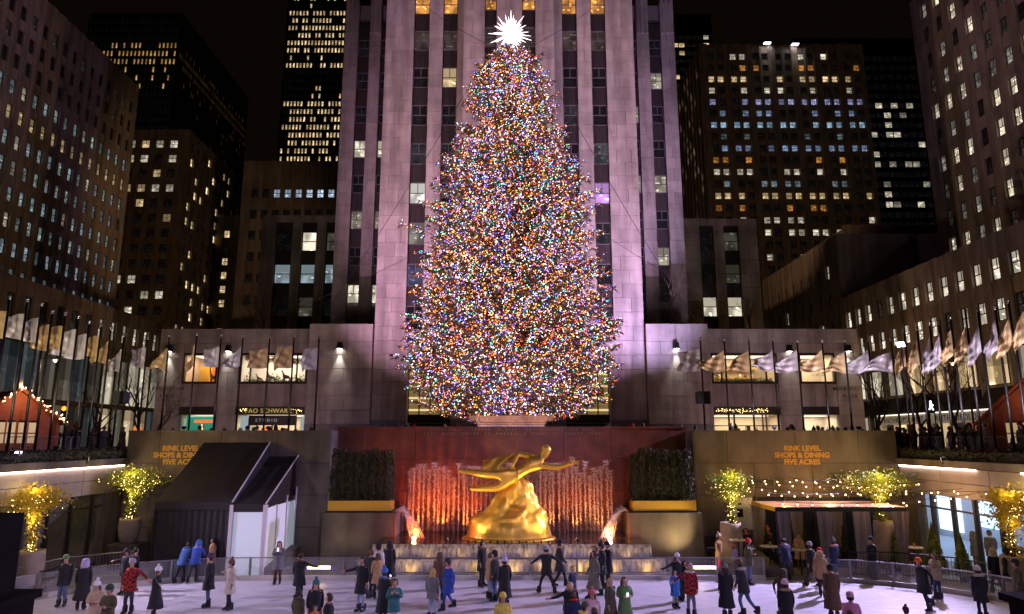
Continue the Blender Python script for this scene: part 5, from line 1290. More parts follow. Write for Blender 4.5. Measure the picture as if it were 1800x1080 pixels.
# ================================================================ pergola, tables, festoon lights
t = thing('pergola', 'flat roofed timber pergola with pale curtains beside the granite wall', 'pergola', (14.8, 33.5, 0))
M['timber'] = mat('pergola_timber', (.34, .19, .075), .35, var=.25, scale=2, stretch=(.4, 5, 5))
for k in range(9):
    m = MB(); y = 32.05 + k * .34; m.box(11.95, 17.75, y, y + .325, 2.9, 2.97); m.build('roof_plank', M['timber'], t)
m = MB(); m.box(11.9, 17.8, 31.98, 32.05, 2.78, 2.98); m.box(11.9, 17.8, 35.1, 35.18, 2.78, 2.98); m.build('beam', M['black_metal'], t); m = MB(); m.box(11.88, 11.95, 32.05, 35.1, 2.78, 2.98); m.box(17.75, 17.82, 32.05, 35.1, 2.78, 2.98); m.build('edge_board', M['gold_paint'], t)
for x in (12.0, 14.0, 15.9, 17.65):
    for y in (32.1, 35.0): m = MB(); m.box(x - .06, x + .06, y - .06, y + .06, 0, 2.8); m.build('post', M['black_metal'], t)
def curtain(x, y, w0, w1, w2, lab):
    m = MB(); n = 22
    for i in range(n + 1):
        a = i / n - .5
        for z, w in ((.06, w0), (1.0, w1), (1.9, (w1 + w2) / 2), (2.8, w2)): m.v.append((x + a * w, y + .06 * math.sin(i * 1.9 + z * .3), z))
    for i in range(n):
        for j in range(3): q = i * 4 + j; m.f.append((q, q + 4, q + 5, q + 1)); m.m.append(0)
    m.build('curtain', M['curtain'], t, True)
curtain(12.25, 32.0, .5, .42, .6, ''); curtain(14.1, 32.0, .75, .55, .7, ''); curtain(15.75, 32.0, .9, .7, .75, ''); curtain(17.5, 32.0, .4, .32, .8, ''); curtain(12.1, 34.9, .6, .5, .7, ''); curtain(14.0, 34.9, .5, .4, .6, ''); curtain(15.9, 34.9, .6, .5, .7, '')
fs = thing('festoon_lights', 'criss-crossing festoon strings of warm round bulbs above the pergola', 'string lights', (14.5, 33, 3.9))
def festoon(a, b, n, sag):
    a = Vector(a); b = Vector(b); m = MB(); P_ = [a.lerp(b, k / 12) - Vector((0, 0, sag * 4 * (k / 12) * (1 - k / 12))) for k in range(13)]; m.tube(P_, .010, 4); m.build('cable', M['black_metal'], fs)
    for k in range(n):
        t_ = (k + .5) / n; q = a.lerp(b, t_) - Vector((0, 0, sag * 4 * t_ * (1 - t_) + .09)); m = MB(); m.ball(tuple(q), .030, 0, 8, 5); m.lathe([(.02, .03), (.02, .09)], 6, tuple(q), 1); m.build('bulb', [M['bulb'], M['black_metal']], fs)
for k, (a, b, n, s_) in enumerate((((11.3, 35.9, 4.05), (19.6, 35.8, 4.1), 13, .15), ((11.3, 35.9, 4.0), (19.7, 33.5, 4.0), 14, .25), ((11.5, 35.2, 3.7), (19.8, 31.0, 3.85), 15, .25), ((12.0, 32.2, 3.2), (19.8, 30.2, 3.7), 13, .2), ((11.9, 33.6, 3.5), (19.8, 34.8, 3.9), 12, .3), ((12.0, 32.0, 3.1), (18.2, 32.1, 3.15), 10, .12), ((14, 35.8, 4.1), (19.8, 28.6, 3.9), 9, .2))): festoon(a, b, n, s_)
for x, y in ((13, 33.5), (15.5, 34.5), (17.5, 33), (18.8, 31.2)): point('lamp', (x, y, 3.55), 85, (1.0, .52, .18), .25, fs)
def table(label, x, y, h=1.02, r_=.42):
    t = thing('bistro_table', label, 'table', (x, y, 0)); m = MB(); m.lathe([(r_, h - .03), (r_, h)], 18, (x, y, 0)); m.build('top', M['table'], t); m = MB(); m.tube([(x, y, .03), (x, y, h - .03)], .03, 8); m.build('stem', M['black_metal'], t); m = MB(); m.lathe([(.26, 0), (.24, .03)], 14, (x, y, 0)); m.build('foot', M['steel'], t)
    m = MB(); m.lathe([(.05, 0), (.05, .15), (.03, .18)], 8, (x + .05, y, h + .001)); tag(m.build('candle_jar', M['terracotta']), 'small jar on the ' + label, 'jar')
for lab, u, v, Y in (('round high table beside the tall brown pot', 1298, 949, 33.0), ('round high table under the first pergola curtain', 1352, 960, 32.6), ('round high table in front of the pergola posts', 1406, 966, 32.3), ('round high table beside the clipped conifers', 1605, 962, 32.6)):
    p = at(u, v, Y); table(lab, p.x, Y, max(.95, p.z))
def minitree(label, x, y, z, h, r_, mt='leaf_green', n=1200, group=None):
    t = thing('potted_conifer', label, 'conifer', (x, y, z), group); m = MB(); m.lathe([(.16, 0), (.2, .25)], 10, (x, y, z)); m.build('pot', M['black_metal'], t); m = MB()
    for _ in range(n):
        q = rf.random() ** 1.4; a = rf.uniform(0, 6.28); rr = r_ * (1 - q) * math.sqrt(rf.uniform(.35, 1)) * (.85 + .15 * math.sin(a * 5)); leaf(m, (x + rr * math.cos(a), y + rr * math.sin(a), z + .22 + q * h), .07, rf, Vector((rf.gauss(0, .5), rf.gauss(0, .5), 1)).normalized())
    tag(m.build('foliage', M[mt], t), kind='stuff')
p = at(1642, 970, 31.6); minitree('clipped cone conifer beside the round table and black fence', p.x, 31.6, 0, 2.1, .62, 'vine', 2200)
p = at(1690, 970, 31.0); minitree('smaller bushy conifer against the blue lit shop glass', p.x, 31.0, 0, 1.75, .5, 'vine', 1600); 
p = at(1577, 960, 33.3); minitree('thin conifer behind the last pergola curtain', p.x, 33.3, 0, 1.9, .4, 'vine', 1200)
for k in range(9):
    x = 12.3 + k * .62; minitree('slim dark conifer under the pergola, %s from the brown pot' % ['first', 'second', 'third', 'fourth', 'fifth', 'sixth', 'seventh', 'eighth', 'ninth'][k], x, 34.5, .45, 1.15, .24, 'hedge', 500, 'slim conifers under the pergola')
t = thing('planter_trough', 'black trough under the row of slim conifers in the pergola', 'planter', (14.8, 34.5, 0)); m = MB(); m.box(12.0, 17.6, 34.2, 34.8, 0, .45); m.build('trough', M['black_metal'], t)
for x in (12.8, 15): point('lamp', (x, 34.0, 2.6), 10, (1, .7, .4), .2, bpy.data.objects['pergola'])
t = thing('notice_board', 'white notice board on the wall beside the pergola', 'sign', (11.7, WALLY, 2)); m = MB(); m.box(11.3, 12.25, WALLY - .12, WALLY - .06, 1.5, 3.05); m.build('panel', M['white_prop'], t); m = MB(); m.box(11.45, 11.75, WALLY - .128, WALLY - .12, 2.1, 2.5); m.box(11.5, 11.7, WALLY - .128, WALLY - .12, 2.7, 2.8); m.build('print', M['black_metal'], t)
for x0, lab in ((12.4, 'dark glazed doorway in the granite wall under the pergola'),):
    t = thing('doorway', lab, 'door', (x0, WALLY, 0)); m = MB(); m.box(x0, 18.4, WALLY - .09, WALLY - .055, 0, 3.1); m.build('glazing', M['dark_glass'], t)
    for k in range(5): m = MB(); m.box(x0 + k * 1.48, x0 + k * 1.48 + .1, WALLY - .16, WALLY - .09, 0, 3.15); m.build('mullion', M['frame_dark'], t)
t = thing('bench', 'low black bench seat against the wall beside the brown pot', 'bench', (9.9, 35.2, 0)); m = MB(); m.box(9.6, 10.15, 34.9, 35.6, .62, .75); m.build('seat', M['black_metal'], t)
m = MB(); m.box(9.6, 10.15, 35.55, 35.65, .75, 1.25); m.build('backrest', M['black_metal'], t)
for x in (9.66, 10.05): m = MB(); m.box(x, x + .05, 35.0, 35.5, 0, .62); m.build('leg', M['black_metal'], t)

# ================================================================ gilded statue (a plain reclining figure on a rock)
STT = thing('gilded_statue', 'gilded reclining figure on a tall golden rock in the fountain', 'statue', (-.15, 34.6, 1.2))
m = MB(); n = 26
rg = random.Random(12)
prof_ = [(2.16, 0), (2.10, .12), (1.88, .80), (1.72, 1.10), (1.42, 1.34), (1.16, 1.62), (1.02, 1.95), (.84, 2.35), (.60, 2.72), (.30, 2.95), (.08, 3.0)]
for r_, z in prof_:
    for j in range(n):
        g = 2 * math.pi * j / n; w = 1 + (.10 * math.sin(3 * g + 1.3 * z) + .07 * math.sin(7 * g - 2 * z)) * (1 if z > 1.15 else .3)
        m.v.append((-.15 + r_ * w * math.cos(g) + (.12 * z if z > 1.15 else 0), 34.6 + r_ * w * .62 * math.sin(g), 1.2 + z))
for k in range(len(prof_) - 1):
    for j in range(n): m.f.append((k * n + j, k * n + (j + 1) % n, (k + 1) * n + (j + 1) % n, (k + 1) * n + j)); m.m.append(0)
m.f.append(tuple((len(prof_) - 1) * n + j for j in range(n))); m.m.append(0)
from mathutils import noise as _nz
bm_ = bmesh.new(); tmp = m.mesh('tmp_rock', M['gold_leaf']); bm_.from_mesh(tmp); bmesh.ops.remove_doubles(bm_, verts=bm_.verts, dist=.001)
bmesh.ops.subdivide_edges(bm_, edges=bm_.edges, cuts=2, use_grid_fill=True)
for v in bm_.verts:
    d = Vector((v.co.x + .15, v.co.y - 34.6, 0)); k = max(0, min(1, (v.co.z - 1.35) / .5))
    d = d.normalized() if d.length > .01 else Vector((0, -1, 0)); q = v.co * 1.15
    v.co += d * k * (.20 * _nz.noise(q) + .13 * abs(_nz.noise(q * 2.3)) + .06 * _nz.noise(q * 5.1)) + Vector((0, 0, k * .10 * _nz.noise(q * 2.0)))
bm_.to_mesh(tmp); bm_.free(); tmp.name = 'rock'; tmp.polygons.foreach_set('use_smooth', [True] * len(tmp.polygons)); link(bpy.data.objects.new('rock', tmp), STT)
m = MB(); m.lathe([(2.25, 0), (2.3, .08), (2.2, .16), (2.05, .2)], 36, (-.15, 34.6, 1.2), sy=.62); m.build('plinth_ring', M['gold_leaf'], STT, True)
SX, SY, SZ = .0, 34.15, 4.12
J = {}
def sj(k, x, z, r_, y=0.0): J[k] = ((SX + x * 1.22, SY + y, SZ + z * 1.12), tuple(q * 1.15 for q in r_) if isinstance(r_, tuple) else r_ * 1.28)
sj('pel', .0, .12, (.34, .28)); sj('wa', .38, .30, (.28, .24)); sj('ch', .85, .62, (.36, .26)); sj('nk', 1.18, .86, .13); sj('hd0', 1.27, .98, .17); sj('hd1', 1.36, 1.14, .20); sj('hd2', 1.40, 1.28, .14)
sj('shr', 1.22, .55, .15, -.12); sj('elr', 1.78, .44, .11, -.2); sj('wrr', 2.30, .62, .075, -.25); sj('hnr', 2.46, .68, .07, -.26)
sj('shl', .72, .92, .15, .12); sj('ell', .25, 1.05, .11, -.05); sj('wrl', .05, .62, .08, -.22); sj('hnl', .02, .45, .07, -.26)
sj('kn1', -.95, .18, .19, -.12); sj('an1', -1.9, .30, .10, -.08); sj('to1', -2.15, .34, .06, -.12)
sj('kn2', -.55, -.38, .19, -.22); sj('an2', -1.45, -.42, .10, -.25); sj('to2', -1.68, -.40, .06, -.3)
E_ = [('pel', 'wa'), ('wa', 'ch'), ('ch', 'nk'), ('nk', 'hd0'), ('hd0', 'hd1'), ('hd1', 'hd2'), ('ch', 'shr'), ('shr', 'elr'), ('elr', 'wrr'), ('wrr', 'hnr'), ('ch', 'shl'), ('shl', 'ell'), ('ell', 'wrl'), ('wrl', 'hnl'), ('pel', 'kn1'), ('kn1', 'an1'), ('an1', 'to1'), ('pel', 'kn2'), ('kn2', 'an2'), ('an2', 'to2')]
me, _n = skin_mesh(J, E_, 'pel', 2)
me.materials.append(M['gold_leaf']); b_ = bmesh.new(); b_.from_mesh(me)
def finger(b_, p, d, L_, r_):
    p = Vector(p); d = Vector(d).normalized(); a = d.cross(Vector((.3, .5, .8))).normalized(); c = d.cross(a); rings = []
    for k, (t_, q) in enumerate(((-.2, 1), (.5, .95), (1, .55))):
        rings.append([b_.verts.new(p + d * (L_ * t_) + (a * math.cos(g) + c * math.sin(g)) * (r_ * q) + Vector((0, 0, -.10 * L_ * t_ * t_))) for g in (0, 1.57, 3.14, 4.71)])
    for x, y in zip(rings, rings[1:]):
        for j in range(4): b_.faces.new((x[j], x[(j + 1) % 4], y[(j + 1) % 4], y[j]))
    b_.faces.new(rings[-1])
for k in range(4): finger(b_, Vector(J['hnr'][0]) + Vector((.04, 0, .045 - .03 * k)), (1, -.1, .25 - .18 * k), .24 - .02 * abs(k - 1), .022)
finger(b_, Vector(J['hnr'][0]) + Vector((-.05, -.04, .05)), (.5, -.2, .8), .16, .024)
for k in range(4): finger(b_, Vector(J['hnl'][0]) + Vector((-.05 + .035 * k, 0, -.04)), (-.2 + .1 * k, -.3, -1), .2, .022)
finger(b_, Vector(J['hnl'][0]) + Vector((.06, -.02, .02)), (.6, -.3, -.6), .15, .024)
b_.to_mesh(me); b_.free(); link(bpy.data.objects.new('figure', me), STT)
m = MB()
for i in range(14):
    for j in range(13):
        a = i / 13; g = -2.6 + 5.2 * j / 12; r_ = .40 - .08 * a + .025 * math.sin(j * 2.6 + 3 * a); cx = .30 - .95 * a; cz = .16 - .16 * a
        m.v.append((SX + cx, SY - .04 - r_ * math.cos(g) * .85, SZ + cz + r_ * math.sin(g)))
for i in range(13):
    for j in range(12): q = i * 13 + j; m.f.append((q, q + 13, q + 14, q + 1)); m.m.append(0)
m.build('drapery', M['gold_leaf'], STT, True)
m = MB()                                   # a loose scarf streaming behind the shoulders
for i in range(26):
    for j in range(7):
        a = i / 25; w = (j / 6 - .5) * (.30 + .25 * a); m.v.append((SX + .75 - 2.2 * a, SY + .28 + .18 * math.sin(7 * a + j * .5), SZ + .95 - .25 * a + .18 * math.sin(5.5 * a) + w * (1 - .3 * math.sin(6 * a))))
for i in range(25):
    for j in range(6): q = i * 7 + j; m.f.append((q, q + 7, q + 8, q + 1)); m.m.append(0)
m.build('scarf', M['gold_leaf'], STT, True)
m = MB(); m.ball((SX + 1.40 * 1.2, SY + .03, SZ + 1.22 * 1.12), .245, 0, 12, 8); m.build('hair', M['gold_leaf'], STT, True)
for x, y, z, p, c in ((-3.0, 32.75, 1.5, 480, (1, .70, .28)), (3.0, 32.75, 1.5, 760, (1, .74, .30))):
    floodlight((x, y, z), (-.1, 34.5, 3.7), p, c, 60, 'small underwater floodlight aimed at the statue, ' + ('under its feet' if x < 0 else 'under its outstretched arm'), size=.22, lens=(1, .8, .4), glow=3, stand=.12)

# ================================================================ huts, signals, street things
def hut(label, cx, cy, rz, w=3.6, d=3.4, hw=1.9, hr=3.4, lights=True):
    t = thing('wooden_hut', label, 'hut', (cx, cy, STREET), rz=rz)
    def P_(nm, m, mt): o = bpy.data.objects.new(nm, m.mesh(nm, mt)); link(o, t, False); return o
    for s_ in (-1, 1):
        n = 14
        for k in range(n):
            m = MB(); y = -d / 2 + d * k / n; m.box(s_ * w / 2 - .03, s_ * w / 2 + .03, y, y + d / n - .015, 0, hw); P_('plank', m, M['hut_wood'])
        for k in range(6):
            m = MB(); a, b = k / 6, (k + 1) / 6; x0, x1 = s_ * (w / 2 + .3) * (1 - a), s_ * (w / 2 + .3) * (1 - b); z0, z1 = hw - .2 + (hr - hw + .2) * a, hw - .2 + (hr - hw + .2) * b
            m.hexa([(x0, -d / 2 - .25, z0), (x1, -d / 2 - .25, z1), (x1, d / 2 + .25, z1), (x0, d / 2 + .25, z0), (x0, -d / 2 - .25, z0 + .09), (x1, -d / 2 - .25, z1 + .05), (x1, d / 2 + .25, z1 + .05), (x0, d / 2 + .25, z0 + .09)]); P_('roof_board', m, M['hut_roof'])
    for y in (-d / 2, d / 2):
        m = MB(); m.box(-w / 2, -w / 4, y - .03, y + .03, 0, hw); m.box(w / 4, w / 2, y - .03, y + .03, 0, hw); m.box(-w / 4, w / 4, y - .03, y + .03, 0, .8); P_('front_boards', m, M['hut_wood'])
        m = MB(); m.v = [(-w / 2, y - .03, hw), (w / 2, y - .03, hw), (0, y - .03, hr - .1), (-w / 2, y + .03, hw), (w / 2, y + .03, hw), (0, y + .03, hr - .1)]; m.f = [(0, 1, 2), (5, 4, 3), (0, 2, 5, 3), (1, 4, 5, 2)]; m.m = [0] * 4; P_('gable', m, M['hut_wood'])
        for s_ in (-1, 1): m = MB(); m.tube([(s_ * (w / 2 + .3), y * 1.12, hw - .2), (0, y * 1.12, hr + .05)], .09, 4); P_('barge_board', m, M['hut_wood'])
        m = MB(); m.box(-w / 4, w / 4, y - .01, y + .01, .8, hw - .1); wg_ = P_('window_glow', m, mat('hut_window', (.5, .4, .25), .5, emit=(1, .70, .36), est=.38, sample=False))
        m = MB(); m.box(-.05, .05, y - .04, y + .04, .8, hw); m.box(-w / 8 - .03, -w / 8 + .03, y - .04, y + .04, .8, hw); m.box(w / 8 - .03, w / 8 + .03, y - .04, y + .04, .8, hw); m.box(-w / 4, w / 4, y - .045, y + .045, 1.25, 1.31); P_('window_bar', m, M['hut_wood']).parent = wg_
    if lights:
        m = MB()
        for k in range(70):
            a = rf.random(); s_ = rf.choice((-1, 1)); m.octa((s_ * (w / 2 + .3) * (1 - a) + rf.gauss(0, .05), -d / 2 - .3, hw - .1 + (hr - hw + .2) * a + rf.gauss(0, .06)), .035)
        o = P_('light_chain', m, emis('hut_light', (1, .72, .36), 7, False)); tag(o, kind='stuff')
    o = point('lamp', (cx + 2.6 * math.sin(rz), cy - 2.6 * math.cos(rz), STREET + 3.0), (45 if cx < 0 else 14), (1, .62, .34), .2); o.parent = t  # unseen lamp added before the gable to brighten the hut
    o.matrix_parent_inverse = (Matrix.Translation(t.location) @ Matrix.Rotation(rz, 4, 'Z')).inverted()
    return t
h1 = hut('orange wooden hut with a string-lit gable beside the flagpoles', -25.6, 35.2, R(48))
h2 = hut('second orange wooden hut half hidden behind the string-lit hut', -27.6, 31.0, R(48), lights=False)
h3 = hut('plain orange wooden hut behind the waiting crowd', 27.0, 35.3, R(-52), w=4.2, hr=3.9, lights=False)
def signal(label, x, y, zt, kind):
    t = thing('traffic_signal', label, 'traffic light', (x, y, STREET)); m = MB(); m.tube([(x, y, STREET), (x, y, zt + .3)], .07, 8); m.build('pole', M['black_metal'], t)
    m = MB(); m.box(x - .18, x + .18, y - .3, y - .07, zt - .5, zt + .5); m.build('housing', M['black_metal'], t)
    m = MB()
    if kind == 'red': m.lathe([(.14, 0), (.1, .05)], 12, (0, 0, 0)); me = m.mesh('lens', M['red_light']); o = bpy.data.objects.new('lens', me); link(o, t); o.location = (x, y - .3, zt + .28); o.rotation_euler = (R(90), 0, 0)
    else:
        mw = emis('walk_light', (.75, .9, 1.0), 6, False)
        m.ball((x, y - .32, zt + .22), .06, 0, 6, 4); m.tube([(x, y - .32, zt + .12), (x - .02, y - .32, zt - .08)], .06, 5); m.tube([(x, y - .32, zt - .06), (x + .12, y - .32, zt - .3)], .035, 5); m.tube([(x - .02, y - .32, zt - .06), (x - .13, y - .32, zt - .28)], .035, 5); m.tube([(x, y - .32, zt + .1), (x + .14, y - .32, zt - .02)], .03, 5); m.build('walking_figure', mw, t)
p = at(117, 727, 42); signal('street traffic signal showing red behind the orange hut', p.x, 42, p.z, 'red')
p = at(1631, 713, 44); signal('pedestrian signal with a white walking figure above the crowd', p.x, 44, p.z, 'walk')
p = at(1636, 698, 46); t = thing('one_way_sign', 'black and white one way arrow sign above the crowd', 'sign', (p.x, 46, STREET)); m = MB(); m.tube([(p.x + .2, 46.1, STREET), (p.x + .2, 46.1, p.z + .4)], .04, 6); m.build('pole', M['black_metal'], t); m = MB(); m.box(p.x - .6, p.x + .6, 46, 46.04, p.z - .2, p.z + .2); m.build('plate', M['black_metal'], t)
m = MB(); z = p.z; m.face([(p.x - .5, 45.99, z - .12), (p.x + .25, 45.99, z - .12), (p.x + .25, 45.99, z - .18), (p.x + .52, 45.99, z), (p.x + .25, 45.99, z + .18), (p.x + .25, 45.99, z + .12), (p.x - .5, 45.99, z + .12)]); m.build('arrow', M['white_prop'], t); text('ONE WAY', .17, (p.x - .13, 45.98, z - .06), 0, M['black_metal'], 'sign_lettering', t, .003)
def crowd_fence(label, x0, y0, x1, y1, z, group):
    t = thing('crowd_barrier', label, 'barrier', (x0, y0, z), group); a = Vector((x0, y0, z)); b = Vector((x1, y1, z)); up = Vector((0, 0, 1))
    m = MB(); m.tube([a + up * .15, a + up * 1.0, a.lerp(b, .05) + up * 1.1, b.lerp(a, .05) + up * 1.1, b + up * 1.0, b + up * .15, a + up * .15], .022, 6); m.build('frame', M['steel'], t)
    for k in range(1, 16): p = a.lerp(b, k / 16); m = MB(); m.tube([p + up * .15, p + up * 1.1], .009, 4); m.build('bar', M['steel'], t)
    for e in (.15, .85): p = a.lerp(b, e); d = Vector((-(b - a).y, (b - a).x, 0)).normalized() * .3; m = MB(); m.tube([p - d + up * .03, p + up * .15, p + d + up * .03], .02, 5); m.build('foot', M['steel'], t)
for i in range(5): crowd_fence('steel crowd barrier by the waiting crowd, %s from the parapet corner' % ORD[i], 22.0 + .15 * i, 37.6 - 2.1 * i, 22.1 + .15 * i, 35.7 - 2.1 * i, STREET, 'crowd barriers by the hut')
for i in range(4): crowd_fence('steel crowd barrier behind the rear parapet, %s from the clothing shop corner' % ORD[i], 19.6 - 2.3 * i, 39.0, 17.5 - 2.3 * i, 39.0, STREET + .25, 'crowd barriers along the parapet')
for i in range(3): crowd_fence('steel crowd barrier beside the orange hut, %s from the parapet corner' % ORD[i], -22.3, 37.4 - 2.2 * i, -22.4, 35.3 - 2.2 * i, STREET, 'crowd barriers by the orange hut')
def bare_tree(label, x, y, z, h, seed, spread=.5):
    r = random.Random(seed); t = thing('bare_tree', label, 'tree', (x, y, z)); m = MB(); tw_ = MB()
    def br(p, d, L_, r_, lev):
        n = 4; path = [p]
        for k in range(n): d = (d + Vector((r.gauss(0, .12), r.gauss(0, .12), r.gauss(0, .08) + .05))).normalized(); path.append(path[-1] + d * L_ / n)
        (m if lev < 2 else tw_).tube(path, [r_ * (1 - .5 * k / n) for k in range(n + 1)], 5 if lev < 2 else 3, cap=False)
        if lev < 4:
            for k in range(3 if lev else 5):
                b0 = path[r.randrange(2, n + 1)]; a = r.uniform(0, 6.28); br(b0, (d * .6 + Vector((math.cos(a), math.sin(a), .35)) * spread).normalized(), L_ * r.uniform(.5, .75), r_ * .5, lev + 1)
    br(Vector((x, y, z)), Vector((0, 0, 1)), h * .45, h * .018, 0); m.build('trunk', M['bark'], t); tw_.build('crown', M['bark'], t)
for lab, u, v, Y, h, s_ in (('bare winter tree across the street behind the hut side flags', 238, 750, 46, 7, 1), ('smaller bare winter tree beside the traffic signal', 160, 750, 47, 6, 2), ('bare winter tree before the bright showroom beside the end pier', 270, 750, 50, 6.5, 3), ('bare winter tree behind the crowd barriers', 1545, 750, 46, 8, 4), ('bare winter tree beside the plain orange hut', 1690, 750, 43, 9, 5), ('bare winter tree between the crowd and the street signs', 1612, 750, 48, 8, 6)):
    p = at(u, v, Y); bare_tree(lab, p.x, Y, STREET, h, s_)
for lab, u, Y, s_ in (('thin bare tree on the toy shop roof before the dark piers', 468, 66, 11), ('second thin bare tree on the toy shop roof', 517, 66, 12), ('thin bare tree on the clothing shop roof', 1325, 66, 13), ('thin bare tree on the roof of the limestone block', 1182, 60, 14)):
    p = at(u, 580, Y); bare_tree(lab, p.x, Y, 15.0, 6.5, s_, .3)
# ================================================================ people
CL = {}
COLS = {'black': (.012, .012, .014), 'charcoal': (.03, .03, .033), 'navy': (.015, .025, .075), 'royal blue': (.02, .06, .30), 'bright blue': (.03, .16, .48), 'blue': (.05, .13, .33), 'teal': (.03, .14, .14), 'grey': (.14, .14, .14), 'pale grey': (.32, .32, .33), 'cream': (.55, .49, .40), 'white': (.72, .70, .70), 'tan': (.42, .25, .12), 'beige': (.45, .34, .22), 'brown': (.13, .07, .035), 'dark brown': (.05, .03, .018), 'olive': (.075, .07, .03), 'green': (.10, .20, .06), 'dark green': (.02, .06, .03), 'maroon': (.10, .015, .02), 'red': (.62, .02, .015), 'orange': (.70, .13, .02), 'coral': (.60, .16, .12), 'pink': (.72, .28, .42), 'pale pink': (.78, .50, .52), 'lilac': (.45, .38, .58), 'yellow': (.80, .62, .10), 'denim': (.075, .12, .22), 'pale denim': (.25, .31, .38), 'purple': (.07, .03, .10), 'blond': (.50, .32, .12), 'grey olive': (.13, .12, .08)}
def cloth(c):
    if c not in CL:
        if c == 'red plaid':
            m = bpy.data.materials.new('plaid'); m.use_nodes = True; n = m.node_tree.nodes; L = m.node_tree.links; tc = n.new('ShaderNodeTexCoord'); ck = n.new('ShaderNodeTexChecker'); ck.inputs['Scale'].default_value = 13; ck.inputs[1].default_value = (.45, .015, .012, 1); ck.inputs[2].default_value = (.02, .01, .01, 1)
            L.new(tc.outputs['Object'], ck.inputs[0]); L.new(ck.outputs[0], n['Principled BSDF'].inputs['Base Color']); n['Principled BSDF'].inputs['Roughness'].default_value = .85; CL[c] = m
        else: CL[c] = mat('cloth_' + c.replace(' ', '_'), COLS[c], .85, var=.18, scale=7, bump=.25, bscale=14)
    return CL[c]
def base_pose():
    J = dict(pel=(0, 0, .93), wai=(0, .005, 1.08), che=(0, .0, 1.30), nec=(0, .01, 1.475), h0=(0, -.015, 1.55), h1=(0, -.02, 1.63), h2=(0, -.005, 1.705))
    for s, q in ((-1, 'r'), (1, 'l')):
        J['sh' + q] = (.185 * s, .01, 1.405); J['el' + q] = (.235 * s, .03, 1.15); J['wr' + q] = (.225 * s, -.05, .93); J['ha' + q] = (.215 * s, -.075, .86)
        J['kn' + q] = (.095 * s, -.015, .50); J['an' + q] = (.10 * s, .015, .12); J['to' + q] = (.115 * s, -.13, .085)
    return {k: Vector(v) for k, v in J.items()}
RAD = dict(pel=(.155, .125), wai=(.145, .115), che=(.175, .125), nec=.058, h0=.074, h1=(.088, .098), h2=.066, sh=.072, el=.052, wr=.040, ha=.040, kn=.066, an=.048, to=.038)
ARM = ('sh', 'el', 'wr', 'ha'); UP = ('wai', 'che', 'nec', 'h0', 'h1', 'h2', 'shl', 'ell', 'wrl', 'hal', 'shr', 'elr', 'wrr', 'har')
def lean(J, ang, side=0.0):
    M_ = Matrix.Rotation(ang, 3, 'X') @ Matrix.Rotation(side, 3, 'Y')
    for k in UP: J[k] = J['pel'] + M_ @ (J[k] - J['pel'])
def pose(kind):
    J = base_pose()
    def S(k, *p): J[k] = Vector(p)
    if kind == 'hands':      # hands together before the chest
        for s, q in ((-1, 'r'), (1, 'l')): S('el' + q, .25 * s, -.02, 1.16); S('wr' + q, .10 * s, -.22, 1.17); S('ha' + q, .05 * s, -.27, 1.19)
    if kind == 'phone':
        for s, q in ((-1, 'r'), (1, 'l')): S('el' + q, .24 * s, -.08, 1.18); S('wr' + q, .09 * s, -.27, 1.34); S('ha' + q, .045 * s, -.30, 1.39)
    if kind == 'glide':
        S('knl', .11, -.10, .50); S('anl', .11, .03, .12); S('tol', .12, -.12, .085); S('knr', -.11, .10, .50); S('anr', -.15, .40, .22); S('tor', -.18, .30, .12); lean(J, R(9))
        S('ell', .32, .06, 1.17); S('wrl', .36, -.03, .97); S('hal', .37, -.06, .90)
    if kind == 'stride':
        S('knl', .20, -.08, .50); S('anl', .30, -.02, .12); S('tol', .36, -.15, .085); S('knr', -.20, .05, .50); S('anr', -.31, .12, .12); S('tor', -.36, -.02, .085); lean(J, R(6))
        S('ell', .42, .02, 1.24); S('wrl', .62, -.05, 1.10); S('hal', .69, -.07, 1.07); S('elr', -.42, .02, 1.24); S('wrr', -.62, -.03, 1.12); S('har', -.69, -.05, 1.10)
    if kind == 'reach':      # one arm stretched out to the side
        S('ell', .40, .0, 1.24); S('wrl', .58, -.06, 1.10); S('hal', .65, -.08, 1.06); S('knr', -.09, -.06, .5); S('anr', -.12, .05, .12); S('tor', -.13, -.1, .085)
    if kind == 'reach2':
        S('elr', -.40, .0, 1.30); S('wrr', -.62, -.06, 1.26); S('har', -.70, -.07, 1.25); S('knl', .10, -.08, .5)
    if kind == 'lean':
        lean(J, R(34)); 
        for s, q in ((-1, 'r'), (1, 'l')): S('el' + q, .27 * s, -.42, 1.02); S('wr' + q, .20 * s, -.60, .99); S('ha' + q, .17 * s, -.67, 1.0)
        S('knl', .13, .08, .5); S('anl', .16, .26, .12); S('tol', .17, .12, .085)
    if kind == 'walk':
        S('knl', .09, -.17, .52); S('anl', .10, -.24, .12); S('tol', .11, -.38, .10); S('knr', -.09, .06, .50); S('anr', -.10, .28, .16); S('tor', -.11, .16, .085)
        S('ell', .24, .12, 1.16); S('wrl', .24, .10, .94); S('hal', .24, .08, .87); S('elr', -.24, -.06, 1.16); S('wrr', -.23, -.18, .97); S('har', -.22, -.22, .91)
    if kind == 'sit':
        for k in UP + ('pel',): J[k] = J[k] - Vector((0, 0, .42))
        for s, q in ((-1, 'r'), (1, 'l')): S('kn' + q, .11 * s, -.42, .52); S('an' + q, .11 * s, -.40, .12); S('to' + q, .12 * s, -.54, .085); S('el' + q, .24 * s, -.12, .80); S('wr' + q, .12 * s, -.32, .78); S('ha' + q, .08 * s, -.38, .79)
    return J
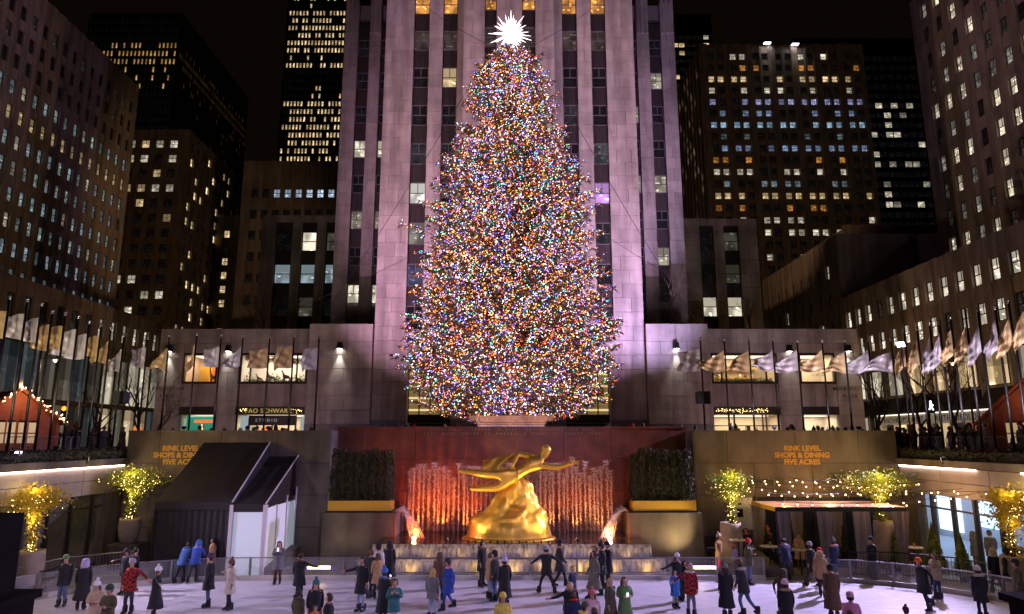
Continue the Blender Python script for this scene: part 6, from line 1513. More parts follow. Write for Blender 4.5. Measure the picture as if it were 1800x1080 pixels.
BONES = [('pel', 'wai'), ('wai', 'che'), ('che', 'nec'), ('nec', 'h0'), ('h0', 'h1'), ('h1', 'h2')] + [(a + q, b + q) for q in 'lr' for a, b in (('sh', 'el'), ('el', 'wr'), ('wr', 'ha'), ('kn', 'an'), ('an', 'to'))] + [('che', 'shl'), ('che', 'shr'), ('pel', 'knl'), ('pel', 'knr')]
PH = {k: mat('slot_' + k, (.3, .3, .3)) for k in ('skin', 'coat', 'trousers', 'glove', 'eye')}
def seg_d(p, a, b):
    ab = b - a; t = max(0, min(1, (p - a).dot(ab) / max(1e-9, ab.length_squared))); return (p - a - ab * t).length
POSES = {}
def get_pose(kind):
    if kind in POSES: return POSES[kind]
    J = pose(kind)
    JJ = {k: (tuple(v), RAD[k] if k in RAD else RAD[k[:2]]) for k, v in J.items()}
    me, _ = skin_mesh(JJ, BONES, 'pel', 1)
    hc = (J['h0'] + J['h1']) / 2 + Vector((0, 0, .03))
    b_ = bmesh.new(); b_.from_mesh(me)
    b_.verts.ensure_lookup_table()
    up = (J['h2'] - J['h0']).normalized(); fw = Vector((0, -1, 0)); fw = (fw - up * fw.dot(up)).normalized(); sd = up.cross(fw)
    for v in b_.verts:                                   # nose, brow and chin
        d = v.co - hc; f, s, u = d.dot(fw), d.dot(sd), d.dot(up)
        if f > .05 and abs(s) < .026 and -.05 < u < .02: v.co += fw * .022
        if f > .03 and abs(s) < .05 and -.11 < u < -.06: v.co += fw * .010
    bi = []
    for f in b_.faces:
        c = f.calc_center_median(); k = min(range(len(BONES)), key=lambda i: seg_d(c, J[BONES[i][0]], J[BONES[i][1]]) - (.03 if i < 2 else 0)); a, b = BONES[k]
        if a[0] == 'h' or (a, b) == ('nec', 'h0') or b == 'h0': mi = 0
        elif (a, b) == ('che', 'nec'): mi = 1 if c.z < J['nec'].z - .06 else 0
        elif a[:2] in ('wr',): mi = 3
        elif a[:2] in ('kn', 'an') or b[:2] == 'kn': mi = 2
        elif (a, b) == ('pel', 'wai'): mi = 1
        else: mi = 1
        if mi == 0:
            d = c - hc; 
            if d.dot(fw) > .055 and .012 < abs(d.dot(sd)) < .055 and -.01 < d.dot(up) < .028: mi = 4
        f.material_index = mi
    n0 = len(b_.faces)
    for q, s in (('l', 1), ('r', -1)):                   # five fingers on each hand
        w, h = J['wr' + q], J['ha' + q]; d = (h - w).normalized(); a = d.cross(Vector((0, -1, .2))).normalized(); c = d.cross(a)
        for k in range(4): finger(b_, h + a * (.026 - .017 * k) + d * .02, d + c * .25, .082 - .008 * abs(k - 1.3), .0095)
        finger(b_, w.lerp(h, .5) + a * .03 * s, (d + a * s * .9).normalized(), .065, .011)
    b_.faces.ensure_lookup_table()
    for f in b_.faces[n0:]: f.material_index = 3
    b_.to_mesh(me); b_.free(); me.name = 'body_' + kind
    for k in ('skin', 'coat', 'trousers', 'glove', 'eye'): me.materials.append(PH[k])
    # garments
    def coat(hem, flare):
        m = MB(); n = 16; sp = [J['pel'], J['wai'], J['che'], J['che'].lerp(J['nec'], .45), J['che'].lerp(J['nec'], .80), J['nec']]; rx = [.20, .185, .215, .215, .13, .088]; ry = [.165, .150, .165, .145, .11, .088]; rings = []
        low = []; zz = J['pel'].z - .12
        wide = max(abs(J['knl'].x), abs(J['knr'].x)) - .1
        if kind != 'sit':
            while zz > hem: low.append(zz); zz -= .12
            low.append(hem)
        for z in reversed(low):
            t_ = (J['pel'].z - z) / .6; ym = (J['knl'].y + J['knr'].y) * .25 * t_; rings.append((Vector((J['pel'].x, J['pel'].y + ym, z)), .20 + flare * t_ + max(0, wide) * t_, .165 + flare * t_ + abs(J['knl'].y - J['knr'].y) * .25 * t_))
        for p, a, b in zip(sp, rx, ry): rings.append((p, a, b))
        for i, (p, a, b) in enumerate(rings):
            for j in range(n):
                g = 2 * math.pi * j / n; w = 1 + .035 * math.sin(5 * g + i * 1.7) + .02 * math.sin(9 * g - i); m.v.append((p.x + a * w * math.cos(g), p.y + b * w * math.sin(g), p.z + .012 * math.sin(3 * g + i)))
        for i in range(len(rings) - 1):
            for j in range(n): m.f.append((i * n + j, i * n + (j + 1) % n, (i + 1) * n + (j + 1) % n, (i + 1) * n + j)); m.m.append(0)
        return m.mesh('coat', PH['coat'], True)
    def headgear(tp):
        m = MB(); n = 14
        def ring(r_, z, sy=1.1): return [tuple(hc + sd * (r_ * math.cos(2 * math.pi * j / n)) - fw * (r_ * sy * math.sin(2 * math.pi * j / n) - .004) + up * z) for j in range(n)]
        def loft(R_):
            i0 = len(m.v)
            for r_ in R_: m.v += r_
            for i in range(len(R_) - 1):
                for j in range(n): m.f.append((i0 + i * n + j, i0 + i * n + (j + 1) % n, i0 + (i + 1) * n + (j + 1) % n, i0 + (i + 1) * n + j)); m.m.append(0)
            m.f.append(tuple(i0 + (len(R_) - 1) * n + j for j in range(n))); m.m.append(0)
        if tp in ('beanie', 'pom'): loft([ring(.104, .022), ring(.114, .03), ring(.116, .075), ring(.108, .08), ring(.104, .115), ring(.080, .155), ring(.035, .178)])
        if tp == 'pom': m.ball(tuple(hc + up * .215), .052, 0, 10, 6)
        if tp == 'hood': loft([ring(.15, -.16, 1.0), ring(.145, -.06, 1.05), ring(.128, .045, 1.08), ring(.118, .10), ring(.08, .145), ring(.03, .155)])
        if tp in ('short', 'curly', 'long'):
            k = 1.0 if tp != 'curly' else 1.14
            i0 = len(m.v); NR = 9
            for i in range(NR):
                ph = math.pi * (i + .3) / (NR + 2.2)
                for j in range(n):
                    g = 2 * math.pi * j / n; s, f, u = math.sin(ph) * math.cos(g), -math.sin(ph) * math.sin(g), math.cos(ph)
                    rr = .113 * k
                    if f > .25 and u < .62: rr = .070                       # sink behind the face
                    if tp == 'curly': rr += .010 * math.sin(5 * g + 3 * i)
                    m.v.append(tuple(hc + sd * s * rr + fw * f * rr * 1.06 + up * (u * rr * 1.08 + .005)))
            for i in range(NR - 1):
                for j in range(n): m.f.append((i0 + i * n + j, i0 + i * n + (j + 1) % n, i0 + (i + 1) * n + (j + 1) % n, i0 + (i + 1) * n + j)); m.m.append(0)
            m.f.append(tuple(i0 + j for j in range(n))); m.m.append(0)
            if tp == 'long':
                i0 = len(m.v); NR = 6
                for i in range(NR):
                    t_ = i / (NR - 1); w = .105 * (1 + .18 * math.sin(t_ * 3)) * (1 - .35 * max(0, t_ - .6)); th = .05
                    for j in range(10):
                        g = 2 * math.pi * j / 10; m.v.append(tuple(hc - fw * (.055 + .035 * t_) + up * (.02 - .36 * t_) + sd * (w * math.cos(g) + .008 * math.sin(4 * g + 5 * i)) - fw * (th * math.sin(g))))
                for i in range(NR - 1):
                    for j in range(10): m.f.append((i0 + i * 10 + j, i0 + i * 10 + (j + 1) % 10, i0 + (i + 1) * 10 + (j + 1) % 10, i0 + (i + 1) * 10 + j)); m.m.append(0)
        return m.mesh(tp, PH['coat'], True)
    def collar(rr):
        m = MB(); n = 14; c0 = J['nec'] - Vector((0, 0, .01)); i0 = 0
        for i in range(n):
            g = 2 * math.pi * i / n; c = c0 + Vector((rr * math.cos(g), rr * .95 * math.sin(g) + .02, .03 * math.sin(g)))
            for j in range(6): a = 2 * math.pi * j / 6; q = .048 * (1 + .12 * math.sin(i * 3.1 + j)); e = Vector((math.cos(g), math.sin(g), 0)); m.v.append(tuple(c + e * (q * math.cos(a)) + Vector((0, 0, q * math.sin(a)))))
        for i in range(n):
            for j in range(6): m.f.append((i * 6 + j, ((i + 1) % n) * 6 + j, ((i + 1) % n) * 6 + (j + 1) % 6, i * 6 + (j + 1) % 6)); m.m.append(0)
        return m.mesh('collar', PH['coat'], True)
    def skate(q):
        m = MB(); a, t_ = J['an' + q], J['to' + q]; d = Vector((t_.x - a.x, t_.y - a.y, 0)).normalized(); s = Vector((-d.y, d.x, 0)); g = Vector((a.x, a.y, a.z - .12))
        def X(f, l, z): return tuple(g + d * f + s * l + Vector((0, 0, z)))
        m.hexa([X(-.09, -.045, .045), X(.20, -.045, .045), X(.20, .045, .045), X(-.09, .045, .045), X(-.08, -.04, .12), X(.17, -.035, .105), X(.17, .035, .105), X(-.08, .04, .12)])
        m.hexa([X(-.075, -.058, .10), X(.07, -.052, .10), X(.07, .052, .10), X(-.075, .058, .10), X(-.07, -.058, .27), X(.05, -.055, .27), X(.05, .055, .27), X(-.07, .058, .27)])
        m.box(0, 0, 0, 0, 0, 0); del m.v[-8:]; del m.f[-6:]; del m.m[-6:]
        m.hexa([X(-.10, -.004, 0), X(.21, -.004, 0), X(.21, .004, 0), X(-.10, .004, 0), X(-.09, -.010, .046), X(.19, -.010, .046), X(.19, .010, .046), X(-.09, .010, .046)], 1)
        return m.mesh('skate', [PH['coat'], M['steel']])
    D = dict(body=me, jacket=coat(.74, .05), mid=coat(.60, .08), long=coat(.36, .10), beanie=headgear('beanie'), pom=headgear('pom'), hood=headgear('hood'), short=headgear('short'), curly=headgear('curly'), hair_long=headgear('long'), collar=collar(.105), fur=collar(.13), skl=skate('l'), skr=skate('r'), J=J, top=hc.z + .12)
    POSES[kind] = D
    return D
def person(loc, kind, rz, height, coatc, ln, legs, hat=None, hair=('short', 'dark brown'), collar=None, shoes='black', label='', group=None, skates=True, glove=None, extra=None, cat='person'):
    D = get_pose(kind); k = height / 1.77
    o = bpy.data.objects.new('person', D['body']); col.objects.link(o); o.location = loc; o.rotation_euler = (0, 0, R(rz)); o.scale = (k, k, k)
    tag(o, label, cat, group)
    def setm(ob, i, mt): ob.material_slots[i].link = 'OBJECT'; ob.material_slots[i].material = mt
    for i, mt in enumerate((M['skin'], cloth(coatc), cloth(legs), cloth(glove) if glove else M['skin'], M['eye'])): setm(o, i, mt)
    def child(nm, me, mt):
        c = bpy.data.objects.new(nm, me); col.objects.link(c); c.parent = o; setm(c, 0, mt); return c
    child('coat', D[ln], cloth(coatc))
    if hat and hat[0] == 'hood': child('hood', D['hood'], cloth(hat[1]))
    else:
        if hair: child('hair', D['hair_long' if hair[0] == 'long' else hair[0]], cloth(hair[1]))
        if hat: child('hat', D[hat[0]], cloth(hat[1]))
    if collar: child('collar' if collar[0] == 'collar' else 'fur_collar' if collar[0] == 'fur' else 'scarf', D['fur' if collar[0] == 'fur' else 'collar'], cloth(collar[1]))
    if skates:
        for q in ('skl', 'skr'): child('skate', D[q], cloth(shoes))
    if extra:
        m = MB(); p = (D['J']['hal'] + D['J']['har']) / 2
        if extra == 'phone': m.box(p.x - .035, p.x + .035, p.y - .035, p.y - .025, p.z - .02, p.z + .12); me = m.mesh('phone', emis('phone_screen', (.7, .85, 1), 2.0, False))
        else: m.lathe([(.05, -.35), (.22, -.33), (.2, -.05), (.08, 0)], 8, (p.x, p.y, p.z), sy=.5); me = m.mesh('bag', cloth('black'))
        c = bpy.data.objects.new(extra, me); col.objects.link(c); c.parent = o
    return o
ICE = .064
def put(u, v, ref, kind, rz, h, coatc, ln, legs, hat, hair, label, **kw):
    if ref == 'f': p = at_z(u, v, ICE); p.z = ICE
    else:
        D = get_pose(kind); top = D['top'] * h / 1.77 + (.04 if hat and hat[0] == 'pom' else 0); zt = ICE + top
        p = at_z(u, v, zt); p.z = ICE
    if 'z' in kw: p = at(u, 900, kw['Y']); p.z = kw.pop('z'); kw.pop('Y')
    return person(tuple(p), kind, rz, h, coatc, ln, legs, hat, hair, label=label, **kw)
DB = 'dark brown'
put(107, 1067, 'f', 'reach2', 15, 1.78, 'black', 'jacket', 'denim', ('beanie', 'green'), ('short', DB), 'skater in a green beanie, black jacket and jeans with one arm out', glove='black')
put(141, 1073, 'f', 'stand', 200, 1.74, 'black', 'long', 'black', ('hood', 'lilac'), None, 'skater in a lilac hood and long black coat beside the green beanie', glove='black')
put(172, 1021, 'h', 'hands', 5, 1.68, 'beige', 'mid', 'brown', ('pom', 'white'), ('long', 'brown'), 'skater in a white pompom hat and open tan coat')
put(194, 1030, 'h', 'hands', -10, 1.74, 'olive', 'long', 'charcoal', ('beanie', 'dark green'), ('short', 'grey'), 'skater in a dark green cap and dark olive coat beside the tan coat')
put(224, 1080, 'f', 'reach', 5, 1.82, 'red plaid', 'jacket', 'charcoal', ('beanie', 'pale grey'), ('short', DB), 'bearded skater in a red and black plaid jacket with a pale knit hat')
put(217, 1046, 'f', 'reach2', -20, 1.72, 'black', 'jacket', 'black', ('pom', 'black'), ('long', DB), 'skater in a black pompom hat reaching for the glass barrier by the tall pot', collar=('collar', 'grey'))
put(232, 1040, 'f', 'stand', 150, 1.70, 'black', 'mid', 'black', None, ('short', 'black'), 'dark haired skater in black behind the black pompom hat')
put(270, 1088, 'f', 'reach2', 120, 1.66, 'black', 'long', 'black', ('pom', 'white'), ('long', 'brown'), 'skater in a white pompom hat and flared black coat holding out one hand')
put(318, 1024, 'f', 'lean', 175, 1.72, 'blue', 'jacket', 'black', None, ('short', DB), 'skater in a dusty blue jacket leaning over the barrier before the tent', collar=('collar', 'blue'))
put(340, 1024, 'f', 'lean', 190, 1.78, 'royal blue', 'jacket', 'black', ('hood', 'blue'), None, 'skater in a brighter blue hooded jacket leaning over the barrier before the tent')
put(370, 1014, 'f', 'stand', -60, 1.66, 'tan', 'mid', 'brown', None, ('curly', 'black'), 'dark haired onlooker in a tan coat behind the barrier near the lit tent panel', skates=False)
put(364, 1068, 'f', 'stand', -70, 1.84, 'black', 'mid', 'denim', ('beanie', 'purple'), ('short', DB), 'tall skater in a purple beanie, black coat and jeans', glove='black')
put(402, 1073, 'f', 'reach2', -40, 1.70, 'cream', 'mid', 'black', ('pom', 'brown'), ('short', DB), 'skater in a brown pompom hat, short cream coat and black trousers', glove='brown')
put(487, 1027, 'f', 'phone', 10, 1.74, 'grey', 'mid', 'maroon', None, ('long', DB), 'long haired skater in a grey checked jacket and maroon trousers holding a phone', extra='phone')
put(524, 1060, 'f', 'reach2', 165, 1.80, 'black', 'mid', 'black', None, ('short', DB), 'skater in a black coat with brown fur collar seen from behind', collar=('fur', 'brown'), glove='black')
put(526, 1036, 'h', 'stand', 170, 1.38, 'olive', 'jacket', 'black', ('pom', 'charcoal'), ('short', DB), 'child in a charcoal pompom hat and dark olive coat', collar=('fur', 'olive'))
put(556, 1019, 'h', 'stand', 15, 1.68, 'black', 'mid', 'black', ('pom', 'teal'), ('long', DB), 'skater with long dark hair in a teal pompom hat and black coat')
put(579, 1044, 'h', 'stand', -75, 1.64, 'black', 'jacket', 'black', None, ('curly', DB), 'curly haired skater in black turned toward the teal pompom hat')
put(554, 1064, 'h', 'stand', 40, 1.25, 'orange', 'jacket', 'black', None, ('curly', DB), 'small curly haired child in an orange jacket')
put(634, 1076, 'f', 'reach2', -20, 1.86, 'black', 'mid', 'pale denim', None, ('short', DB), 'skater in a black coat and faded jeans stretching one arm ahead')
put(650, 1052, 'f', 'walk', 160, 1.80, 'charcoal', 'jacket', 'black', None, ('short', 'brown'), 'brown haired skater in a charcoal jacket behind the faded jeans')
put(662, 1053, 'f', 'stand', 200, 1.68, 'tan', 'mid', 'black', None, ('long', 'brown'), 'skater in a tan teddy coat with long brown hair seen from behind')
put(663, 1038, 'f', 'stand', 165, 1.78, 'white', 'jacket', 'black', ('beanie', 'black'), ('short', 'black'), 'skater in a white jacket and black beanie facing the fountain', glove='black')
put(683, 1030, 'f', 'stand', 180, 1.76, 'black', 'long', 'black', ('hood', 'black'), None, 'hooded skater in an ankle length black coat facing the fountain', glove='black')
put(676, 999, 'h', 'phone', 150, 1.70, 'black', 'long', 'charcoal', ('pom', 'bright blue'), ('short', DB), 'skater in a blue pompom hat photographing the fountain', collar=('collar', 'blue'), extra='phone')
put(694, 1018, 'h', 'phone', 10, 1.68, 'teal', 'jacket', 'cream', None, ('curly', 'brown'), 'curly haired skater in a blue and teal sweater and cream trousers holding a phone')
put(761, 1000, 'h', 'stand', 160, 1.66, 'grey', 'jacket', 'pale denim', None, ('long', 'blond'), 'skater with long fair hair in a grey jacket and wide jeans')
put(772, 1056, 'f', 'stand', 190, 1.72, 'brown', 'mid', 'charcoal', ('hood', 'brown'), None, 'hooded skater in brown beside the long fair hair')
put(787, 1073, 'f', 'walk', -60, 1.74, 'royal blue', 'mid', 'royal blue', ('beanie', 'charcoal'), ('short', DB), 'skater in a royal blue snow suit with a pink scarf', collar=('collar', 'pink'), glove='black')
put(847, 1032, 'f', 'stand', 60, 1.84, 'black', 'mid', 'black', None, ('short', 'black'), 'skater in a black parka with a brown fur hood before the cascade', collar=('fur', 'brown'))
put(861, 1053, 'f', 'stand', 120, 1.70, 'tan', 'jacket', 'pale denim', None, ('short', 'brown'), 'brown haired skater in a tan jacket hugging the black beanie')
put(870, 1057, 'f', 'stand', -100, 1.80, 'charcoal', 'jacket', 'denim', ('beanie', 'black'), ('short', 'black'), 'skater in a black beanie, grey hood and jeans before the cascade', collar=('collar', 'grey'))
put(887, 1068, 'f', 'stand', 200, 1.70, 'black', 'long', 'denim', ('pom', 'lilac'), ('short', DB), 'skater in a lilac pompom hat and long black puffer coat', collar=('collar', 'black'))
put(884, 1044, 'h', 'hands', 5, 1.64, 'yellow', 'jacket', 'black', ('beanie', 'yellow'), ('long', DB), 'skater in a yellow beanie and yellow coat with dark curls')
put(961, 1043, 'f', 'stride', 180, 1.76, 'black', 'jacket', 'black', ('beanie', 'pale grey'), ('short', DB), 'skater in a pale grey beanie and black with legs apart and arms out')
put(985, 1032, 'f', 'walk', 95, 1.84, 'charcoal', 'mid', 'black', ('beanie', 'black'), ('short', DB), 'tall skater in a dark parka and black beanie gliding along the barrier', glove='black')
put(1006, 994, 'h', 'walk', 70, 1.60, 'navy', 'jacket', 'charcoal', None, ('short', 'blond'), 'fair haired boy in a navy jacket')
put(1002, 1023, 'h', 'reach2', 0, 1.70, 'black', 'long', 'black', None, ('long', 'blond'), 'fair haired skater in earmuffs and a black coat', collar=('fur', 'charcoal'))
put(1008, 1041, 'h', 'stand', 185, 1.42, 'navy', 'jacket', 'charcoal', None, ('short', 'brown'), 'child in a dark jacket with a red hood down', collar=('fur', 'red'))
put(1041, 1036, 'h', 'stand', -20, 1.62, 'pale pink', 'jacket', 'charcoal', ('pom', 'coral'), ('long', DB), 'skater in a coral pompom hat and pale pink coat')
put(1027, 1061, 'h', 'stand', 90, 1.55, 'olive', 'jacket', 'charcoal', ('beanie', 'olive'), ('short', DB), 'skater in an olive beanie and olive jacket', collar=('fur', 'yellow'))
put(1045, 1071, 'h', 'stand', 190, 1.40, 'brown', 'jacket', 'black', ('beanie', 'brown'), ('short', DB), 'child in a plain brown beanie')
put(1046, 1052, 'f', 'walk', -80, 1.76, 'grey olive', 'long', 'black', None, ('long', DB), 'long haired skater in a long grey green overcoat and scarf', collar=('collar', 'grey olive'), glove='black')
put(1047, 1037, 'f', 'stand', -40, 1.72, 'black', 'mid', 'black', None, ('long', 'brown'), 'skater in black with a pink scarf behind the grey green overcoat', collar=('collar', 'pink'))
put(1059, 1036, 'f', 'stand', -70, 1.78, 'charcoal', 'mid', 'black', ('pom', 'black'), ('short', 'black'), 'skater in a black pompom hat and charcoal jacket by the barrier')
put(1070, 1034, 'f', 'hands', -75, 1.80, 'black', 'mid', 'charcoal', ('beanie', 'black'), ('short', 'grey'), 'skater in a plain black beanie and black puffer jacket by the barrier')
put(1072, 1016, 'h', 'stand', 50, 1.68, 'olive', 'long', 'charcoal', None, ('long', 'blond'), 'fair haired skater with sunglasses on the head in a dark olive coat')
put(1097, 1014, 'h', 'hands', 10, 1.72, 'green', 'long', 'charcoal', None, ('long', 'brown'), 'skater in a long quilted green coat looking at a phone', extra='phone')
put(1084, 1074, 'h', 'stand', 180, 1.45, 'black', 'jacket', 'black', None, ('short', DB), 'child in black below the green coat')
put(1193, 1057, 'f', 'reach2', 20, 1.70, 'black', 'jacket', 'black', ('beanie', 'white'), ('long', DB), 'skater in a white beanie and black jacket stretching one arm sideways', glove='black')
put(1188, 1070, 'f', 'stand', 20, 1.32, 'bright blue', 'mid', 'pale grey', None, ('long', DB), 'small child in a bright blue coat and pale leggings', glove='black')
put(1206, 1056, 'f', 'stand', -10, 1.45, 'black', 'jacket', 'black', None, ('short', 'black'), 'child in black between the blue coat and the plaid jacket')
put(1216, 1085, 'f', 'reach', 150, 1.76, 'red plaid', 'jacket', 'grey', None, ('curly', 'blond'), 'fair curly haired skater in a red checked jacket with a cream collar', collar=('fur', 'cream'))
put(1279, 1087, 'f', 'stand', 185, 1.74, 'black', 'long', 'pale denim', ('beanie', 'grey'), ('long', DB), 'skater in a grey beanie, long black puffer coat and pale jeans')
put(1310, 1083, 'f', 'glide', -150, 1.82, 'charcoal', 'jacket', 'denim', ('beanie', 'brown'), ('short', DB), 'skater in a brown beanie, dark parka and jeans gliding away', collar=('collar', 'cream'))
put(1266, 1006, 'f', 'stand', 60, 1.66, 'tan', 'mid', 'red', ('pom', 'cream'), ('short', DB), 'onlooker in a cream pompom hat and tan coat outside the barrier', skates=False)
put(1293, 1004, 'f', 'stand', 30, 1.15, 'lilac', 'jacket', 'charcoal', ('beanie', 'pink'), ('short', DB), 'small child in a pink hat outside the barrier', skates=False)
put(1319, 1028, 'f', 'hands', 60, 1.82, 'olive', 'jacket', 'denim', ('beanie', 'red'), ('short', DB), 'person in a red beanie, olive jacket and jeans at the barrier gate')
put(1384, 1021, 'f', 'lean', 165, 1.84, 'navy', 'jacket', 'black', None, ('short', 'black'), 'person in a navy quilted jacket bending over a table at the gate')
put(1408, 1006, 'f', 'stand', -10, 1.70, 'tan', 'mid', 'brown', None, ('short', 'brown'), 'onlooker in a fluffy tan coat at the tables under the pergola', collar=('fur', 'tan'), skates=False)
put(1429, 1032, 'f', 'walk', -160, 1.76, 'black', 'mid', 'black', ('beanie', 'pale grey'), ('short', DB), 'skater in a pale grey beanie and short black coat by the pergola')
put(1446, 1038, 'f', 'stand', -20, 1.62, 'cream', 'jacket', 'black', ('beanie', 'red'), ('long', DB), 'skater in a red beanie and cream scarf by the pergola', collar=('fur', 'pale pink'))
put(1447, 1052, 'f', 'walk', 150, 1.72, 'tan', 'jacket', 'black', ('hood', 'tan'), None, 'skater in a rust brown jacket with a furry hood', collar=('fur', 'tan'))
put(1470, 1022, 'f', 'stand', -150, 1.74, 'navy', 'jacket', 'denim', ('pom', 'grey'), ('short', DB), 'skater in a grey pompom hat, navy and pink jacket and jeans', collar=('fur', 'pale pink'))
put(1538, 1024, 'f', 'hands', -75, 1.84, 'black', 'long', 'black', ('beanie', 'black'), ('short', DB), 'skater in a long black coat before the pergola curtains', glove='black')
put(1372, 1002, 'h', 'glide', 120, 1.62, 'olive', 'jacket', 'black', ('hood', 'olive'), None, 'skater in a pale olive hood leaning forward')
put(1379, 1021, 'h', 'stand', 180, 1.68, 'black', 'mid', 'black', ('beanie', 'pale pink'), ('short', DB), 'skater in a pink beanie and black puffer with brown fur hood seen from behind', collar=('fur', 'tan'))
put(1460, 1000, 'h', 'stand', 170, 1.62, 'charcoal', 'jacket', 'pale denim', None, ('short', DB), 'skater in a dark jacket with a yellow hood and pale jeans', collar=('fur', 'yellow'))
put(1467, 1091, 'f', 'stand', 175, 1.82, 'brown', 'long', 'charcoal', None, ('short', 'black'), 'dark haired man in a long brown overcoat seen from behind')
put(1494, 1043, 'h', 'stand', 170, 1.66, 'pink', 'jacket', 'charcoal', ('beanie', 'pale pink'), ('short', DB), 'skater in a bright pink puffer jacket and pale pink hat')
put(1494, 1074, 'h', 'stand', 180, 1.40, 'red', 'jacket', 'charcoal', None, ('curly', 'brown'), 'red brown haired child before the pink puffer jacket')
put(1629, 1075, 'f', 'glide', -75, 1.80, 'black', 'mid', 'black', ('beanie', 'orange'), ('short', DB), 'skater in an orange striped beanie and black coat', glove='black')
put(1650, 1054, 'f', 'hands', -70, 1.70, 'beige', 'jacket', 'navy', None, ('long', 'brown'), 'brown haired skater in a beige fleece jacket beside the orange beanie')
put(1729, 1090, 'f', 'stand', 170, 1.70, 'black', 'mid', 'black', ('beanie', 'cream'), ('short', DB), 'skater in a cream beanie and black puffer jacket seen from behind', collar=('fur', 'beige'), glove='black')
put(1755, 1046, 'f', 'walk', 165, 1.76, 'black', 'mid', 'black', None, None, 'skater in a black coat with a big pale fur hood', collar=('fur', 'beige')) if False else put(1755, 1046, 'f', 'walk', 165, 1.72, 'black', 'mid', 'black', ('hood', 'beige'), None, 'skater in a black coat with a big pale fur hood by the curved barrier')
put(1779, 1052, 'f', 'walk', 195, 1.80, 'black', 'mid', 'charcoal', ('beanie', 'black'), ('short', DB), 'skater in a black cap and black coat beside the pale fur hood', glove='black')
put(1797, 1078, 'f', 'stand', -120, 1.78, 'grey olive', 'mid', 'black', ('beanie', 'charcoal'), ('short', DB), 'person in a grey wool coat by the low stone plinth')
put(1592, 1066, 'h', 'stand', 190, 1.28, 'brown', 'jacket', 'black', ('pom', 'maroon'), ('short', DB), 'small child in a maroon pompom hat')
put(1718, 1000, 'f', 'stand', 200, 1.68, 'charcoal', 'mid', 'black', ('hood', 'charcoal'), None, 'hooded onlooker behind the black picket fence', skates=False)
put(1747, 1002, 'f', 'stand', 160, 1.74, 'black', 'mid', 'black', ('beanie', 'black'), ('short', DB), 'onlooker in a black beanie behind the black picket fence', skates=False)
for lab, u, Y, c, hatc in (('onlooker in an orange pompom hat under the pergola', 1349, 35.0, 'charcoal', ('pom', 'orange')), ('onlooker in grey behind the orange pompom hat', 1341, 35.4, 'grey', ('beanie', 'grey')), ('onlooker with a red scarf beside the brown pot', 1311, 35.0, 'black', None)):
    p = at(u, 930, Y); person((p.x, Y, 0), 'stand', -20, 1.74, c, 'mid', 'black', hatc, ('long', DB), ('collar', 'red'), label=lab, skates=False)
# people behind the dark glass beside the tent
for k, (y, c, lab) in enumerate(((30.3, 'grey', 'person in grey inside the dark shop behind the picket fence'), (33.0, 'teal', 'person in pale green inside the dark shop beside the corner pier'))):
    person((-21.8, y, 0), 'stand', 90, 1.72, c, 'mid', 'charcoal', None, ('long', DB), label=lab, skates=False)

# ---------------------------------------------------------------- onlookers at street level
rp = random.Random(77)
OC = ['black', 'black', 'charcoal', 'navy', 'brown', 'maroon', 'grey', 'olive', 'charcoal']
HC = ['black', 'charcoal', 'grey', 'red', 'cream', 'navy', 'brown']
def onlooker(x, y, rz, place, group, z=STREET, hh=None):
    c = rp.choice(OC); h_ = rp.choice(HC) if rp.random() < .55 else None
    lab = 'onlooker in %s %s coat%s %s' % ('an' if c[0] == 'o' else 'a', c, (' and %s hat' % h_) if h_ else '', place)
    person((x, y, z), rp.choice(['stand', 'hands', 'phone', 'stand']), rz, hh or rp.uniform(1.6, 1.84), c, rp.choice(['mid', 'jacket', 'long']), rp.choice(['black', 'charcoal', 'denim']), (rp.choice(['beanie', 'pom']), h_) if h_ else None, (rp.choice(['short', 'long', 'short']), rp.choice(['black', DB, 'brown', 'blond', DB])), label=lab, group=group, skates=False)
for u in (288, 305, 352, 372, 395, 423, 435, 447, 452, 463, 476, 485, 497, 503, 520, 548, 675, 698, 715, 728, 782, 806, 1065, 1082, 1112, 1130, 1182, 1198, 1222, 1285, 1293, 1384, 1391, 1430, 1437):
    Y = 38.75 + rp.uniform(0, .9); p = at(u, 745, Y); onlooker(p.x, Y, rp.choice([rp.uniform(-40, 40), rp.uniform(150, 210)]), 'behind the rear parapet', 'onlookers behind the rear parapet', STREET - .02 if abs(p.x) > 9 else STREET + .12)
for k in range(40):
    y = rp.uniform(31, 44); x = 22.8 + rp.uniform(0, 4.5) * (1 if y > 36 else .8)
    if y < 38 and x > 25: x -= 1.5
    onlooker(x, y, -90 + rp.uniform(-50, 50), 'in the crowd behind the steel barriers', 'crowd waiting beside the plain hut')
for k in range(14):
    x = rp.uniform(17.5, 24); y = rp.uniform(41.5, 46); onlooker(x, y, rp.uniform(0, 360), 'on the street by the clothing shop', 'people on the street by the clothing shop')
for k in range(9): onlooker(-22.9 - rp.uniform(0, 1.5), rp.uniform(36.5, 43), 80 + rp.uniform(-40, 40), 'beside the orange hut barriers', 'people beside the orange hut')
for k, (y, c) in enumerate(((30.6, 'teal'), (29.6, 'pale pink'), (28.6, 'red'), (27.8, 'charcoal'), (27.0, 'black'))):
    person((22.0, y, STREET - .35), 'sit', -60, 1.6, c, 'jacket', 'charcoal', ('beanie', rp.choice(HC)), ('short', DB), label='person in a %s jacket seated behind the hedge' % c, skates=False, group=None)
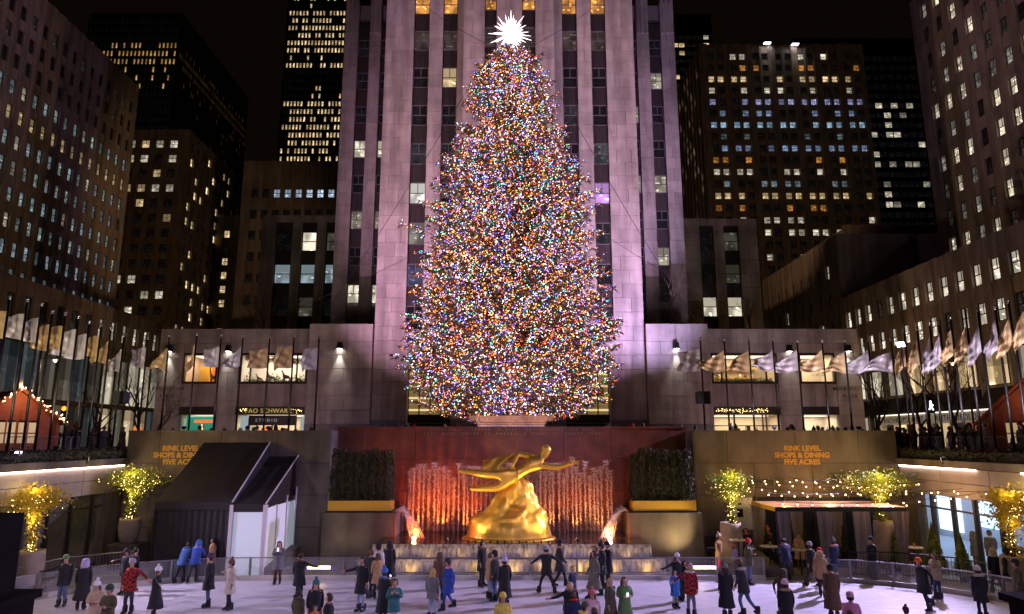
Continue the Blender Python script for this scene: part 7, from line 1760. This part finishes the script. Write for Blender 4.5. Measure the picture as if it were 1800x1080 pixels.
# ================================================================ lamps of the place
LIL = (.80, .50, .95)
floodlight((-38.5, 20, 20.4), (-3, 57, 33), 15000, (1.0, .50, .86), 42, 'lilac floodlight on the roof edge of the low building by the orange hut', size=.9, lens=LIL, name='unseen_roof_flood')
floodlight((38.5, 20, 24.2), (3, 57, 33), 17000, (.86, .46, 1.0), 42, 'lilac floodlight on the roof edge of the low building by the crowd', size=.9, lens=LIL, name='unseen_roof_flood')
# rink floodlights on tall masts behind the near edge of the plaza
def mast(label, x, y, h, to, power, rgb, angle):
    t = thing('light_mast', label, 'light mast', (x, y, STREET)); m = MB(); m.tube([(x, y, STREET), (x, y, h)], [.12, .07], 10); m.build('pole', M['black_metal'], t)
    m = MB(); m.box(x - .5, x + .5, y - .1, y + .1, h, h + .15); m.build('cross_arm', M['black_metal'], t)
    m = MB(); m.box(x - .3, x + .3, y - .2, y + .25, h + .15, h + .55); m.build('lamp_head', M['black_metal'], t)
    d = (Vector(to) - Vector((x, y, h + .3))).normalized(); spot('lamp', tuple(Vector((x, y, h + .3)) + d * .5), to, power, rgb, angle, .7, .12, t)
mast('rink light mast at the near corner on the crowd side', 23, 12, 15, (6, 25.0, 0), 5500, (.66, .52, 1.0), 50)
mast('rink light mast at the near corner on the hut side', -23, 8, 14, (-10, 25, 0), 6500, (.88, .68, .84), 50)
mast('rink light mast behind the viewer', 6, -8, 15, (-5, 24.0, 0), 11000, (.66, .52, 1.0), 50)
# unseen street lamps added to warm the facades along the side streets
def added_street_lamp(label, x, y, power, rgb=(1.0, .60, .28)):
    t = thing('added_street_lamp', label, 'street lamp', (x, y, STREET), 'street lamps along the side streets'); m = MB(); m.tube([(x, y, STREET), (x, y, 11.6)], [.09, .06], 8); m.tube([(x, y, 11.5), (x, y, 12.0), (x * .97, y, 12.1)], .04, 6); m.build('pole', M['black_metal'], t)
    m = MB(); m.lathe([(.1, .12), (.28, 0), (.24, -.04)], 10, (x * .97, y, 12.0)); m.build('hood', M['black_metal'], t); m = MB(); m.ball((x * .97, y, 11.9), .13, 0, 8, 5); m.build('globe', emis('street_globe', (1, .7, .4), 6, False), t); point('lamp', (x * .97, y, 11.7), power, rgb, .2, t)
for k, (x, y, p) in enumerate(((-36, 52, 350), (-36, 74, 350), (-36, 110, 700), (36, 54, 700), (36, 74, 600), (36, 112, 700))):
    added_street_lamp('street lamp in the street beside the ' + ('toy shop' if x < 0 else 'clothing shop') + (', nearest the huts', ', half way along', ', far end')[k % 3], x, y, p)
# unseen warm floods added on neighbouring roofs to brighten the side towers
floodlight((38.8, 30, 24.4), (-60, 85, 45), 20000, (1.0, .62, .34), 60, 'warm floodlight on the low roof by the crowd washing the far stone tower', size=.8, lens=(1, .7, .4), name='unseen_roof_flood')
floodlight((-38.8, 30, 20.5), (55, 66, 45), 24000, (1.0, .62, .36), 60, 'warm floodlight on the low roof by the huts washing the opposite tower', size=.8, lens=(1, .7, .4), name='unseen_roof_flood')
# wall washers on the lettered granite walls and the near terrace
floodlight((-18.6, 30.6, 5.15), (-14.5, 36.1, 4.6), 620, (1.0, .64, .26), 100, 'warm wall washer on the coping aimed at the lettering behind the tent', size=.25, lens=(1, .7, .3), stand=.15, name='wall_washer')
floodlight((18.6, 30.2, 5.15), (13.8, 36.1, 4.6), 640, (1.0, .64, .30), 100, 'warm wall washer on the coping aimed at the lettering above the pergola', size=.25, lens=(1, .7, .3), stand=.15, name='wall_washer')

# unseen uplights added on the coping to brighten the flags
for sg, place, c in ((-1, 'by the orange hut', (1.0, .82, .58)), (1, 'by the crowd', (.95, .78, .98))):
    for k, y in enumerate((22.5, 26.5, 30.5)):
        floodlight((sg * 19.92, y, STREET + .62), (sg * 20.7, y + 5.0, 10.6), (1300 if sg < 0 else 2400), c, 70, 'small uplight on the coping %s, %s from the parapet corner' % (place, ('third', 'second', 'first')[k]), size=.22, lens=c, stand=.55, name='uplight', glow=1.0)
for x, place in ((-13, 'before the toy shop'), (14, 'before the clothing shop'), (-17.5, 'before the toy shop end'), (18.5, 'before the clothing shop end')):  # also unseen, added to brighten the rear flags
    floodlight((x, 37.0, 6.62), (x - .3, 39.6, 10.6), (420 if x < 0 else 1000), (.95, .76, .95), 95, 'small uplight on the granite wall top ' + place, size=.22, lens=(1, .9, 1), stand=.12, name='uplight', glow=3)
# unseen ground floods added in the street to brighten the low shop fronts
floodlight((-20, 46.5, 5.6), (-22, 58, 11.5), 1000, (1.0, .58, .60), 110, 'rose ground floodlight in the street before the toy shop', size=.4, stand=.4)
floodlight((20, 46.5, 5.6), (22, 58, 11.5), 1150, (1.0, .60, .64), 110, 'rose ground floodlight in the street before the clothing shop', size=.4, stand=.4)
# unseen warm floods added on roofs to lift the dark distant blocks
floodlight((24, 78, 31.4), (80, 190, 70), 17000, (1.0, .58, .30), 62, 'warm floodlight on the dark block behind the clothing shop', size=.9, lens=(1, .7, .4), name='unseen_roof_flood')
floodlight((-24, 78, 31.8), (-88, 150, 50), 11000, (1.0, .58, .30), 66, 'warm floodlight on the dark block behind the toy shop', size=.9, lens=(1, .7, .4), name='unseen_roof_flood')
floodlight((-84, 153, 79.6), (-178, 300, 160), 45000, (1.0, .56, .28), 56, 'warm floodlight on the roof of the brown block below the ribbed tower', size=1.2, lens=(1, .7, .4), name='unseen_roof_flood')
floodlight((14.6, 47.5, 5.7), (9.6, 57, 22), 15000, (.66, .52, 1.0), 56, 'lavender ground floodlight beside the spruce', size=.5, lens=LIL, stand=.5)
floodlight((-13.5, 45.5, 5.7), (1, 57, 33), 19000, (1.0, .54, .84), 84, 'pink ground floodlight on the toy shop side of the spruce', size=.6, lens=LIL, stand=.5)
floodlight((13.5, 45.5, 5.7), (-1, 57, 33), 21000, (.86, .50, 1.0), 84, 'violet ground floodlight on the clothing shop side of the spruce', size=.6, lens=LIL, stand=.5)
floodlight((-20.2, 28.5, 5.4), (-4, 26.5, 0), 9500, (.76, .60, 1.0), 78, 'rink floodlight on the coping beside the yellow green vine', size=.4, stand=.3, lens=LIL)  # unseen flood added to brighten the dim side of the ice
floodlight((20.9, 36.4, 11.0), (1.5, 26.5, 0), 31000, (.62, .50, 1.0), 86, 'rink floodlight on a bracket above the crowd side corner', size=.5, lens=(.9, .85, 1), glow=5, stand=6.0 - .15, blend=.5)
